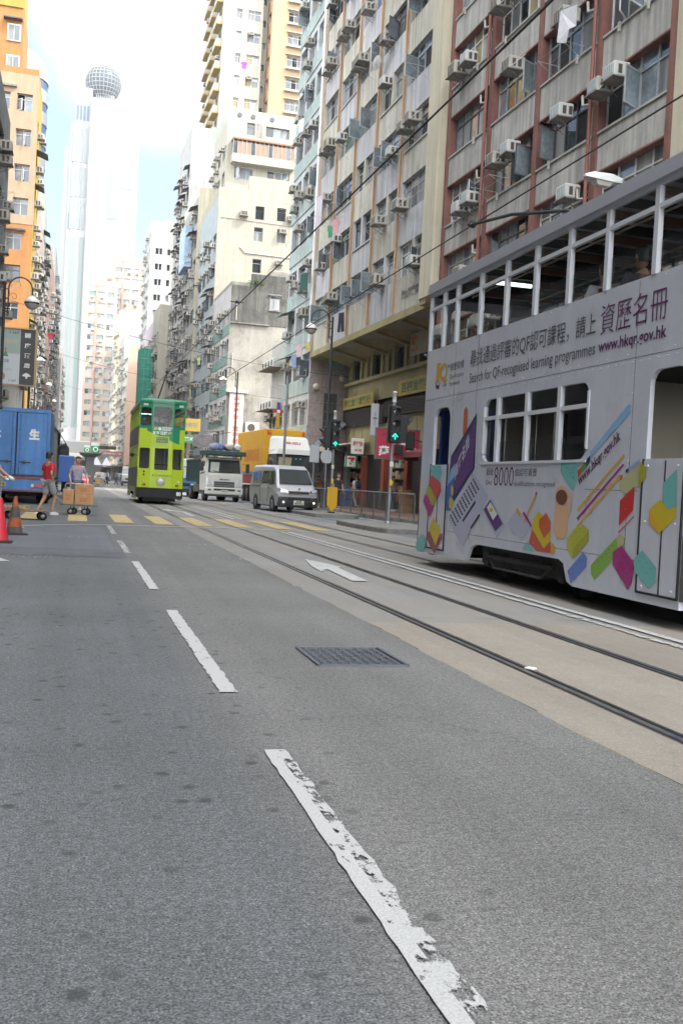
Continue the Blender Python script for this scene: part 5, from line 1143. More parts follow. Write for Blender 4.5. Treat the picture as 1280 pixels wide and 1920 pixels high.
# artwork and lettering on its road side, plane x=-.99 local ; ART holds world (Y,Z)
mb=MB()
for c,l,p in ART:
    pts=[(p[i]-7.68,p[i+1]) for i in range(0,len(p),2)]
    if c=='red' and 0: continue
    w=.0035+.0016*l+(.013 if min(q[0] for q in pts)>6.4 or max(q[0] for q in pts)<1.35 else 0)
    mb.plate(pts,[],lambda u,v,ww:(-.99-ww,u,v),M('advert_'+c,art_cols[c],.42,coat=.1),w=w)
mb.build('advert_artwork',T1)
fn=lambda u,v,w:(-.99-w,9.0-u-.0,v)     # u runs with the reader: decreasing y
def TT(t,ya,yb,z0,z1,m,bold=0): mb.text(t,9.0-(ya-7.68),z0,9.0-(yb-7.68),z1,lambda u,v,w:(-.99-w,9.0-u,v),m,bold,w=.006)
mb=MB()
TT('尋找通過評審的QF認可課程，請上',13.58,9.95,3.0,3.26,textk); TT('Search for QF-recognised learning programmes',13.57,9.94,2.74,2.93,textk); TT('www.hkqr.gov.hk',9.87,8.56,2.76,2.925,textp,.02)
TT('資歷名冊',9.85,8.57,2.98,3.31,textp,-.005)
mb.build('advert_headline',T1); mb=MB()
TT('資歷架構',14.38,13.82,3.04,3.16,textk); TT('Qualifications',14.38,13.82,2.91,2.99,textk); TT('Framework',14.38,13.95,2.81,2.88,textk)
mb.build('advert_logo_caption',T1); mb=MB()
TT('超過',12.76,12.53,1.45,1.55,textk); TT('Over',12.76,12.55,1.32,1.39,textk); TT('8000',12.49,11.87,1.31,1.56,textp,-.012); TT('個認可資歷',11.84,11.2,1.44,1.54,textk); TT('qualifications recognised',11.84,10.71,1.30,1.38,textk)
mb.build('advert_count_line',T1); mb=MB()
gold=M('lettering_gold',(.55,.33,.04),.5)
TT('1',14.98,14.83,2.92,3.22,gold,.02); TT('Q',14.83,14.5,2.88,3.20,gold,.02); TT('th',14.50,14.40,3.10,3.16,textk); TT('十周年',14.72,14.5,2.82,2.87,textk)
for i in range(6): mb.plate([(15.02-7.68-.0-.08*i-.01,3.2+.08*math.sin(i*.6)),(15.0-7.68-.08*i+.01,3.2+.08*math.sin(i*.6)),(15.0-7.68-.08*i,3.23+.08*math.sin(i*.6))],[],lambda u,v,w:(-.99-w,u,v),gold,w=.006)
mb.plate([(15.02-7.68,2.98),(14.95-7.68,2.88),(14.85-7.68,2.86),(14.78-7.68,2.92),(14.84-7.68,2.80),(14.96-7.68,2.82)],[],lambda u,v,w:(-.99-w,u,v),textp,w=.006)
TT('資歷名冊',13.02+.9,13.3,1.62,1.95,M('advert_white2',(.6,.6,.65),.5)) if 0 else None
mb.build('advert_logo',T1)
mb=MB()   # tilted web address over the coloured bars
a0=Vector((0,10.12-7.68,1.30)); a1=Vector((0,9.28-7.68,1.80)); dd=(a1-a0); 
Lw=dd.length; dd.normalize(); up=Vector((0,.30,.95)).normalized()
mb.text('www.hkqr.gov.hk',0,0,Lw,.15,lambda u,v,w: tuple(a0+dd*u+up*v+Vector((-.99-w,0,0))),textp,.02,w=.006)
# laptop screen lettering
b0=Vector((0,13.95-7.68,1.33)); b1=Vector((0,13.28-7.68,2.02)); d2=(b1-b0); L2=d2.length; d2.normalize(); u2=Vector((0,.25,.97)).normalized()
mb.text('資歷名冊',0.03,.0,L2-.2,.20,lambda u,v,w: tuple(b0+d2*u+u2*v+Vector((-.99-w,0,0))),M('advert_pale',(.5,.5,.58),.5),.02,w=.0085)
mb.build('slanted_lettering',T1)
# mirrors and trolley boom of the near tram
mb=MB(); mb.tube([(-.95,7.95,2.0),(-1.12,8.05,2.05)],.012,rub,5); mb.rbox(-1.2,-1.04,8.02,8.08,1.85,2.15,rub,.03); mb.build('mirror',T1)
mb=MB(); mb.tube([(-.55,.55,2.46),(-.35,.5,2.3)],.015,rub,5); mb.rbox(-.62,-.34,.42,.52,2.12,2.42,rub,.04); mb.box(-.59,-.37,.405,.419,2.15,2.39,mirr); mb.build('mirror',T1)
mb=MB(); mb.tube([(0,4.1,4.75),(0,5.1,5.2),(0,7.0,5.62),(0,8.6,5.85)],[.03,.03,.028,.024],tblk,6); mb.sphere((0,8.62,5.86),.07,tblk,8); mb.tube([(-.12,8.5,5.8),(.0,8.6,5.86)],.03,tblk,5); mb.build('trolley_pole',T1)

# --- green tram heading towards us on the near track
T2=tram('tram','lime green double decker tram with dark green front band approaching on the tracks',(3.53,44.3,0),0,tgreen1,tframeg,tgreen2,tgreen1,tgreen2,e=.10,c=.45)
ZC=lambda u: max(0,abs(u)-.45)*.185
F=lambda u,v,w:(u,-w+ZC(u),v)
mb=MB(); zb=lambda u:3.2-(u+.66)*.38
for ua,ub in ((-.66,-.45),(-.45,.45),(.45,.76)): mb.plate([(ua,zb(ua)),(ub,zb(ub)),(ub,3.30),(ua,3.30)],[],F,tgreen2,w=.003)
mb.build('front_band',T2)
mb=MB(); lw=M('lettering_white',(.75,.75,.73),.5); ll=M('lettering_lime',(.45,.6,.05),.5)
mb.text('DING DING',-.02,3.33,.42,3.40,F,lw,.05,w=.006); mb.text('DIARIES',-.02,3.24,.36,3.31,F,lw,.05,w=.006); mb.text('叮叮日記',-.40,3.05,.22,3.21,F,lw,.05,w=.006)
mb.text('“',-.38,3.25,-.22,3.38,F,ll,.05,w=.006); mb.text('”',.25,3.07,.40,3.19,F,ll,.05,w=.006)
mb.lathe([(.075,-.008),(.075,-.006)],lw,(-.12,0,3.31),14,'y')
mb.text('#dingdingdiaries',-.12,1.22,.72-.22,1.31,F,textk,.01,w=.006); mb.text('f',-.36,1.22,-.30,1.31,F,textk,.06,w=.006)
mb.box(-.24,-.17,-.006,-.004,1.23,1.30,textk); mb.box(-.225,-.185,-.0075,-.0061,1.245,1.285,tgreen1)
mb.build('front_lettering',T2)
mb=MB(); mb.box(-.30,.30,-.018,-.004,2.64,2.99,tgreen1); mb.box(-.25,.25,-.024,-.019,2.70,2.95,tgreen2); mb.text('Kennedy Town',-.23,2.85,.23,2.93,lambda u,v,w:(u,-.025-w,v),gold,.02); mb.text('堅尼地城',-.2,2.73,.2,2.82,lambda u,v,w:(u,-.025-w,v),gold,.02); mb.build('destination_board',T2)
mb=MB(); mb.lathe([(.17,-.02),(.19,-.015),(.19,0)],M('headlamp_ring',(.35,.36,.3),.4,.6),(.02,0,.98),18,'y'); mb.lathe([(.05,-.05),(.14,-.021),(.14,-.015)],lampw,(.02,0,.98),18,'y'); mb.build('headlamp',T2)
for (x,y,z,m) in ((-.66,.0,.86,lampr),(-.74,.18,.86,lampa),(-.74,.18,1.0,lampw),(-.72,.17,1.28,lampr),(-.72,.17,1.42,lampr),(.70,.14,.86,lampr),(.78,.2,.86,lampa),(.78,.2,1.0,lampw)):
    mb=MB(); mb.sphere((x,ZC(x)-.01,z),.045,m,8); mb.build('marker_lamp',T2)
mb=MB(); mb.text('80',.72,.40,.93,.58,lambda u,v,w:(u,-.02+ZC(u)-w,v),lw,.06); mb.text('80',-.86,4.30,-.66,4.40,lambda u,v,w:(u,ZC(u)-.01-w,v),lw,.04); mb.text('80',.68,4.30,.88,4.40,lambda u,v,w:(u,ZC(u)-.01-w,v),lw,.04)
mb.build('fleet_number',T2)
mb=MB(); 
for sx in (-1,): mb.box(-.997-.016,-.998,.45,7.7,2.62,3.42,tgrime); mb.box(-.997-.016,-.998,1.25,7.7,.72,1.58,tgrime); mb.box(-1.009,-.998,.45,1.2,.3,1.6,tgrime)
mb.build('grey_side_panel',T2)
for (x) in (-1,): 
    mb=MB(); mb.tube([(x*.98,.6,2.1),(x*1.2,.55,2.15)],.012,rub,5); mb.sphere((x*1.24,.55,2.12),.09,rub,8); mb.build('mirror',T2)
mb=MB(); mb.tube([(0,4.1,4.8),(0,2.4,5.1),(.02,-.7,5.72)],[.035,.03,.025],tblk,6); mb.sphere((.02,-.7,5.73),.08,tblk,8); mb.build('trolley_pole',T2)
# ================================================================ VEHICLES
tyre=M('tyre',(.022,.022,.022),.85); hub=M('wheel_hub',(.32,.32,.32),.4,.7); hubd=M('wheel_hub_dark',(.12,.12,.12),.6,.4)
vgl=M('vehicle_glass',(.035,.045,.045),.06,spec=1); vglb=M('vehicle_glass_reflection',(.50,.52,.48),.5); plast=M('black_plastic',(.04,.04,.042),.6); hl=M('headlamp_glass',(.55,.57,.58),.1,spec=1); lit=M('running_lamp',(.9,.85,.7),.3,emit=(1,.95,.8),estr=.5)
platew=M('number_plate_pale',(.6,.6,.52),.5); platey=M('number_plate_yellow',(.6,.42,.03),.5); platet=M('number_plate_ink',(.02,.02,.02),.5)
def wheel(o,x,y,r=.33,w=.2,m=None):
    mb=MB(); sx=1 if x>0 else -1
    mb.lathe([(r*.6,-w/2),(r*.93,-w/2),(r,-w/2+.03),(r,w/2-.03),(r*.93,w/2),(r*.6,w/2)],tyre,(x,y,r),20,'x'); t=mb.build('wheel',o)
    mb=MB(); e=x+sx*w/2
    prof=[(.03,sx*.01),(r*.58,sx*.005),(r*.6,-sx*.03)] ; 
    if sx<0: prof=[(p[0],p[1]) for p in prof]
    mb.lathe(prof if sx>0 else prof,m or hub,(e,y,r),14,'x')
    for k in range(6):
        a=k*math.pi/3; mb.sphere((e+sx*.012,y+math.cos(a)*r*.33,r+math.sin(a)*r*.33),r*.09,hubd,6)
    mb.build('rim',t)
def panel(mb,pts,m,off=0):
    mb.face(pts,m)
# ---- silver van, faces -y (towards us)
def van():
    o=thing('van','silver van with black front bumper driving towards us beside the yellow box truck','van',(8.90,40.4,0),R(5.5))
    body=M('van_silver_paint',(.50,.50,.53),.35,.25,coat=.4); W=.85; H=1.98
    mb=MB()
    # cross-sections along y: (y, z_bottom, z_belt, z_roof, half-width bottom, belt, roof)
    def ring(y,zb,zt,hb,ht,zm=None,hm=None):
        zm=zm if zm is not None else (zb+zt)/2; hm=hm if hm is not None else max(hb,ht)
        return [(-hb,y,zb),(hb,y,zb),(hm,y,zb+.18),(hm+.01,y,zm),(ht+.02,y,zt-.10),(ht-.09,y,zt),(-ht+.09,y,zt),(-ht-.02,y,zt-.10),(-hm-.01,y,zm),(-hm,y,zb+.18)]
    secs=[ring(.02,.42,.92,.72,.70,.7,.78),ring(.12,.28,1.02,.80,.76,.75,.84),ring(.45,.26,1.16,.82,.80,.8,.85),ring(1.0,.26,1.85,.82,.70,.95,.85),ring(1.35,.26,1.97,.83,.71,.98,.85),ring(3.0,.26,1.99,.83,.72,.98,.85),ring(4.5,.28,1.97,.83,.72,.98,.85),ring(4.68,.4,1.85,.8,.68,.98,.83)]
    mb.loft(secs,body); mb.build('body',o)
    mb=MB(); mb.face([(-.72,.46,1.19),(.72,.46,1.19),(.62,.955,1.80),(-.62,.955,1.80)],vgl); 
    m2=mb.build('windscreen',o,loc=(0,-.035,.01))
    mb=MB(); mb.face([(-.1,.50,1.19),(.55,.50,1.19),(.5,.62,1.33),(-.0,.62,1.33)],M('dash_papers',(.35,.42,.5),.6)); mb.build('dashboard_papers',o,loc=(0,-.045,.012))
    for sx in (-1,1):
        mb=MB(); X=lambda z: sx*(.868-.115*max(0,(z-1.0))/.9)
        for (ya,yb,yc) in ((.72,1.55,1.02),(1.68,2.75,1.68),(2.9,4.2,2.9)):
            pts=[(X(1.17),ya,1.17),(X(1.17),yb,1.17),(X(1.72),yb,1.72),(X(1.72),yc,1.72)]
            mb.face(pts if sx<0 else pts[::-1],vgl if not(ya>2.8) else M('window_dark_tint',(.2,.21,.22),.3))
        mb.build('side_window',o)
        mb=MB(); 
        for yy in (1.61,2.82): mb.box(*sorted((sx*.86,sx*.872)),yy,yy+.012,.4,1.75,plast)
        mb.box(*sorted((sx*.862,sx*.88)),2.9,4.3,1.05,1.08,plast); mb.box(*sorted((sx*.862,sx*.885)),1.42,1.58,.98,1.02,hubd); mb.build('door_seam',o)
        mb=MB(); mb.rbox(*sorted((sx*.93,sx*1.06)),.72,.84,1.12,1.36,plast,.03); mb.tube([(sx*.84,.8,1.18),(sx*.95,.78,1.2)],.025,plast,5); mb.build('mirror',o)
        mb=MB(); q=[(sx*.44,-.045,.80),(sx*.78,.0,.80),(sx*.80,.03,1.0),(sx*.50,-.03,.96)]; q=q if sx>0 else q[::-1]; mb.loft([q,[(p[0]*1.0,p[1]+.25,p[2]) for p in q]],hl); mb.face([(p[0]*.9+sx*.06,p[1]-.004,p[2]*.6+.36) for p in q],chrome); mb.build('headlight',o)
        mb=MB(); mb.lathe([(.04,-.05),(.045,.02)],lit,(sx*.66,-.03,.44),10,'y'); mb.build('fog_lamp',o)
        mb=MB(); mb.rbox(*sorted((sx*.80,sx*.868)),3.35,4.1,1.36,1.66,M('blue_window_sticker',(.08,.2,.45),.5),.01) if sx<0 else None
        if mb.v: mb.build('window_sticker',o)
    mb=MB(); mb.rbox(-.84,.84,-.06,.3,.24,.66,plast,.05); mb.box(-.5,.5,-.07,-.059,.52,.62,rub)
    for i in range(4): mb.box(-.6,.6,-.072,-.06,.28+.05*i,.30+.05*i,rub)
    mb.box(-.78,.78,-.064,-.0605,.645,.655,hubd); mb.build('bumper',o)
    mb=MB(); mb.rbox(-.46,.46,-.03,.1,.77,.81,chrome,.01); mb.rbox(-.46,.46,-.04,.1,.86,.90,chrome,.01); mb.box(-.46,.46,0,.1,.81,.86,rub); mb.lathe([(.02,-.045),(.05,-.042),(.055,-.03)],chrome,(0,0,1.0),12,'y'); mb.build('grille',o)
    mb=MB(); mb.box(-.22,.22,-.085,-.073,.34,.52,platew); Fp=lambda u,v,w:(u,-.0855-w,v); mb.text('68',-.12,.44,.12,.51,Fp,platet,.03); mb.text('8002',-.18,.355,.18,.43,Fp,platet,.03); mb.build('number_plate',o)
    mb=MB(); mb.tube([(-.5,.47,1.2),(-.1,.52,1.24)],.012,rub,4); mb.tube([(.1,.47,1.2),(.5,.52,1.24)],.012,rub,4); mb.build('wiper',o,loc=(0,-.05,.01))
    mb=MB(); mb.box(-.78,.78,.4,4.5,.22,.3,plast); mb.build('underbody',o)
    for y in (.95,3.55):
        for x in (-.76,.76): wheel(o,x,y,.32,.2)
        for sx in (-1,1):
            mb=MB(); mb.lathe([(.02,0),(.37,0),(.37,sx*.006),(.02,sx*.006)],plast,(sx*.853,y,.34),18,'x'); mb.build('wheel_arch',o)
    return o
van()
# ---- cab-over truck helper, faces -y
def cab(o,W,z0,z1,yl,body,white,screen_z,grille='isuzu'):
    mb=MB(); h=W/2
    def ring(y,zt,ins): return [(-h+ins,y,z0),(h-ins,y,z0),(h-ins*.4,y,z0+.3),(h-ins*.4,y,(z0+z1)*.55),(h-ins-.06,y,zt-.06),(h-ins-.14,y,zt),(-h+ins+.14,y,zt),(-h+ins+.06,y,zt-.06),(-h+ins*.4,y,(z0+z1)*.55),(-h+ins*.4,y,z0+.3)]
    mb.loft([ring(.0,screen_z-.02,.10),ring(.06,screen_z+.05,.03),ring(.30,z1-.08,.03),ring(.42,z1,.02),ring(yl,z1,.02)],white); mb.build('cab',o)
    mb=MB(); mb.face([(-h+.12,.075,screen_z+.08),(h-.12,.075,screen_z+.08),(h-.17,.275,z1-.14),(-h+.17,.275,z1-.14)],vgl); mb.build('windscreen',o,loc=(0,-.02,.012))
    for sx in (-1,1):
        mb=MB(); X=sx*(h-.0); pts=[(X,.34,screen_z+.05),(X,yl-.25,screen_z-.02),(sx*(h-.06),yl-.25,z1-.2),(sx*(h-.06),.5,z1-.2)]
        mb.face(pts,vgl); mb.build('side_window',o)
        mb=MB(); mb.tube([(sx*(h-.02),.2,z1-.3),(sx*(h+.22),.02,z1-.35),(sx*(h+.22),.02,screen_z+.1)],.015,plast,5); mb.rbox(*sorted((sx*(h+.12),sx*(h+.32))),-.02,.05,screen_z+.15,screen_z+.62,plast,.03); mb.build('mirror',o)
        mb=MB(); mb.tube([(sx*.15,.02,screen_z+.10),(sx*.6,.06,screen_z+.20)],.014,rub,4); mb.build('wiper',o)
def isuzu():
    o=thing('tipper_truck','white cab tipper truck with dark green bed and bundles on its cab rack','truck',(8.05,56.2,0),R(5)); o.scale=(1.1,1.1,1.1)
    wh=M('truck_white_paint',(.62,.62,.58),.4,coat=.3,var=.06); gr=M('truck_dark_green',(.035,.07,.07),.55,var=.25)
    cab(o,1.95,.55,2.28,1.55,wh,wh,1.38)
    mb=MB(); mb.rbox(-.98,.98,-.10,.2,.36,.72,wh,.05); mb.box(-.55,.55,-.112,-.10,.56,.66,rub); mb.box(-.85,-.7,-.112,-.1,.55,.63,hubd); mb.box(.7,.85,-.112,-.1,.55,.63,hubd); mb.box(-.8,.8,-.05,.2,.26,.36,plast); mb.build('bumper',o)
    mb=MB(); 
    for z in (.78,.88,.98): mb.rbox(-.55,.55,-.03,.0,z,z+.05,chrome,.01); mb.box(-.53,.53,-.02,.005,z-.04,z,rub)
    mb.build('grille',o)
    mb=MB(); mb.text('ISUZU',-.25,1.10,.25,1.17,lambda u,v,w:(u,-.005-w,v),textk,.06,w=.01); mb.build('cab_lettering',o)
    mb=MB(); mb.box(-.18,.18,-.125,-.113,.47,.60,platew); mb.text('DK 517',-.15,.50,.15,.57,lambda u,v,w:(u,-.126-w,v),platet,.03); mb.build('number_plate',o)
    for sx in (-1,1):
        mb=MB(); q=[(sx*.60,-.09,.78),(sx*.93,-.05,.78),(sx*.95,-.04,1.22),(sx*.82,-.07,1.18)]; mb.loft([q,[(p[0],p[1]+.06,p[2]) for p in q]],hl); mb.build('headlight',o)
    mb=MB(); mb.face([(-.75,.085,1.5),(-.3,.085,1.5),(-.25,.20,2.0),(-.7,.20,2.0)],vglb); mb.build('painted_reflection',o,loc=(0,-.03,.01))  # bright windscreen reflection painted as a pale panel just ahead of the glass
    mb=MB(); mb.rbox(-1.03,1.03,-.25,1.6,2.38,2.60,gr,.02)
    for i in range(9): mb.box(-1.045,-1.03,-.2+.2*i,-.12+.2*i,2.39,2.59,gr)
    for x in (-.9,.9):
        for y in (.3,1.4): mb.box(x-.03,x+.03,y-.03,y+.03,2.2,2.39,gr)
    mb.build('cab_rack',o)
    mb=MB(); mb.box(-1.0,1.0,1.75,4.9,.95,1.0,gr)
    for x in (-1.0,1.0):
        mb.box(*sorted((x,x*.96)),1.75,4.9,1.0,2.12,gr)
        for i in range(11): mb.box(*sorted((x,x*1.05)),1.8+.3*i,1.88+.3*i,1.0,2.08,gr)
        mb.box(*sorted((x*.95,x*1.06)),1.7,4.95,2.08,2.16,gr)
    mb.box(-1.0,1.0,1.7,1.76,1.0,2.12,gr); mb.box(-1.0,1.0,4.85,4.92,1.0,2.12,gr); mb.build('tipper_bed',o)
    mb=MB(); mb.box(-.4,.4,.8,4.8,.5,.7,plast); mb.box(-.95,-.5,1.8,2.9,.45,.85,hubd); mb.tube([(-.95,3.0,.6),(-.5,3.0,.6)],.2,hubd,10); mb.box(-.95,.95,.5,1.6,.4,.56,plast); mb.build('chassis',o)
    for x in (-.82,.82): wheel(o,x,.75,.37,.22,hubd); wheel(o,x*.93,3.9,.37,.42,hubd)
    # bundles carried on the rack
    cl=[M('bundle_blue',(.16,.22,.42),.8,var=.3,vscale=6),M('bundle_blue_grey',(.25,.28,.42),.8,var=.3,vscale=6),M('bundle_beige',(.42,.38,.34),.8,var=.3,vscale=6),M('bundle_white',(.55,.55,.53),.7,var=.1)]
    for i,(x,r,m,lab) in enumerate(((-.55,.21,1,'blue grey cloth roll on the truck rack, nearest the tram'),(-.20,.23,0,'deep blue cloth roll in the middle of the truck rack'),(.22,.21,2,'beige bundle between the blue roll and the white drum on the truck rack'),(.68,.22,3,'white drum lying at the kerb side end of the truck rack'))):
        mb=MB(); L=.9; pr=[(r*.5,-L/2),(r*.95,-L/2+.06),(r,-.1),(r*.96,.1),(r*.93,L/2-.06),(r*.5,L/2)]; mb.lathe(pr,cl[m],(0,0,0),12,'y')
        p=Vector((x,.3,2.6+r-.01)); wp=Matrix.Translation((8.05,56.2,0))@Matrix.Rotation(R(5),4,'Z')@(p*1.1)
        mb.build('cloth_bundle' if i<3 else 'drum',loc=wp,rot=(0,0,R((-1)**i*8)),label=lab,cat='bundle' if i<3 else 'drum',group='load on the truck rack')
isuzu()
def boxtruck():
    o=thing('box_truck','yellow orange box truck with white wind deflector behind the silver van','truck',(11.72,54.6,0),R(3)); o.scale=(1.1,1.1,1.1)
    wh=M('truck_bright_white',(.72,.72,.70),.35,coat=.3); ye=M('cargo_yellow',(.66,.36,.02),.45,var=.06); ored=M('cargo_orange_side',(.52,.27,.02),.5,var=.1); red=M('cargo_red_band',(.28,.05,.03),.6)
    cab(o,2.1,.75,2.62,1.8,wh,plast,1.62)
    mb=MB(); mb.rbox(-1.06,1.06,-.12,.25,.4,.95,wh,.06); mb.build('bumper',o)
    mb=MB(); mb.loft([[(-.92,.2,2.60),(.92,.2,2.60),(1.0,1.6,2.60),(-1.0,1.6,2.60)],[(-.85,.25,2.85),(.85,.25,2.85),(1.0,1.6,2.85),(-1.0,1.6,2.85)],[(-.78,.62,3.42),(.78,.62,3.42),(.95,1.6,3.42),(-.95,1.6,3.42)],[(-.68,.78,3.52),(.68,.78,3.52),(.85,1.6,3.54),(-.85,1.6,3.54)]],wh)
    mb.text('ISUZU',-.38,3.12,.38,3.24,lambda u,v,w:(u,.25+(v-2.85)*.65-.012-w,v),M('lettering_red',(.45,.04,.03),.5),.04); mb.build('wind_deflector',o)
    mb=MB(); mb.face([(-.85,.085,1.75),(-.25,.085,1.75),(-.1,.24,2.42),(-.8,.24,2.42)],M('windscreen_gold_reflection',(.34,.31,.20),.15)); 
    mb.face([(.05,.222,2.34),(.15,.222,2.34),(.15,.24,2.4),(.05,.24,2.4)],M('windscreen_blue_tag',(.1,.3,.6),.4)); mb.face([(.28,.222,2.34),(.38,.222,2.34),(.38,.24,2.4),(.28,.24,2.4)],MATS['windscreen_blue_tag']); mb.build('windscreen_reflection',o,loc=(0,-.032,.012))
    mb=MB(); mb.rbox(-1.17,1.17,1.9,8.6,1.62,3.92,ye,.03); mb.box(-1.19,-1.171,1.95,8.55,1.62,3.88,ored); 
    for y in (1.92,8.57): mb.box(-1.2,-1.16,y-.03,y+.03,1.3,3.93,ye)
    mb.box(-1.2,-1.185,1.95,8.55,1.5,1.66,M('cargo_blue_line',(.12,.15,.3),.5)); mb.box(-1.17,1.17,1.9,8.6,1.0,1.62,red); mb.build('cargo_box',o)
    mb=MB(); tr=M('lettering_orange_red',(.55,.08,.03),.5); mb.text('福',-1.08,3.6,-.83,3.86,lambda u,v,w:(u,1.895-w,v),tr,.06); mb.text('華',.83,3.6,1.08,3.86,lambda u,v,w:(u,1.895-w,v),tr,.06)
    mb.text('福建華業貨運',-6.6,2.2,-3.0,2.9,lambda u,v,w:(-1.192-w,-u,v),M('lettering_faded_orange',(.42,.13,.02),.6),.02); mb.build('cargo_lettering',o)
    mb=MB(); mb.box(-.45,.45,.8,8.3,.6,.95,plast); mb.box(-.9,.9,3,5.5,.5,.95,plast); mb.build('chassis',o)
    for x in (-.92,.92):
        for y,w in ((.95,.26),(5.9,.4),(7.0,.4)): wheel(o,x,y,.47,w,hubd)
boxtruck()
def bluetruck():
    o=thing('box_truck','blue box truck seen from behind with a white character on its rear doors','truck',(-2.12,37.0,0),0)
    bl=M('truck_blue_paint',(.075,.215,.50),.45,var=.16,vscale=1.2,streak=.25,dirt=(.05,.12,.26),dscale=1.6,dthr=.6); bld_=M('truck_blue_dark',(.03,.09,.24),.5); dr=M('truck_maroon_bar',(.20,.07,.07),.6)
    W=1.13
    mb=MB(); mb.rbox(-W,W,.02,6.2,.98,3.35,bl,.03); mb.box(-W-.02,W+.02,-.03,.04,3.24,3.37,bl); mb.box(-W-.01,-W+.08,-.03,.03,.98,3.24,bl); mb.box(W-.08,W+.01,-.03,.03,.98,3.24,bl); mb.build('cargo_box',o)
    for sx in (-1,1):
        mb=MB(); x0,x1=sorted((sx*.02,sx*(W-.10))); mb.rbox(x0,x1,-.025,.018,1.03,3.2,bl,.012)
        for z in (1.25,1.95,2.95): mb.box(*sorted((sx*(W-.30),sx*(W-.02))),-.045,-.026,z,z+.06,bl)
        mb.build('rear_door',o)
        mb=MB(); mb.tube([(sx*.13,-.05,1.0),(sx*.13,-.05,3.22)],.018,bl,6); mb.tube([(sx*.13,-.055,1.48),(sx*.52,-.065,1.48)],.018,plast,5); mb.box(*sorted((sx*.24,sx*.34)),-.05,-.026,1.42,1.54,hubd)
        for z in (1.2,1.9,2.6,3.1): mb.box(*sorted((sx*.09,sx*.17)),-.06,-.026,z,z+.04,hubd)
        mb.build('locking_bar',o)
        mb=MB(); mb.box(*sorted((sx*.66,sx*.98)),-.075,-.05,.60,.72,lampr); mb.box(*sorted((sx*.56,sx*.65)),-.075,-.05,.60,.72,lampw); mb.build('tail_light',o)
    mb=MB(); mb.box(-.02,.02,-.03,.0,1.0,3.22,rub); mb.text('生',.42,2.28,.78,2.66,lambda u,v,w:(u,-.0265-w,v),lw,.06,w=.004); mb.text('永',-.98,2.28,-.50,2.66,lambda u,v,w:(u,-.0265-w,v),lw,.06,w=.004); mb.build('door_lettering',o)
    mb=MB(); mb.rbox(-W,W,-.06,.12,.86,.97,dr,.01); mb.box(-W,W,-.05,.1,.50,.86,bl); mb.rbox(-W,W,-.08,.1,.42,.50,dr,.01); mb.build('bumper',o)
    mb=MB(); mb.box(-.75,-.30,-.075,-.052,.60,.74,platey); mb.text('FP 7078',-.72,.625,-.33,.715,lambda u,v,w:(u,-.0755-w,v),platet,.04); mb.build('number_plate',o)
    mb=MB(); mb.box(-.5,.5,.2,7.5,.35,.9,rub); mb.box(-1.0,1.0,.5,1.2,.30,.42,rub); mb.rbox(-1.1,1.1,6.4,8.1,.6,2.7,bl,.08); mb.build('chassis',o)
    for x in (-.9,.9): wheel(o,x,1.7,.45,.42,hubd); wheel(o,x,7.0,.45,.28,hubd)
bluetruck()
def canvastruck():
    o=thing('canvas_truck','dark truck with raised canvas side flap parked ahead of the blue box truck','truck',(-1.95,46.6,0),0)
    dk=M('canvas_dark_green',(.04,.05,.04),.8,var=.3); gy=M('truck_frame_grey',(.16,.17,.17),.6)
    mb=MB(); mb.box(-1.1,1.0,0,6,.9,1.05,gy); mb.box(-1.1,1.0,0,.08,1.05,3.0,gy); mb.box(-1.1,1.0,5.9,6,1.05,3.0,gy); mb.box(-1.1,-1.02,0,6,1.05,3,gy)
    mb.loft([[(-1.15,-.05,3.0),(1.05,-.05,3.0),(.9,-.05,3.25),(-1,-.05,3.25)],[(-1.15,6.1,3.0),(1.05,6.1,3.0),(.9,6.1,3.25),(-1,6.1,3.25)]],dk); mb.build('cargo_frame',o)
    mb=MB(); mb.face([(1.02,0,3.1),(1.02,6,3.1),(1.42,6,2.5),(1.42,0,2.5)],dk); mb.face([(1.42,0,2.5),(1.42,6,2.5),(1.44,6,2.4),(1.44,0,2.4)],dk)
    for y in (0.1,2,4,5.9): mb.tube([(1.02,y,1.0),(1.02,y,3.1)],.03,gy,5); mb.tube([(1.02,y,2.3),(1.40,y,2.5)],.02,gy,4)
    mb.build('canvas_flap',o)
    mb=MB(); 
    for i in range(6): mb.rbox(.1+random.uniform(0,.2),.95,.2+.95*i,1.0+.95*i,1.06,1.06+random.uniform(.7,1.7),M('cargo_sack_%d'%(i%3),[(.3,.22,.14),(.12,.10,.09),(.35,.33,.28)][i%3],.8,var=.2),.06)
    mb.build('cargo_crates',o)
    mb=MB(); mb.box(-.5,.5,.2,6,.4,.9,rub); mb.rbox(-1.0,1.0,6.2,7.8,.6,2.6,plast,.06); mb.build('chassis',o)
    for x in (-.85,.85): wheel(o,x,1.3,.45,.4,hubd); wheel(o,x,6.9,.45,.28,hubd)
canvastruck()
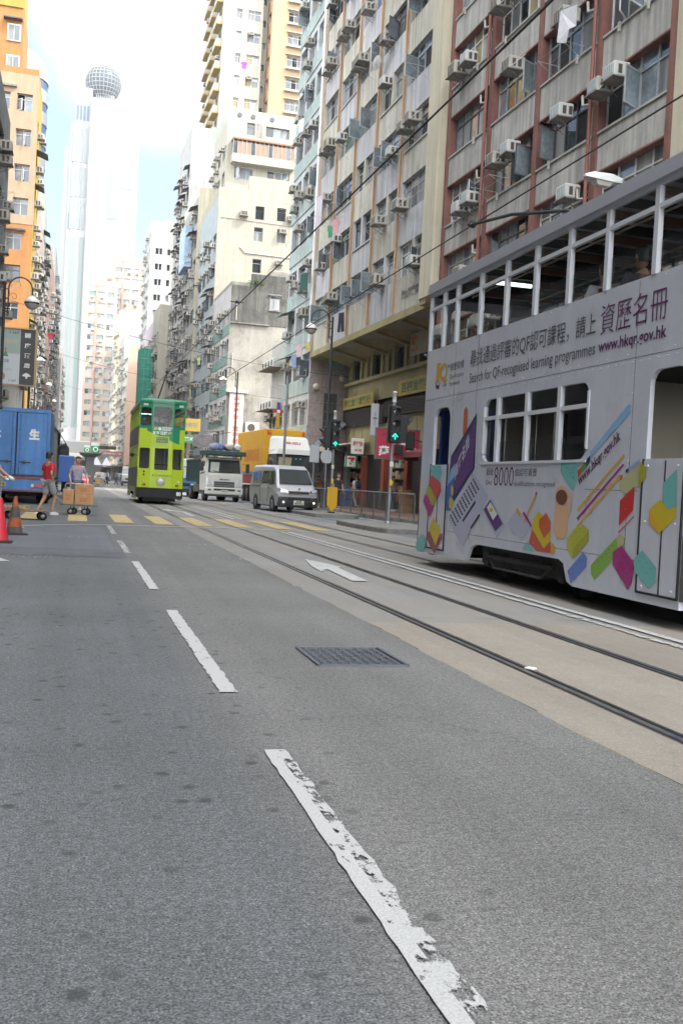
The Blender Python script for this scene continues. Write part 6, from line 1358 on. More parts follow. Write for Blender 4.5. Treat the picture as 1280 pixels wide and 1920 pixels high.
# ---- small cars and far traffic
def car(name,label,loc,rz,col,H=1.45,L=4.3,W=.85,wagon=False,sign=None):
    o=thing(name,label,'car' if name!='taxi' else 'taxi',loc,rz); b=M('car_paint_'+''.join('%02d'%int(c*99) for c in col),col,.3,coat=.5)
    mb=MB(); r=lambda y,zb,zt,h: [(-h,y,zb),(h,y,zb),(h+.02,y,(zb+zt)/2),(h-.06,y,zt),(-h+.06,y,zt),(-h-.02,y,(zb+zt)/2)]
    mb.loft([r(0,.35,.62,W-.12),r(.15,.25,.74,W-.03),r(1.1,.22,.92,W),r(L-.9,.22,.95,W),r(L-.1,.28,.88,W-.04),r(L,.4,.78,W-.1)],b); mb.build('body',o)
    mb=MB(); y1=L-.3 if wagon else L-.8
    mb.loft([r(.95,.9,.93,W-.06),r(1.65,.9,H-.02,W-.18),r(2.3,.9,H,W-.18),r(y1-.5,.9,H-.02,W-.18),r(y1,.9,.98,W-.08)],vgl)
    mb.build('cabin_glass',o)
    mb=MB(); mb.loft([[(-W+.2,1.7,H-.02),(W-.2,1.7,H-.02),(W-.2,y1-.6,H-.01),(-W+.2,y1-.6,H-.01)],[(-W+.25,1.75,H+.02),(W-.25,1.75,H+.02),(W-.25,y1-.65,H+.02),(-W+.25,y1-.65,H+.02)]],b); mb.build('roof',o)
    for sx in (-1,1):
        mb=MB(); mb.rbox(*sorted((sx*(W-.38),sx*(W-.08))),-.01,.1,.60,.73,hl,.02); mb.build('headlight',o)
        mb=MB(); mb.rbox(*sorted((sx*W,sx*(W+.14))),1.2,1.3,.9,1.03,b,.02); mb.build('mirror',o)
        for y in (.8,L-.85): wheel(o,sx*(W-.1),y,.3,.18)
    mb=MB(); mb.box(-.4,.4,-.02,.05,.45,.6,rub); mb.box(-.2,.2,-.03,-.021,.36,.45,platew); mb.build('grille',o)
    if sign: mb=MB(); mb.rbox(-.2,.2,2.0,2.15,H+.02,H+.16,sign,.02); mb.build('roof_sign',o)
    return o
car('taxi','red taxi with pale roof behind the man in the grey shirt',(.15,84,0),R(2),(.42,.04,.05),sign=platew)
car('parked_car','dark blue car waiting at the far junction',(4.6,176,0),R(-3),(.04,.07,.16))
car('parked_car','pale silver car partly hidden behind the tram shelter column',(3.2,150,0),R(-1),(.45,.47,.48))
def minibus(label,loc,rz,col,roofc,H=2.4,L=5.5):
    o=thing('minibus',label,'minibus',loc,rz); b=M('minibus_body_'+''.join('%02d'%int(c*99) for c in col),col,.4,coat=.3); rc=M('minibus_roof_'+''.join('%02d'%int(c*99) for c in roofc),roofc,.4)
    mb=MB(); mb.loft([[(-.85,0,.4),(.85,0,.4),(.85,0,1.25),(-.85,0,1.25)],[(-.92,.12,.3),(.92,.12,.3),(.92,.12,1.35),(-.92,.12,1.35)],[(-.92,L,.3),(.92,L,.3),(.92,L,1.35),(-.92,L,1.35)]],b); mb.build('body',o)
    mb=MB(); mb.loft([[(-.9,.14,1.35),(.9,.14,1.35),(.9,L,1.35),(-.9,L,1.35)],[(-.82,.38,2.0),(.82,.38,2.0),(.85,L,2.0),(-.85,L,2.0)]],vgl); mb.build('window_band',o)
    mb=MB(); mb.loft([[(-.84,.3,2.0),(.84,.3,2.0),(.86,L,2.0),(-.86,L,2.0)],[(-.82,.36,H-.05),(.82,.36,H-.05),(.83,L,H-.05),(-.83,L,H-.05)],[(-.7,.5,H),(.7,.5,H),(.7,L-.1,H),(-.7,L-.1,H)]],rc); mb.build('roof',o)
    mb=MB(); mb.rbox(-.88,.88,-.05,.1,.3,.55,plast,.02); mb.box(-.5,.5,-.02,.0,.7,.9,rub); mb.build('bumper',o)
    for sx in (-1,1):
        mb=MB(); mb.box(*sorted((sx*.55,sx*.8)),-.02,.02,.68,.88,hl); mb.build('headlight',o)
        for y in (.9,L-1.1): wheel(o,sx*.8,y,.33,.2)
minibus('white van with blue tinted windscreen approaching left of the green tram',(5.9,118,0),R(-2),(.6,.6,.6),(.62,.62,.62),2.25,5)
minibus('pale minibus with a pink roof far down the left lane',(-.4,108,0),R(1),(.45,.47,.42),(.45,.12,.16))
minibus('blue truck cab half hidden behind the green tram',(6.7,66,0),R(-1.5),(.07,.2,.42),(.55,.57,.58),2.5,6)
o=thing('box_truck','small blue truck with black tarpaulin beyond the canvas truck','truck',(-1.55,62,0),0); mb=MB(); mb.rbox(-1,1,0,5,.9,2.9,M('tarpaulin_black',(.03,.03,.035),.7,var=.4),.2); mb.build('tarpaulin',o); mb=MB(); mb.rbox(-.3,1.35,-.15,.3,.6,2.2,M('truck_side_blue',(.05,.13,.4),.5),.05); mb.box(-1,1,0,5,.6,.9,plast); mb.build('tailboard',o)
for x in (-.8,.8): wheel(o,x,1,.42,.3,hubd); wheel(o,x,4,.42,.3,hubd)
# ================================================================ PEOPLE
def skin(name,verts,edges,radii,mat,parent=None,root=0,sub=2,loc=None,rot=None):
    """continuous skinned surface grown from a joint skeleton"""
    me=bpy.data.meshes.new(name); me.from_pydata(verts,edges,[]); me.update()
    o=bpy.data.objects.new(name,me); COL.objects.link(o)
    m=o.modifiers.new('Skin','SKIN'); m.use_smooth_shade=True
    if not me.skin_vertices: return o
    sv=me.skin_vertices[0].data
    for i,r in enumerate(radii):
        rr=r if isinstance(r,tuple) else (r,r); sv[i].radius=rr; sv[i].use_root=(i==root)
    s=o.modifiers.new('Sub','SUBSURF'); s.levels=sub; s.render_levels=sub
    me.materials.append(mat)
    if parent: o.parent=parent
    if loc: o.location=loc
    if rot: o.rotation_euler=rot
    return o
sk=M('skin_tan',(.40,.23,.15),.55,var=.08,vscale=9); sk2=M('skin_light',(.46,.28,.19),.55,var=.08,vscale=9); hairm=M('hair_black',(.018,.015,.014),.5); eyew=M('eye_white',(.6,.6,.58),.3); eyed=M('eye_dark',(.02,.015,.012),.2); lipm=M('lip_colour',(.33,.13,.11),.5)
def person(label,loc,rz,pose,shirt,trouser,skinm=sk,H=1.7,shorts=False,sleeves='short',shoe=None,hair=hairm,group=None,hand_detail=True,cat='person',lower=True):
    """faces -y locally. pose: dict of joint positions for a 1.7 m figure"""
    o=thing('person',label,cat,loc,rz,group); k=H/1.7
    J=dict(pelvis=(0,0,.93),waist=(0,0,1.06),chest=(0,.01,1.26),neck=(0,.01,1.43),chin=(0,0,1.50),
      shL=(-.17,.01,1.38),shR=(.17,.01,1.38),elL=(-.24,.03,1.12),elR=(.24,.03,1.12),wrL=(-.25,-.06,.88),wrR=(.25,-.06,.88),
      hpL=(-.09,0,.90),hpR=(.09,0,.90),knL=(-.10,-.01,.50),knR=(.10,-.01,.50),anL=(-.10,.02,.09),anR=(.10,.02,.09),toL=(-.11,-.14,.04),toR=(.11,-.14,.04),headturn=0)
    J.update(pose); P={a:(Vector(b)*k if not isinstance(b,(int,float)) else b) for a,b in J.items()}
    ht=P['headturn']; hc=P['neck']+Vector((0,-.015,.17))*k
    # body: one continuous skin
    names=['pelvis','waist','chest','neck']; V=[P['pelvis'],P['waist'],P['chest'],P['neck'],P['neck']+Vector((0,-.005,.055))*k]; Rr=[(.13*k,.10*k),(.12*k,.09*k),(.145*k,.10*k),.058*k,.05*k]; E=[(0,1),(1,2),(2,3),(3,4)]
    def add(p,r,par): V.append(p); Rr.append(r); E.append((par,len(V)-1)); return len(V)-1
    for s in 'LR':
        a=add(P['sh'+s],.055*k,2); b=add(P['el'+s],.040*k,a); c=add((P['el'+s]*.35+P['wr'+s]*.65),.032*k,b); d=add(P['wr'+s],.026*k,c)
        dirn=(P['wr'+s]-P['el'+s]).normalized(); e=add(P['wr'+s]+dirn*.045*k,(.036*k,.018*k),d)
        f=add(P['wr'+s]+dirn*.085*k,(.034*k,.015*k),e)
        if lower:
            a=add(P['hp'+s],.085*k,0); b=add(P['hp'+s].lerp(P['kn'+s],.5),.075*k,a); c=add(P['kn'+s],.055*k,b); c2=add(P['kn'+s].lerp(P['an'+s],.35),.053*k,c); d=add(P['an'+s],.036*k,c2); e=add(P['to'+s],(.042*k,.028*k),d)
    body=skin('body',V,E,Rr,skinm,o)
    # head as a shaped mesh child of the body
    Th=Matrix.Translation(hc)@Matrix.Rotation(ht,4,'Z')
    mb=MB(); rings=[]; prof=[(-.115,.030,.036,-.03),(-.10,.050,.055,-.025),(-.07,.062,.075,-.012),(-.03,.070,.088,-.004),(.02,.076,.096,.004),(.06,.076,.098,.008),(.09,.066,.085,.01),(.112,.040,.055,.01),(.12,.008,.012,.01)]
    for z,rx,ry,oy in prof: rings.append([(Th@Vector((rx*k*math.cos(a)*1.0,(oy+ry*math.sin(a))*k,z*k))) for a in [2*math.pi*i/14 for i in range(14)]])
    mb.loft(rings,skinm,True,True)
    nose=[Vector((-.014,-.088,-.03)),Vector((.014,-.088,-.03)),Vector((.010,-.096,.03)),Vector((-.010,-.096,.03)),Vector((0,-.122,-.026))]
    nv=[Th@(p*k) for p in nose]; mb.raw(nv,[(0,4,3),(4,1,2),(3,4,2),(0,1,4)],skinm,True)
    for sx in (-1,1):
        mb.sphere(tuple(Th@(Vector((sx*.076,.005,-.005))*k)),.020*k,skinm,8,1.5)
        mb.sphere(tuple(Th@(Vector((sx*.028,-.082,.012))*k)),.012*k,eyew,8); mb.sphere(tuple(Th@(Vector((sx*.028,-.089,.012))*k)),.007*k,eyed,6)
        a=[Th@(Vector((sx*x,y,z))*k) for x,y,z in ((.014,-.093,.030),(.045,-.084,.032),(.045,-.084,.037),(.014,-.093,.036))]; mb.face(a,hair)
    a=[Th@(Vector((x,y,z))*k) for x,y,z in ((-.022,-.083,-.062),(0,-.092,-.068),(.022,-.083,-.062),(0,-.092,-.056))]; mb.face(a,lipm)
    mb.build('head',body)
    # hair cap
    mb=MB(); rings=[]
    for z,rx,ry,oy in ((-.06,.074,.060,.045),(-.01,.081,.078,.032),(.035,.083,.090,.018),(.055,.084,.103,.012),(.09,.076,.096,.012),(.118,.054,.070,.012),(.132,.012,.02,.012)):
        rings.append([(Th@Vector((rx*k*math.cos(a)*(1+.03*math.sin(5*a+z*90)),(oy+ry*math.sin(a)*(1+.03*math.cos(7*a)))*k,z*k))) for a in [2*math.pi*i/16 for i in range(16)]])
    mb.loft(rings,hair,True,True); mb.build('hair',body)
    # hands: four fingers and a thumb each
    if hand_detail:
        for s in 'LR':
            d=(P['wr'+s]-P['el'+s]).normalized(); side=d.cross(Vector((0,1,0))); side=side.normalized() if side.length>.1 else Vector((1,0,0)); cur=d.cross(side).normalized()
            w=P['wr'+s]+d*.08*k; V2=[];E2=[];R2=[]
            for q,(off,ln) in enumerate(((-.024,.062),(-.008,.072),(.008,.069),(.024,.055))):
                i=len(V2); p=w+side*off*k; V2+=[p-d*.02*k,p+d*ln*.45*k+cur*.006*k,p+d*ln*.8*k+cur*.026*k]; R2+=[.009*k,.008*k,.0065*k]; E2+=[(i,i+1),(i+1,i+2)]
                if q: E2.append((i-3,i))
            i=len(V2); p=P['wr'+s]+d*.03*k+side*.03*k; V2+=[p,p+side*.022*k+d*.025*k,p+side*.028*k+d*.055*k+cur*.01*k]; R2+=[.011*k,.0095*k,.0075*k]; E2+=[(i,i+1),(i+1,i+2),(i,9)]
            skin('hand',V2,E2,R2,skinm,body,root=3,sub=1)
    # clothing
    hw=.018*k
    V=[P['pelvis']+Vector((0,0,-.02))*k,P['pelvis'].lerp(P['waist'],.6),P['waist'].lerp(P['chest'],.5),P['chest']+Vector((0,0,.03))*k,P['neck']+Vector((0,0,-.045))*k]
    Rr=[(.165*k,.125*k),(.152*k,.118*k),(.155*k,.118*k),(.165*k,.115*k),(.075*k,.07*k)]; E=[(0,1),(1,2),(2,3),(3,4)]
    for s in 'LR':
        a=add2=len(V); V.append(P['sh'+s]+Vector((0,0,-.01))*k); Rr.append(.074*k); E.append((3,a))
        if sleeves=='short': V.append(P['sh'+s].lerp(P['el'+s],.72)); Rr.append(.066*k); E.append((a,a+1))
        elif sleeves=='long': V.append(P['el'+s]); Rr.append(.058*k); E.append((a,a+1)); V.append(P['wr'+s]); Rr.append(.042*k); E.append((a+1,a+2))
    skin('shirt',V,E,Rr,shirt,o,root=2)
    if lower:
        V=[P['pelvis']+Vector((0,0,.05))*k]; Rr=[(.150*k,.118*k)]; E=[]
        for s in 'LR':
            a=len(V); V.append(P['hp'+s]); Rr.append(.102*k); E.append((0,a))
            if shorts: V+= [P['hp'+s].lerp(P['kn'+s],.5),P['hp'+s].lerp(P['kn'+s],.93)]; Rr+=[.100*k,.098*k]; E+=[(a,a+1),(a+1,a+2)]
            else: V+= [P['hp'+s].lerp(P['kn'+s],.5),P['kn'+s],P['kn'+s].lerp(P['an'+s],.5),P['an'+s]+Vector((0,0,.01))]; Rr+=[.092*k,.074*k,.066*k,.060*k]; E+=[(a,a+1),(a+1,a+2),(a+2,a+3),(a+3,a+4)]
        skin('shorts' if shorts else 'trousers',V,E,Rr,trouser,o)
        for s in 'LR':
            d=(P['to'+s]-P['an'+s]); d.z=0; d=d.normalized(); n_=Vector((-d.y,d.x,0)); c=P['an'+s].copy(); mb=MB(); zb=P['to'+s].z-.04*k
            def rg(z,g): return [c+d*(-.07*k-g)+n_*(.03*k+g),c+d*(-.07*k-g)-n_*(.03*k+g),c+d*(.06*k)-n_*(.045*k+g),c+d*(.17*k+g)-n_*(.03*k+g),c+d*(.19*k+g),c+d*(.17*k+g)+n_*(.03*k+g),c+d*(.06*k)+n_*(.045*k+g)]
            r0=[Vector((p.x,p.y,zb)) for p in rg(0,.006)]; r1=[Vector((p.x,p.y,zb+.035*k)) for p in rg(0,.006)]; r2=[Vector((p.x,p.y,zb+(.085 if i in(0,1,2,6) else .06)*k)) for i,p in enumerate(rg(0,-.006))]
            mb.loft([r0,r1,r2],shoe or frwh); mb.build('shoe',o)
    return o,P
def cloth(name,c,**k): return M(name,c,.85,var=.14,vscale=7,bump=.4,bscale=9,**k)
redt=cloth('tshirt_red',(.50,.02,.04)); greysh=cloth('shorts_grey',(.30,.31,.33)); greyt=cloth('tshirt_grey',(.33,.30,.37),dirt=(.10,.09,.11),dscale=11,dthr=.56); jeans=cloth('shorts_denim',(.10,.12,.17)); white_t=cloth('shirt_white',(.55,.56,.58)); khaki=cloth('trousers_khaki',(.36,.27,.19)); orng=cloth('tshirt_orange',(.48,.14,.04)); blackc=cloth('clothes_black',(.04,.035,.05)); bluet=cloth('shirt_grey_blue',(.25,.29,.36)); pinkt=cloth('shirt_pink',(.55,.25,.3))
# man in red, seen from behind-right, facing away to the right, pulling the box trolley handle
person('man in red t-shirt and grey shorts gripping the handle of the box trolley',(-.74,28.4,0),R(128),
  dict(elR=(.21,.06,1.13),wrR=(.20,-.16,.98),elL=(-.24,.10,1.12),wrL=(-.16,-.02,.93),knL=(-.09,-.16,.52),anL=(-.09,-.10,.10),toL=(-.10,-.26,.04),knR=(.09,.03,.50),anR=(.10,.24,.13),toR=(.10,.13,.05),headturn=.1),redt,greysh,shorts=True,shoe=frwh)
def chestprint(x,y): pass
# man in grey behind the trolley, facing us
person('man in a printed grey t-shirt walking towards us behind the stacked cartons',(.02,33.2,0),R(4),
  dict(wrR=(.30,-.22,.86),elR=(.27,-.02,1.10),wrL=(-.22,-.18,.90),elL=(-.25,.02,1.12),knL=(-.10,-.12,.50),anL=(-.10,-.02,.1),toL=(-.1,-.18,.04),anR=(.11,.14,.1),toR=(.11,0,.04),headturn=-.05),greyt,jeans,skinm=sk2,shorts=True)
# worker at the frame edge: only his arm and gloved hand reach in
o,P=person('worker at the frame edge pushing the flat trolley with a white gloved hand',(-1.98,24.0,0),R(70),
  dict(pelvis=(0,.12,.93),waist=(0,.06,1.06),chest=(0,-.03,1.24),neck=(0,-.10,1.39),shL=(-.17,-.06,1.34),shR=(.17,-.06,1.34),elR=(.2,-.27,1.12),wrR=(.12,-.50,.99),elL=(-.2,-.2,1.12),wrL=(-.1,-.42,1.0),knL=(-.1,-.05,.5),anR=(.1,.3,.12),toR=(.1,.17,.05)),cloth('shirt_pale_grey',(.42,.43,.46)),jeans,H=1.72)
gv=M('glove_white',(.65,.65,.6),.8); b=[c for c in o.children if c.name.startswith('body')][0]
for ch in b.children:
    if ch.name.startswith('hand'):
        ch.data.materials.clear(); ch.data.materials.append(gv)
mb=MB(); p=P['wrR']; d=(P['wrR']-P['elR']).normalized(); mb.tube([p-d*.04,p+d*.02,p+d*.06,p+d*.095],[.036,.042,.045,.036],gv,8); mb.build('glove',b)
# pedestrians on the right pavement and in the distance
person('pedestrian in white shirt and khaki trousers with a dark backpack on the railed pavement',(14.2,50.5,.13),R(200),dict(knL=(-.09,-.14,.52),anL=(-.1,-.12,.1),toL=(-.1,-.27,.04),anR=(.1,.22,.12),toR=(.1,.1,.05)),white_t,khaki,shoe=blackc,skinm=sk2)
mb=MB(); mb.loft([[(-.14,.10,1.0),(.14,.10,1.0),(.14,.24,1.02),(-.14,.24,1.02)],[(-.15,.10,1.2),(.15,.10,1.2),(.15,.28,1.2),(-.15,.28,1.2)],[(-.12,.10,1.42),(.12,.10,1.42),(.12,.2,1.42),(-.12,.2,1.42)]],M('backpack_navy',(.03,.035,.06),.7))
for x in (-.11,.11): mb.tube([(x,.12,1.4),(x,-.08,1.44),(x,-.13,1.3),(x,.1,1.1)],.018,MATS['backpack_navy'],5)
mb.build('backpack',loc=(14.2,50.5,.13),rot=(0,0,R(200)),label='dark navy backpack worn by the pedestrian in the white shirt',cat='backpack')
person('woman in an orange top standing in the shade by the shop front',(13.6,56.5,.13),R(-20),{},orng,blackc,skinm=sk2,H=1.6)
person('man in a dark shirt standing behind the yellow keep left bollard',(12.3,47.0,.13),R(10),{},blackc,blackc,skinm=sk2)
far=[('pedestrian in a grey blue shirt walking under the cream awnings past the van',(15.0,60,.13),bluet,blackc),('pedestrian in white by the shop columns behind the railing',(14.8,46.0,.13),white_t,jeans),('pedestrian in pink on the near pavement edge beyond the blue tarpaulin truck',(-1.9,96,0),pinkt,jeans),('distant pedestrian in pink crossing by the tram shelter bollard',(3.2,112,0),pinkt,blackc),('distant pedestrian in grey blue beside the one in pink',(4.1,110,0),bluet,jeans),('distant pedestrian in white stepping off the kerb before the white van',(5.0,124,0),white_t,bluet),('distant pedestrian in orange near the dark blue car',(5.6,150,0),orng,khaki),('distant pedestrian in white standing between cars at the junction',(4.2,160,0),white_t,khaki)]
for i,(lab,loc,a,b_) in enumerate(far): person(lab,loc,R(30*i),dict(anL=(-.1,-.12,.1),toL=(-.1,-.26,.04),anR=(.1,.15,.1),toR=(.1,.02,.04)),a,b_,hand_detail=False)
# passengers seated on the upper decks (knees under the seat backs)
def passenger(label,loc,rz,shirt,sk_=sk):
    person(label,loc,rz,dict(pelvis=(0,0,.52),waist=(0,0,.66),chest=(0,.01,.86),neck=(0,.01,1.03),shL=(-.17,.01,.98),shR=(.17,.01,.98),elL=(-.23,0,.72),elR=(.23,0,.72),wrL=(-.12,-.18,.62),wrR=(.12,-.18,.62),hpL=(-.09,0,.5),hpR=(.09,0,.5),knL=(-.1,-.38,.5),knR=(.1,-.38,.5),anL=(-.1,-.38,.1),anR=(.1,-.38,.1),toL=(-.1,-.52,.05),toR=(.1,-.52,.05)),shirt,blackc,skinm=sk_,hand_detail=False)
passenger('passenger in a pale shirt seated upstairs on the silver tram by a front-half window',(5.85,10.55,2.66),R(180),white_t,sk2)
passenger('passenger in dark clothes seated upstairs on the silver tram nearer the camera',(5.85,9.75,2.66),R(180),blackc,sk2)
passenger('passenger with head against the upper front window of the green tram',(3.5,45.8,2.66),R(0),blackc)
passenger('passenger upstairs in the corner window of the green tram',(2.95,45.6,2.66),R(0),bluet)
# ================================================================ STREET THINGS
black=M('post_black',(.02,.02,.022),.45); galv=M('galvanised_steel',(.30,.32,.33),.45,.6,var=.2,vscale=3); globew=M('lamp_globe_white',(.72,.72,.70),.35); globet=M('lamp_globe_lower',(.42,.39,.33),.2,spec=.8)
def streetlamp(label,loc,H,arm,rz=0,r=.27,base=True):
    o=thing('street_lamp',label,'street lamp',loc,rz,'black crook street lamps')
    mb=MB(); mb.tube([(0,0,0),(0,0,1.2),(0,0,1.25),(0,0,H)],[.10,.10,.07,.055],black,10); mb.lathe([(.17,0),(.17,.12),(.11,.2),(.10,1.2),(.13,1.25),(.08,1.32)],black,(0,0,0),12); mb.sphere((0,0,H+.05),.06,black,8); mb.build('pole',o)
    mb=MB(); s=-1; n=14; x0=.14; rr=(arm-x0)/2; zc=H-.1
    mb.tube([(0,0,H-1.0),(-x0,0,H-.95),(-x0,0,zc)]+[(-x0-rr+rr*math.cos(math.pi*i/n),0,zc+rr*1.05*math.sin(math.pi*i/n)) for i in range(1,n+1)]+[(-arm,0,zc-.25)],.028,black,7)
    mb.tube([(-x0-.02,0,zc-.1)]+[(-x0-.2+.14*math.cos(t*.6)*(1-t*.06),0,zc-.3+.16*math.sin(t*.6)*(1-t*.06)) for t in range(12)],.010,black,5)
    for z in (H-.15,H-.5,H-.9): mb.box(-x0-.03,.0,-.03,.03,z,z+.04,black)
    mb.build('arm',o)
    c=(-arm,0,zc-.25-r*.9); mb=MB(); mb.lathe([(r,0),(r*.97,r*.3),(r*.8,r*.62),(r*.5,r*.86),(.05,r*.98),(.03,r*1.1)],globew,c,18); h=mb.build('lamp_hood',o)
    mb=MB(); mb.lathe([(.02,-r*.92),(r*.5,-r*.78),(r*.8,-r*.5),(r*.96,-r*.12),(r*.98,0)],globet,c,18); mb.build('lamp_globe',o)
    mb=MB(); mb.lathe([(r*1.04,-.025),(r*1.07,0),(r*1.04,.03)],black,c,18); mb.build('lamp_rim',o)
    return o
streetlamp('tall black crook street lamp beside the ochre arcade with clothes behind its globe',(11.6,47.0,.13),9.15,1.05)
streetlamp('black crook street lamp in front of the weathered end wall above the box truck',(10.5,69.3,.13),8.6,1.0)
streetlamp('black crook street lamp rising beside the hotel billboard on the near side',(-2.95,40.0,0),8.15,1.0,rz=math.pi)
streetlamp('black crook street lamp just beyond the hotel billboard',(-3.7,70.0,.13),9.0,1.0,rz=math.pi)
streetlamp('black crook street lamp low over the blue truck roof, third along the near kerb',(-3.75,88.0,.13),8.9,1.1,rz=math.pi)
streetlamp('farthest visible crook street lamp on the near kerb',(-3.75,108.0,.13),8.9,1.1,rz=math.pi)
streetlamp('distant crook street lamp on the far kerb beyond the green tram',(9.2,150.0,.13),8.9,1.1)
# cobra head lamp behind the silver tram roof
o=thing('street_lamp','pale cobra head street lamp rising behind the roof of the silver tram','street lamp',(12.3,20.8,.13))
mb=MB(); mb.tube([(0,0,0),(0,0,8.1),(-.1,0,8.3),(-.6,-.05,8.42)],[.09,.06,.05,.04],galv,8); mb.build('pole',o)
mb=MB(); mb.loft([[(-.5,-.07,8.36),(-.5,.07,8.36),(-.5,.07,8.46),(-.5,-.07,8.46)],[(-.8,-.16,8.33),(-.8,.16,8.33),(-.8,.12,8.52),(-.8,-.12,8.52)],[(-1.25,-.17,8.36),(-1.25,.17,8.36),(-1.25,.10,8.53),(-1.25,-.10,8.53)],[(-1.45,-.06,8.42),(-1.45,.06,8.42),(-1.45,.04,8.47),(-1.45,-.04,8.47)]],M('lamp_shell_white',(.6,.62,.62),.4),smooth=False); mb.build('lamp_hood',o)
mb=MB(); mb.loft([[(-.78,-.13,8.325),(-.78,.13,8.325),(-1.22,.14,8.35),(-1.22,-.14,8.35)],[(-.85,-.08,8.24),(-.85,.08,8.24),(-1.15,.09,8.25),(-1.15,-.09,8.25)]],lampw); mb.build('lamp_glass',o)
# traffic lights
grn=M('signal_green',(.0,.6,.4),.4,emit=(.02,1,.62),estr=.45); redl=M('signal_red_dim',(.4,.02,.02),.4,emit=(1,.05,.06),estr=.5); lens=M('signal_lens_off',(.03,.03,.03),.25,spec=.8)
def visor(mb,c,r,dr,m=black):
    """half-round hood over a lens; dr: unit facing direction"""
    c=Vector(c); d=Vector(dr); side=d.cross(Vector((0,0,1))).normalized(); A=[];B=[]
    for i in range(15):
        a=R(-30+240*i/14); p=c+side*math.cos(a)*r+Vector((0,0,1))*math.sin(a)*r; A.append(p); B.append(p+d*(r*1.5*max(.25,.35+.65*math.sin(a))))
    for i in range(14): mb.face([A[i],A[i+1],B[i+1],B[i]],m)
def signalpole(label,loc,H,hz,ped):
    o=thing('traffic_light',label,'traffic light',loc,0,'green arrow traffic lights')
    mb=MB(); mb.tube([(0,0,0),(0,0,H)],.055,galv,12); mb.lathe([(.07,H-.28),(.07,H),(.075,H),(.075,H+.03),(.05,H+.05)],M('pole_cap_white',(.6,.6,.58),.5),(0,0,0),12); mb.lathe([(.10,0),(.10,.06),(.06,.07)],galv,(0,0,0),12); mb.build('pole',o)
    mb=MB(); mb.rbox(-.15,.15,-.24,-.06,hz,hz+1.12,black,.02); mb.box(-.2,.2,-.06,-.045,hz-.02,hz+1.14,black)
    for i in range(3): visor(mb,(0,-.245,hz+.19+.37*i),.115,(0,-1,0))
    mb.box(-.04,.04,-.06,0,hz+.1,hz+.2,black); mb.box(-.04,.04,-.06,0,hz+.9,hz+1.0,black); h=mb.build('signal_head',o)
    for i in range(3):
        mb=MB(); mb.lathe([(.02,-.012),(.09,-.008),(.108,0)],lens,(0,-.242,hz+.19+.37*i),18,'y'); mb.build('lens',h)
    mb=MB(); f=lambda u,v,w:(u,-.262-w,hz+.19+v)
    mb.plate([(-.10,-.012),(-.082,-.032),(0,.052),(.082,-.032),(.10,-.012),(.0,.092)],[],f,grn); mb.plate(rrect(-.016,-.10,.016,.005,.008,2),[],f,grn); mb.build('green_arrow',h)
    sx=ped
    mb=MB(); x0,x1=sorted((sx*.16,sx*.42)); mb.rbox(x0,x1,-.16,.12,hz+.02,hz+.85,black,.02)
    for i in range(2): visor(mb,(sx*.43,-.02,hz+.23+.40*i),.13,(sx,0,0))
    mb.box(*sorted((0,sx*.2)),-.03,.03,hz+.2,hz+.26,black); mb.box(*sorted((0,sx*.2)),-.03,.03,hz+.65,hz+.71,black); h2=mb.build('pedestrian_signal',o)
    for i in range(2):
        mb=MB(); mb.lathe([(.10,-.005 if sx>0 else .005),(.02,.012*sx)],lens,(sx*.425,-.02,hz+.23+.40*i),14,'x'); mb.build('lens',h2)
    if sx<0:
        mb=MB(); mb.face([(-.445,-.06,hz+.58),(-.445,.02,hz+.58),(-.445,.02,hz+.72),(-.445,-.06,hz+.72)],redl); mb.build('red_figure',h2)
    mb=MB(); mb.rbox(-.05,.05,-.12,-.05,1.15,1.35,M('push_button_yellow',(.6,.38,.03),.5),.02); mb.box(-.057,.057,-.0585,-.0565,1.75,1.9,platew); mb.build('push_button',o)
    return o
signalpole('traffic light with green arrow on the nearer island, spare head on the tram side',(9.28,29.2,.14),4.0,2.48,1)
signalpole('traffic light with green arrow on the farther island, red figure signal beside it',(9.78,38.4,.14),4.0,2.55,-1)
# sign panel back + round sign behind far signal
o=thing('road_sign','grey post carrying a white rectangular sign seen from behind beside the black lamp post','road sign',(11.3,48.2,.13)); mb=MB(); mb.tube([(0,0,0),(0,0,3.1)],.04,galv,8); mb.build('post',o); mb=MB(); mb.rbox(-.24,.24,-.08,-.05,2.2,3.05,M('sign_back_grey',(.42,.44,.45),.5),.01); mb.build('sign_plate',o)
o=thing('road_sign','round road sign seen from behind next to the farther traffic light','road sign',(10.6,42.8,.13)); mb=MB(); mb.tube([(0,0,0),(0,0,2.6)],.035,galv,8); mb.build('post',o); mb=MB(); mb.lathe([(.30,-.01),(.30,.01)],MATS['sign_back_grey'],(0,-.05,2.35),20,'y'); mb.build('sign_plate',o)
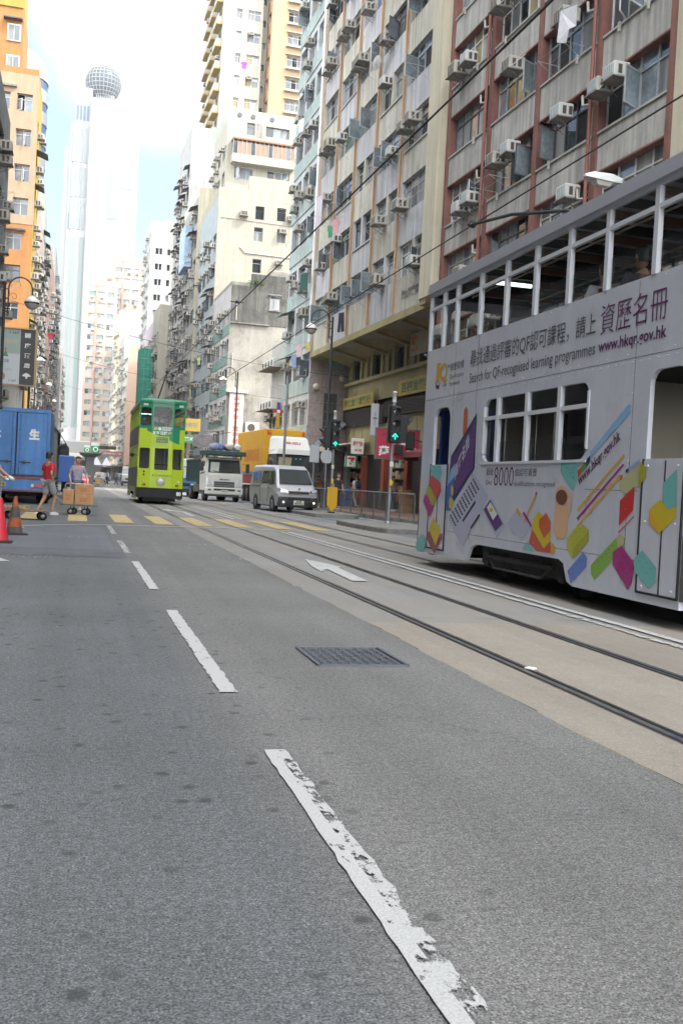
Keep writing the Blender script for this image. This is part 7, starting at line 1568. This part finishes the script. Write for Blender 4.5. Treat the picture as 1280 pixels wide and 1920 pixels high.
# yellow keep-left bollards
yel=M('bollard_yellow',(.55,.31,.01),.45)
def bollard(label,loc,face):
    o=thing('bollard',label,'bollard',loc,R(0),'yellow shield shaped bollards')
    S=[(-.2,.98),(-.2,.30),(0,.05),(.2,.30),(.2,.98),(.17,1.02),(-.17,1.02)]
    mb=MB(); mb.loft([[(u,-.08,v) for u,v in S],[(u*1.03,-.05,v) for u,v in S],[(u*1.03,.05,v) for u,v in S],[(u,.08,v) for u,v in S]],yel); mb.build('shield',o)
    mb=MB(); mb.loft([[(u*1.06,-.045,v) for u,v in S],[(u*1.06,.045,v) for u,v in S]],black); mb.box(-.12,.12,-.1,.1,0,.06,black); mb.build('frame',o)
    if face:
        mb=MB(); mb.lathe([(.155,-.005),(.155,0)],M('sign_blue',(.03,.10,.42),.4),(0,-.083,.72),20,'y'); mb.build('sign_disc',o)
        mb=MB(); mb.plate([(-.10,-.0),(-.04,.05),(-.03,.02),(.10,.09),(.11,.05),(-.0,-.02),(.02,-.05)],[],lambda u,v,w:(u,-.0895,.70+v),lw); mb.text('慢',-.05,.40,.05,.5,lambda u,v,w:(u,-.084-w,v),M('lettering_orange',(.6,.25,.02),.5),.02) if 0 else None; mb.build('arrow',o)
    return o
bollard('plain backed yellow bollard at the foot of the farther traffic light',(9.66,37.8,.14),False)
bollard('yellow bollard with a blue arrow disc at the tram shelter',(2.0,98.0,.14),True)
# railing
o=thing('railing','grey pedestrian railing along the right hand kerb','railing',(11.5,33.2,.13),R(1.9)); rl=M('railing_grey',(.16,.15,.14),.6,.3,var=.3)
L=12.0; n=8
for i in range(n+1):
    mb=MB(); y=L*i/n; mb.tube([(0,y,0),(0,y,.95)],.028,rl,6); mb.build('post',o)
mb=MB(); mb.tube([(0,0,.93),(0,L,.93)],.026,galv,6); mb.tube([(0,0,.14),(0,L,.14)],.018,rl,5); mb.build('rail',o)
mb=MB()
for i in range(n):
    for j in range(1,9): y=L*i/n+L/n*j/9; mb.tube([(0,y,.14),(0,y,.93)],.009,rl,4,cap=False)
mb.build('baluster_row',o)
o=copy_thing(o,(11.1,45.4,.13),R(2.1),'grey pedestrian railing continuing past the black lamp post')
mb=MB(); mb.tube([(0,0,0),(0,0,1.5)],.07,M('post_orange',(.55,.17,.02),.5),10); mb.tube([(0,0,1.5),(0,0,3.4)],.06,galv,10); mb.lathe([(.10,0),(.10,.06)],galv,(0,0,0),10); mb.build('sign_post',loc=(11.62,32.9,.13),label='post painted orange below and grey above at the end of the railing',cat='post')
# cones
def cone(name,label,loc,rz,H,mats,bands):
    o=thing(name,label,'traffic cone',loc,rz)
    mb=MB(); r=lambda z: .15-(.15-.028)*(z/H)
    for z0,z1,m in bands: mb.lathe([(r(z0),z0+.04),(r(z1),z1+.04)],m,(0,0,0),20)
    mb.lathe([(.028,H+.04),(.02,H+.045),(.01,H+.03)],bands[-1][2],(0,0,0),14); mb.build('body',o)
    mb=MB(); mb.loft([[(-.21,-.17,0),(-.17,-.21,0),(.17,-.21,0),(.21,-.17,0),(.21,.17,0),(.17,.21,0),(-.17,.21,0),(-.21,.17,0)],[(-.20,-.16,.035),(-.16,-.20,.035),(.16,-.20,.035),(.20,-.16,.035),(.20,.16,.035),(.16,.20,.035),(-.16,.20,.035),(-.20,.16,.035)]],rub); mb.lathe([(.17,.03),(.155,.045)],rub,(0,0,0),16); mb.build('base',o)
rc=M('cone_red',(.55,.03,.05),.5,var=.1,vscale=8,dirt=(.3,.05,.06),dscale=9,dthr=.6); oc=M('cone_faded_orange',(.36,.09,.03),.7,var=.3,vscale=8,dirt=(.09,.07,.06),dscale=7,dthr=.5); gc=M('cone_grime',(.085,.078,.075),.8,var=.4,vscale=8)
cone('traffic_cone','bright red traffic cone cut by the near edge of view',(-1.17,16.9,0),0,.68,rc,[(0,.68,rc)])
cone('traffic_cone','grimy traffic cone with faded orange bands in front of the flat trolley',(-1.06,19.1,0),.3,.66,oc,[(0,.11,gc),(.11,.28,oc),(.28,.46,gc),(.46,.66,oc)])
# trolleys
wood=M('trolley_wood',(.20,.13,.07),.8,var=.3,vscale=6); wheelg=M('castor_rim',(.25,.27,.28),.5,.5)
def castor(o,x,y,r=.09):
    mb=MB(); mb.lathe([(r*.5,-.025),(r,-.025),(r,.025),(r*.5,.025)],tyre,(x,y,r),16,'y'); w=mb.build('wheel',o)
    mb=MB(); mb.lathe([(.02,-.03),(r*.55,-.028),(r*.55,.028),(.02,.03)],wheelg,(x,y,r),10,'y'); mb.build('rim',w)
    mb=MB(); mb.tube([(x,y,r),(x,y,2*r+.06)],.014,black,5); mb.build('fork',o)
o=thing('hand_trolley','hand trolley with slanting tube handle carrying three cartons','trolley',(.0,29.4,0),R(3))
mb=MB(); mb.rbox(-.42,.58,-.26,.26,.26,.30,M('trolley_deck',(.10,.13,.10),.6,var=.3),.01); mb.build('deck',o)
mb=MB(); 
for y in (-.22,.22): mb.tube([(-.36,y,.33),(-.55,y,.50),(-.98,y,1.02)],.016,galv,6)
mb.tube([(-.98,-.22,1.02),(-.98,.22,1.02)],.016,galv,6); mb.tube([(-.62,-.22,.58),(-.62,.22,.58)],.012,galv,6); mb.build('handle',o)
mb=MB(); mb.tube([(-.30,.26,.30),(-.30,.26,.84),(-.25,.26,.88),(.42,.26,.88),(.47,.26,.84),(.47,.26,.30)],.014,galv,6); mb.build('side_rail',o)
for x in (-.15,-.04,.24,.34):
    castor(o,x,-.19 if x in (-.15,.24) else .17,.095)
card=M('cardboard',(.42,.25,.12),.8,var=.08,vscale=4); cards=M('cardboard_tape',(.50,.34,.18),.4); redi=M('carton_red_print',(.45,.06,.03),.6)
def carton(label,loc,w,d,h,rz=R(3)):
    o=thing('carton',label,'carton',loc,rz,'cartons on the hand trolley'); mb=MB(); mb.rbox(-w/2,w/2,-d/2,d/2,0,h,card,.008); mb.build('box',o)
    mb=MB(); mb.box(-w/2-.001,w/2+.001,-.03,.03,h+.0005,h+.002,cards); mb.box(-.02,.02,-d/2-.002,-d/2-.0005,h-.06,h,cards)
    mb.box(w*.36,w*.38,-d/2-.003,-d/2-.0005,0,h,cards); mb.build('tape',o)
    mb=MB(); f=lambda u,v,ww:(u,-d/2-.002-ww,v); mb.text('小心',-w*.28,h*.50,w*.18,h*.68,f,redi,.02); mb.text('輕放',-w*.2,h*.28,w*.12,h*.42,f,redi,.02); mb.build('print',o)
def tz(x,y): a=R(3); return (x*math.cos(a)-y*math.sin(a),29.4+x*math.sin(a)+y*math.cos(a))
carton('upright carton alone at the handle end of the trolley',(*tz(-.22,0),.301),.30,.40,.42)
carton('wide carton at the bottom of the stacked pair on the trolley',(*tz(.215,0),.301),.53,.42,.285)
carton('wide carton resting on top of the stacked pair on the trolley',(*tz(.21,.01),.588),.53,.42,.29)
o=thing('flat_trolley','long low wooden flat trolley with an upright board and twine scraps','trolley',(-1.62,25.3,0),R(2))
mb=MB(); mb.rbox(-.7,.95,-.3,.3,.20,.235,wood,.01); mb.build('deck',o)
mb=MB(); mb.tube([(-.28,-.05,.235),(-.30,-.05,1.05),(-.24,-.05,1.12),(-.12,-.05,1.05),(-.14,-.05,.235)],.014,galv,6); mb.rbox(-.29,-.15,-.06,-.04,.3,1.0,M('board_olive',(.28,.28,.16),.7,var=.2),.01); mb.build('handle',o)
for x,y in ((.12,-.22),(.05,.2),(.86,-.22),(.80,.2),(-.6,-.2),(-.6,.2)): castor(o,x,y,.095)
r=random.Random(4); mb=MB(); tw=M('twine_straw',(.50,.38,.20),.9,var=.2)
for i in range(46):
    x,y=r.uniform(-.4,.55),r.uniform(-.2,.2); pts=[(x,y,.25)]; 
    for q in range(4): x+=r.uniform(-.09,.09); y+=r.uniform(-.06,.06); pts.append((x,y,.245+r.uniform(0,.085)))
    mb.tube(pts,.009,tw,4)
mb.build('twine_heap',loc=(-1.62,25.3,0),rot=(0,0,R(2)),label='loose heap of straw coloured twine lying on the flat trolley',cat='twine')
# tram shelter
o=thing('tram_shelter','slim grey tram stop shelter with green sign cubes on its flared roof','tram shelter',(1.15,101,.14),0); sg=M('shelter_grey',(.15,.165,.17),.5,var=.1); shg2=M('shelter_sign_green',(.02,.22,.09),.4)
mb=MB(); mb.rbox(-.42,.42,0,7,0,2.75,sg,.03); mb.build('column',o); mb=MB(); mb.box(-.44,-.421,.4,2.4,.6,2.5,M('poster_dark',(.05,.05,.06),.3)); mb.build('poster_panel',o)
mb=MB(); mb.loft([[(-.45,-.1,2.7),(.45,-.1,2.7),(.45,7.1,2.7),(-.45,7.1,2.7)],[(-1.0,-.6,3.05),(1.15,-.6,3.05),(1.15,7.6,3.05),(-1.0,7.6,3.05)],[(-1.0,-.6,3.13),(1.15,-.6,3.13),(1.15,7.6,3.13),(-1.0,7.6,3.13)]],sg); mb.build('roof',o)
for x,y,s in ((-.6,-.3,.55),(.05,-.1,.8)):
    mb=MB(); mb.box(x,x+s,y,y+s,3.13,3.13+s*.85,shg2); mb.box(x,x+s,y-.001,y+s,3.13+s*.85,3.13+s*1.25,M('shelter_sign_pale',(.5,.54,.55),.5))
    mb.lathe([(s*.32,-.01),(s*.32,-.002)],lw,(x+s*.55,y,3.13+s*.43),16,'y'); mb.lathe([(s*.2,-.02),(s*.2,-.011)],shg2,(x+s*.55,y,3.13+s*.43),16,'y'); mb.build('sign_cube',o)
# hotel billboard (left)
o=thing('billboard','framed hotel billboard with dark lettered strip above the blue truck','billboard',(-3.95,50,5.25),R(0)); fr=M('billboard_frame',(.42,.30,.13),.5)
Wb,Hb=1.75,2.62; mb=MB()
mb.box(-.05,Wb+.10,-.06,.18,-.06,0,fr); mb.box(-.05,Wb+.10,-.06,.18,Hb,Hb+.06,fr); mb.box(Wb,Wb+.10,-.06,.18,0,Hb,fr); mb.box(-.05,0,-.06,.18,0,Hb,fr); mb.box(0,Wb,0,.15,0,Hb,dgrey); mb.build('frame',o)
mb=MB(); f=lambda u,v,w:(u,-.004-w,v); bw=M('billboard_white',(.55,.58,.60),.5); bk=M('billboard_charcoal',(.06,.058,.062),.5); bgm=M('billboard_mint',(.34,.42,.38),.5); 
mb.plate([(.0,.0),(1.08,.0),(1.08,1.45),(0,1.45)],[],f,bw); mb.plate([(0,1.45),(1.08,1.45),(1.08,Hb),(0,Hb)],[],f,bgm); mb.plate([(1.08,0),(Wb,0),(Wb,Hb),(1.08,Hb)],[],f,bk)
for i,c in enumerate('頤庭酒店'): mb.text(c,1.27,2.22-.47*i,1.55,2.46-.47*i,f,lw,.03)
mb.plate([(1.2,.42),(1.28,.52),(1.4,.58),(1.53,.52),(1.62,.42),(1.46,.40),(1.44,.30),(1.38,.30),(1.36,.40)],[],f,lw,w=.004); mb.text('HOTEL',1.22,.17,1.6,.24,f,lw,.01) if 0 else None
mb.text('7-24/F',.55,2.38,1.0,2.50,f,textk,.01); mb.text('1-2/F',.62,.12,.95,.22,f,textk,.01); mb.text('SPA',.45,.62,.75,.74,f,M('lettering_pale_grey',(.35,.38,.4),.5),.0); mb.text('和味',.22,1.0,.6,1.18,f,textk,.0)
mb.plate([(.2,1.9),(.98,1.95),(.98,2.15),(.2,2.12)],[],f,M('billboard_linen',(.45,.43,.33),.5),w=.002); mb.plate([(.3,1.3),(.42,1.62),(.56,1.3)],[],f,M('billboard_green',(.12,.25,.12),.5),w=.002); mb.plate([(.38,1.62),(.42,1.74),(.47,1.62)],[],f,redi,w=.002)
mb.plate([(.25+.2*math.cos(a),.35+.2*math.sin(a)) for a in [i*math.pi/8 for i in range(16)]],[],f,M('billboard_bowl',(.38,.22,.17),.5),w=.002); mb.build('poster',o)
mb=MB(); mb.tube([(1.55,.1,-5.2),(1.55,.1,-.05)],.06,black,6); mb.tube([(0,.1,1.6),(-1.2,2,1.6)],.04,black,5); mb.tube([(.2,.1,-5.2),(.2,.1,-.05)],.06,black,6); mb.build('support_post',o)
mb=MB(); mb.rbox(-.1,.15,-.03,.03,-1.7,.1,M('banner_red',(.25,.06,.04),.7),.01); mb.build('banner',loc=(-4.0,49.4,5.2),label='narrow dull red banner hanging at the near edge under the billboard',cat='banner')
# shop signs (right)
def hang(name,label,cat,loc,w,h,mat,txts,rz=0,fr_=None,depth=.12):
    o=thing(name,label,cat,loc,rz); mb=MB(); mb.rbox(-w/2,w/2,0,depth,0,h,mat,.01)
    if fr_: t=.05; mb.box(-w/2-t,w/2+t,-.02,depth+.02,-t,-.001,fr_); mb.box(-w/2-t,w/2+t,-.02,depth+.02,h+.001,h+t,fr_); mb.box(-w/2-t,-w/2-.001,-.02,depth+.02,0,h,fr_); mb.box(w/2+.001,w/2+t,-.02,depth+.02,0,h,fr_)
    mb.build('panel',o)
    if txts:
        mb=MB()
        for (t,u0,v0,u1,v1,m,bd) in txts: mb.text(t,u0,v0,u1,v1,lambda u,v,ww:(u,-.004-ww,v),m,bd)
        mb.build('lettering',o)
    mb=MB(); mb.tube([(-w/2+.1,depth/2,h),(-w/2+.1,depth/2,h+.7)],.015,rust,4); mb.tube([(w/2-.1,depth/2,h),(w/2-.1,depth/2,h+.7)],.015,rust,4); mb.build('bracket',o)
    return o
crs=M('sign_crimson',(.42,.03,.06),.5,var=.1); 
o=hang('shop_sign','large crimson shop sign with white characters between the traffic light and the silver tram','shop sign',(13.6,42.0,2.55),1.95,1.28,crs,[('燕',-.86,.10,-.38,.55,lw,.05),('莊',.42,.10,.86,.55,lw,.05),('參',-.42,.60,-.02,.80,lw,.05),('茸',.10,.60,.5,.80,lw,.05)],fr_=dgrey)
mb=MB(); mb.plate([(-.75,1.02),(-.66,1.06),(-.70,1.14),(-.62,1.08),(-.55,1.12),(-.60,1.03),(-.68,.98)],[],lambda u,v,w:(u,-.006,v),textk); mb.build('bird_emblem',o)
mb=MB(); mb.box(-.15,.2,-.25,-.05,.2,.62,black); mb.build('meter_box',o)
hang('shop_sign','small white shop sign with red characters beside the crimson sign','shop sign',(12.9,46.0,2.8),.62,.75,M('sign_white',(.6,.6,.55),.5),[('和珍',-.25,.36,.25,.62,redi,.03),('有限',-.16,.12,.22,.24,redi,.02)])
o=hang('shop_sign','small green, orange and red striped convenience shop sign with a 7 on it','shop sign',(12.95,47.2,2.2),.62,.52,M('sign_white2',(.65,.65,.62),.5),[('7',-.12,.08,.16,.46,M('sign_red',(.5,.03,.02),.5),.07)]); mb=MB(); 
mb.box(-.31,-.22,-.006,-.003,0,.52,shg2); mb.box(.22,.31,-.006,-.003,0,.52,shg2); mb.box(-.2,.2,-.0055,-.003,.36,.44,M('sign_orange',(.6,.2,.02),.5)); mb.box(-.16,.18,-.012,-.009,.17,.25,lw); mb.text('ELEVEN',-.14,.185,.16,.235,lambda u,v,w:(u,-.0122-w,v),shg2,.03,w=.002); mb.build('stripes',o)
hang('shop_sign','narrow white vertical sign with a dark cross line under the overhang','shop sign',(13.45,45.2,3.7),.36,1.5,M('sign_lilac_white',(.45,.45,.5),.5),[('十',-.12,.45,.12,1.1,textk,.0)])
# yellow facia signs flat on the arcade
def facia(label,s0,s1,z0,z1,txt,off=2.05):
    L=s1-s0; p=RP(s1,off,z0); o=thing('shop_sign',label,'shop sign',p,AR-math.pi/2); mb=MB(); mb.rbox(0,L,-.08,0,0,z1-z0,M('sign_dull_yellow',(.40,.30,.06),.6,var=.2,streak=.2),.01); mb.build('panel',o)
    mb=MB(); mb.text(txt,.4,.12,L-.4,z1-z0-.12,lambda u,v,w:(u,-.084-w,v),M('lettering_dark_green',(.04,.12,.07),.6),.03); mb.build('lettering',o)
facia('dull yellow fascia sign with dark green characters over the slatted black fascia',17.6,23.2,5.62,6.3,'同仁堂參茸藥行')
facia('dull yellow fascia sign nearest the silver tram above the shutters',5.6,13.6,5.75,6.5,'百福堂藥材有限公司')
p=RP(11.9,1.9,7.5); o=thing('shop_sign','pale board with red characters and English letters on the arcade wall','shop sign',p,AR-math.pi/2); mb=MB(); mb.rbox(0,2.2,-.06,0,0,1.05,M('board_ochre',(.36,.32,.22),.7,var=.2),.01); mb.build('panel',o); mb=MB(); mb.text('湯耀',.15,.48,.95,.92,lambda u,v,w:(u,-.064-w,v),redi,.03); mb.text('Tong Yiu',.15,.12,1.1,.36,lambda u,v,w:(u,-.064-w,v),redi,.02); mb.build('lettering',o)
p=RP(5.33,-.08,9.55); mb=MB(); 
mb.text('港九鹽業商會',-2.9,0,-.35,.42,lambda u,v,w:(u,-w,v),textk,.03,w=.03); mb.build('raised_lettering',loc=RP(5.35,-.002,9.35),rot=(0,0,AR-math.pi/2),label='dark raised Chinese characters on the spandrel beside the cream corner pier',cat='lettering')
# awnings over shops
def awn_(label,s0,s1,z,out,mat,off=2.2):
    o=thing('awning',label,'awning',RP(s1,off,z),AR-math.pi/2); L=s1-s0; mb=MB(); mb.loft([[(0,0,0),(L,0,0),(L,0,-.03),(0,0,-.03)],[(0,-out,-.45),(L,-out,-.45),(L,-out,-.48),(0,-out,-.48)]],mat); n=int(L/.25)
    for i in range(n): mb.box(L*i/n+.01,L*(i+1)/n-.01,-out-.01,-out,-.68,-.45,mat)
    mb.build('canvas',o); mb=MB(); 
    for x in (.1,L-.1): mb.tube([(x,0,-.9),(x,-out,-.5)],.018,galv,5)
    mb.build('strut',o)
awn_('dusty dark red awning beside the crimson sign near the silver tram',5.8,12.4,3.3,1.5,M('awning_maroon',(.22,.06,.07),.8,var=.2))
awn_('wide cream awning tilted over the shops behind the traffic lights',18.6,25.0,3.75,2.2,M('awning_cream2',(.50,.45,.36),.8,var=.2))
awn_('long cream awning over the shops behind the silver van',25.8,36.5,3.9,2.4,MATS['awning_cream2'],off=1.6)
# stacked boxes by shop
r=random.Random(2)
for i,(x,y,lab) in enumerate(((14.9,44.3,'cardboard stack on the pavement under the crimson sign'),(14.4,52.6,'blue plastic crate stack behind the railing'),(14.9,47.6,'dark bin standing beside the red shop column'))):
    mb=MB(); m=[card,M('crate_blue',(.05,.09,.22),.6),M('bin_dark',(.05,.055,.05),.6)][i]
    for k in range(3 if i<2 else 1): mb.rbox(-.3+r.uniform(-.03,.03),.3,-.25,.25,k*.36,k*.36+(.34 if i<2 else 1.0),m,.03)
    mb.build(['carton_pile','crate_pile','bin'][i],loc=(x,y,.13),label=lab,cat=['carton pile','crate pile','bin'][i])
# sign post with coloured cross
o=thing('sign_post','grey post carrying a purple, red and yellow cross shaped sign above the box truck','sign post',(10.55,52,.13)); mb=MB(); mb.tube([(0,0,0),(0,0,6.75)],.07,galv,10); mb.tube([(0,0,5.0),(-.75,0,5.0)],.02,galv,5); mb.tube([(0,0,5.0),(.4,0,5.0)],.02,galv,5); mb.build('post',o)
mb=MB(); mb.rbox(-.50,-.34,-.08,.08,4.95,5.35,M('sign_purple',(.14,.05,.3),.5),.01); mb.rbox(-.50,-.34,-.08,.08,4.0,4.8,yel,.01); mb.rbox(-.70,-.51,-.07,.07,4.80,4.94,M('sign_bright_red',(.55,.02,.03),.5),.01); mb.rbox(-.33,-.16,-.07,.07,4.80,4.94,MATS['sign_bright_red'],.01); mb.rbox(-.505,-.335,-.075,.075,4.80,4.949,lw,.01); mb.build('cross_sign',o)
# vertical sign on weathered building
o=thing('shop_sign','tall pale vertical sign with red characters on the weathered building','shop sign',RP(51.6,.85,4.3),AR); mb=MB(); mb.rbox(-.62,.62,0,.3,-.3,4.4,M('sign_stone',(.48,.47,.42),.7,var=.15,streak=.2),.04); mb.rbox(-.95,.95,-.1,.35,4.4,4.7,MATS['sign_stone'],.04); mb.build('panel',o); mb=MB()
for i,c in enumerate('義安泰行參茸藥材'): mb.text(c,-.24,3.75-.52*i,.24,4.18-.52*i,lambda u,v,w:(u,-.004-w,v),M('lettering_faded_red',(.45,.10,.09),.6),.04)
mb.build('lettering',o)
mb=MB(); mb.rbox(-.6,.6,-.35,0,0,.9,acw,.03); mb.lathe([(.33,-.37),(.33,-.352)],acd,(-.1,0,.45),16,'y'); mb.build('outdoor_unit',loc=RP(51.9,2.3,5.4),rot=(0,0,AR),label='large white outdoor cooling unit on the weathered end wall beside the vertical sign',cat='cooling unit')
def proj(name,label,px,py,z,w,h,mat,txt,tm,bd=.03):
    o=thing(name,label,'shop sign',(px,py,z),R(-3)); mb=MB(); mb.rbox(-w/2,w/2,0,.15,0,h,mat,.01); mb.build('panel',o)
    if txt: mb=MB(); mb.text(txt,-w*.42,h*.3,w*.42,h*.72,lambda u,v,ww:(u,-.004-ww,v),tm,bd); mb.build('lettering',o)
    mb=MB(); mb.tube([(w/2,.07,h),(w/2+1.2,.07,h+.3)],.03,rust,4); mb.tube([(w/2,.07,.1),(w/2+1.2,.07,.1)],.03,rust,4); mb.build('bracket',o)
proj('shop_sign','yellow projecting sign with grey characters just right of the green tram',7.75,76,4.8,2.2,.95,M('sign_ochre',(.55,.38,.07),.5),'州聯合財務',M('lettering_grey',(.3,.3,.27),.5))
o=proj('shop_sign','small green projecting sign below the yellow finance sign',7.65,72,3.75,.95,.6,M('sign_leaf_green',(.10,.32,.12),.5),'藥房',lw)
proj('shop_sign','faded pink and red banner sign over the far junction',6.6,205,4.9,4.2,1.0,M('sign_faded_red',(.42,.20,.19),.6),'海味批發',lw)
mb=MB(); mb.rbox(-2.2,2.0,0,.3,0,.7,M('banner_brown',(.08,.05,.03),.7),.05); mb.build('shop_sign',loc=(5.6,212,6.4),rot=(0,0,0),label='dark scalloped signboard above the faded pink banner at the junction',cat='shop sign')
proj('shop_sign','dark cluttered signboard under the green tram side of the yellow finance sign',7.9,66,3.35,1.3,.8,M('sign_mottled',(.30,.27,.28),.6,var=.5,vscale=2),'',lw)
# overhead wires
wm=M('wire_black',(.025,.025,.025),.6)
def wire(label,pts,r=.012,n='overhead_wire'):
    mb=MB(); mb.tube(pts,r,wm,5); mb.build(n,label=label,cat='wire')
def sag(a,b,s=.25,n=8): return [Vector(a).lerp(Vector(b),i/n)-Vector((0,0,s*4*(i/n)*(1-i/n))) for i in range(n+1)]
wire('trolley wire above the track of the silver tram',[(6.43,-6,5.75),(6.43,10,5.82),(6.43,30,5.9),(6.35,60,5.9),(6.2,110,5.9)])
wire('trolley wire above the track of the green tram',[(3.53,-6,5.15),(3.53,8,5.2),(3.53,23,5.4),(3.53,43,5.65),(3.5,70,5.7),(3.4,110,5.7)])
for i,(y,lab) in enumerate(((46.5,'span wire crossing the street just past the green tram front'),(62,'span wire crossing above the tipper truck'),(84,'distant span wire crossing behind the green tram'))):
    wire(lab,sag((-4.2,y,8.9),(13.2,y+2,6.7),.5,10),.010)
for (x,y,z,lab) in ((6.43,24.3,5.9,'dark wire hanger on the trolley wire over the silver tram track'),(3.53,24.0,5.45,'dark wire hanger on the trolley wire over the green tram track')):
    mb=MB(); mb.tube([(x-.16,y,z+.05),(x+.16,y,z+.05)],.014,wm,5); mb.sphere((x,y,z+.05),.04,wm,6); mb.build('wire_hanger',label=lab,cat='wire hanger')
# laundry
def garment(name,label,loc,rz,parts,mat):
    """parts: outline in (u,v) hanging down from v=0; given folds and thickness"""
    o=thing(name,label,'laundry',loc,rz); mb=MB(); us=[p[0] for p in parts]
    for side,tt in ((0,0),(1,.02)):
        pass
    mb.plate(parts,[],lambda u,v,w:(u,w+.03*math.sin(u*14+v*3),v),mat,t=.02); mb.build('cloth',o)
    mb=MB(); mb.tube([(min(us)-.15,.0,.03),(max(us)+.15,0,.03)],.012,galv,5); mb.build('pole',o); return o
SH=[(-.3,0),(-.42,-.3),(-.3,-.34),(-.25,-.2),(-.25,-.75),(.25,-.75),(.25,-.2),(.3,-.34),(.42,-.3),(.3,0)]
TR=[(-.2,0),(-.26,-.95),(-.08,-.98),(0,-.25),(.08,-.98),(.26,-.95),(.2,0)]
TW=[(-.3,0),(-.32,-1.15),(-.02,-1.1),(.3,-1.05),(.33,0)]
LD=[('trousers','black trousers hung below the first upper window of the lilac grey block',15.6,-.55,9.9,TR,(.02,.02,.03)),
('shirt','pale blue shirt hung near the far corner of the overhang behind the lamp globe',24.6,-.7,8.8,SH,(.20,.27,.42)),
('shirt','pink patterned shirt hanging next to the pale blue one',23.6,-.7,9.3,SH,(.5,.38,.4)),
('trousers','short black trousers beneath the pink patterned shirt',23.2,-.8,8.5,[(p[0],p[1]*.5) for p in TR],(.03,.03,.03)),
('clothes_bundle','yellow garment hung by the lilac grey block corner',22.0,-.6,9.2,[(p[0]*.6,p[1]*.6) for p in SH],(.5,.38,.08)),
('shirt','green small garment on a rod mid height of the lilac grey block',17.3,-.9,14.6,[(p[0]*.7,p[1]*.8) for p in SH],(.05,.3,.15)),
('shirt','pink floral garments on a rod next to the small green one',16.3,-.9,14.7,SH,(.55,.30,.33)),
('sheet','long pale lilac sheet hanging at the fourth floor of the lilac grey block',20.6,-.7,17.0,[(p[0],p[1]*1.6) for p in TW],(.5,.46,.5)),
('awning_cloth','dark green cloth hanging from a rod on the mint block corner',23.7,-.6,13.4,[(p[0]*1.2,p[1]*.9) for p in TW],(.02,.08,.06)),
('shirt','white shirt on a rod high on the mint block',26.0,-.7,23.0,SH,(.6,.6,.62))]
for n_,lab,s,off,z,shp,c in LD: garment(n_,lab,RP(s,off,z),AR-math.pi/2+.35,shp,cloth('laundry_'+''.join('%02d'%int(x*99) for x in c),c))
garment('towel','white striped towel hanging from a rod at the top right above the tram',RP(-6.9,-.75,15.05),AR-math.pi/2+.5,[(-.30,0),(-.33,-.9),(-.05,-.98),(.06,-.62),(.24,-.58),(.26,0)],cloth('towel_white',(.52,.52,.55)))
garment('shirt','magenta garment hanging from a window of the tall cream tower',(16.3,114.5,49.0),0,SH,cloth('laundry_magenta',(.6,.05,.3)))
garment('shirt','dark red garment hanging from the pink block on the near side',(-3.6,119,17.0),.2,SH,cloth('laundry_dark_red',(.3,.02,.04)))
garment('trousers','dark garment hung on the cream block facade above the vertical sign',RP(63,-.8,17.5),AR-math.pi/2+.3,TR,blackc)
garment('shirt','pale green shirt hung on the cream block facade',RP(64,-.8,13),AR-math.pi/2+.3,SH,cloth('laundry_pale_green',(.4,.5,.25)))
# satellite dish on R2
mb=MB(); mb.lathe([(.02,.10),(.2,.07),(.34,0),(.35,.0)],whitew,(0,0,0),16,'x'); mb.tube([(0,0,0),(-.4,0,.05)],.012,galv,4); mb.build('satellite_dish',loc=RP(12.2,-.45,21.0),rot=(0,0,R(200)),label='white satellite dish clamped beside an orange pilaster',cat='satellite dish')
# rooftop bush on weathered building: leaf clumps on twigs
def bush(label,loc,r0,n,seed):
    o=thing('rooftop_bush',label,'bush',loc); r=random.Random(seed); lf=[M('leaf_green',(.05,.11,.03),.6,var=.3,vscale=9),M('leaf_light_green',(.10,.18,.05),.6)]; tw_=MB(); cr=MB()
    for i in range(14):
        a=r.uniform(0,6.3); e=r.uniform(.3,1.3); p=Vector((0,0,0)); pts=[p.copy()]
        for q in range(4): p=p+Vector((math.cos(a)*math.cos(e),math.sin(a)*math.cos(e),math.sin(e)))*r0*.3; a+=r.uniform(-.4,.4); pts.append(p.copy())
        tw_.tube(pts,[.03,.02,.015,.01,.006],rust,4)
        for q in range(n//14):
            c=pts[r.randrange(2,5)]+Vector((r.gauss(0,.16),r.gauss(0,.16),r.gauss(0,.14)))*r0; d=Vector((r.uniform(-1,1),r.uniform(-1,1),r.uniform(-.6,1))).normalized()*.13; s=d.cross(Vector((r.random(),r.random(),r.random()))).normalized()*.05
            cr.face([c-d*.5,c+s,c+d*.5,c-s],lf[r.random()<.4])
    tw_.build('stem',o); cr.build('foliage',o)
bush('green bush growing on the roof edge of the weathered building',RP(52.4,2.2,17.85),.62,900,1)
bush('small bush sprouting from the joint beside the weathered wall',RP(51.9,9.0,10.2),.4,300,2)
# ================================================================ AIR
hz=bpy.data.materials.new('thin_haze'); hz.use_nodes=True; t=hz.node_tree; t.nodes.clear(); o_=t.nodes.new('ShaderNodeOutputMaterial'); v=t.nodes.new('ShaderNodeVolumePrincipled')
v.inputs['Color'].default_value=(.93,.96,1,1); v.inputs['Density'].default_value=.00028; v.inputs['Anisotropy'].default_value=.2; t.links.new(v.outputs[0],o_.inputs['Volume'])
mb=MB(); mb.box(-60,60,-40,480,-1.05,175,hz); h=mb.build('haze',kind='stuff')
SC.cycles.volume_bounces=0
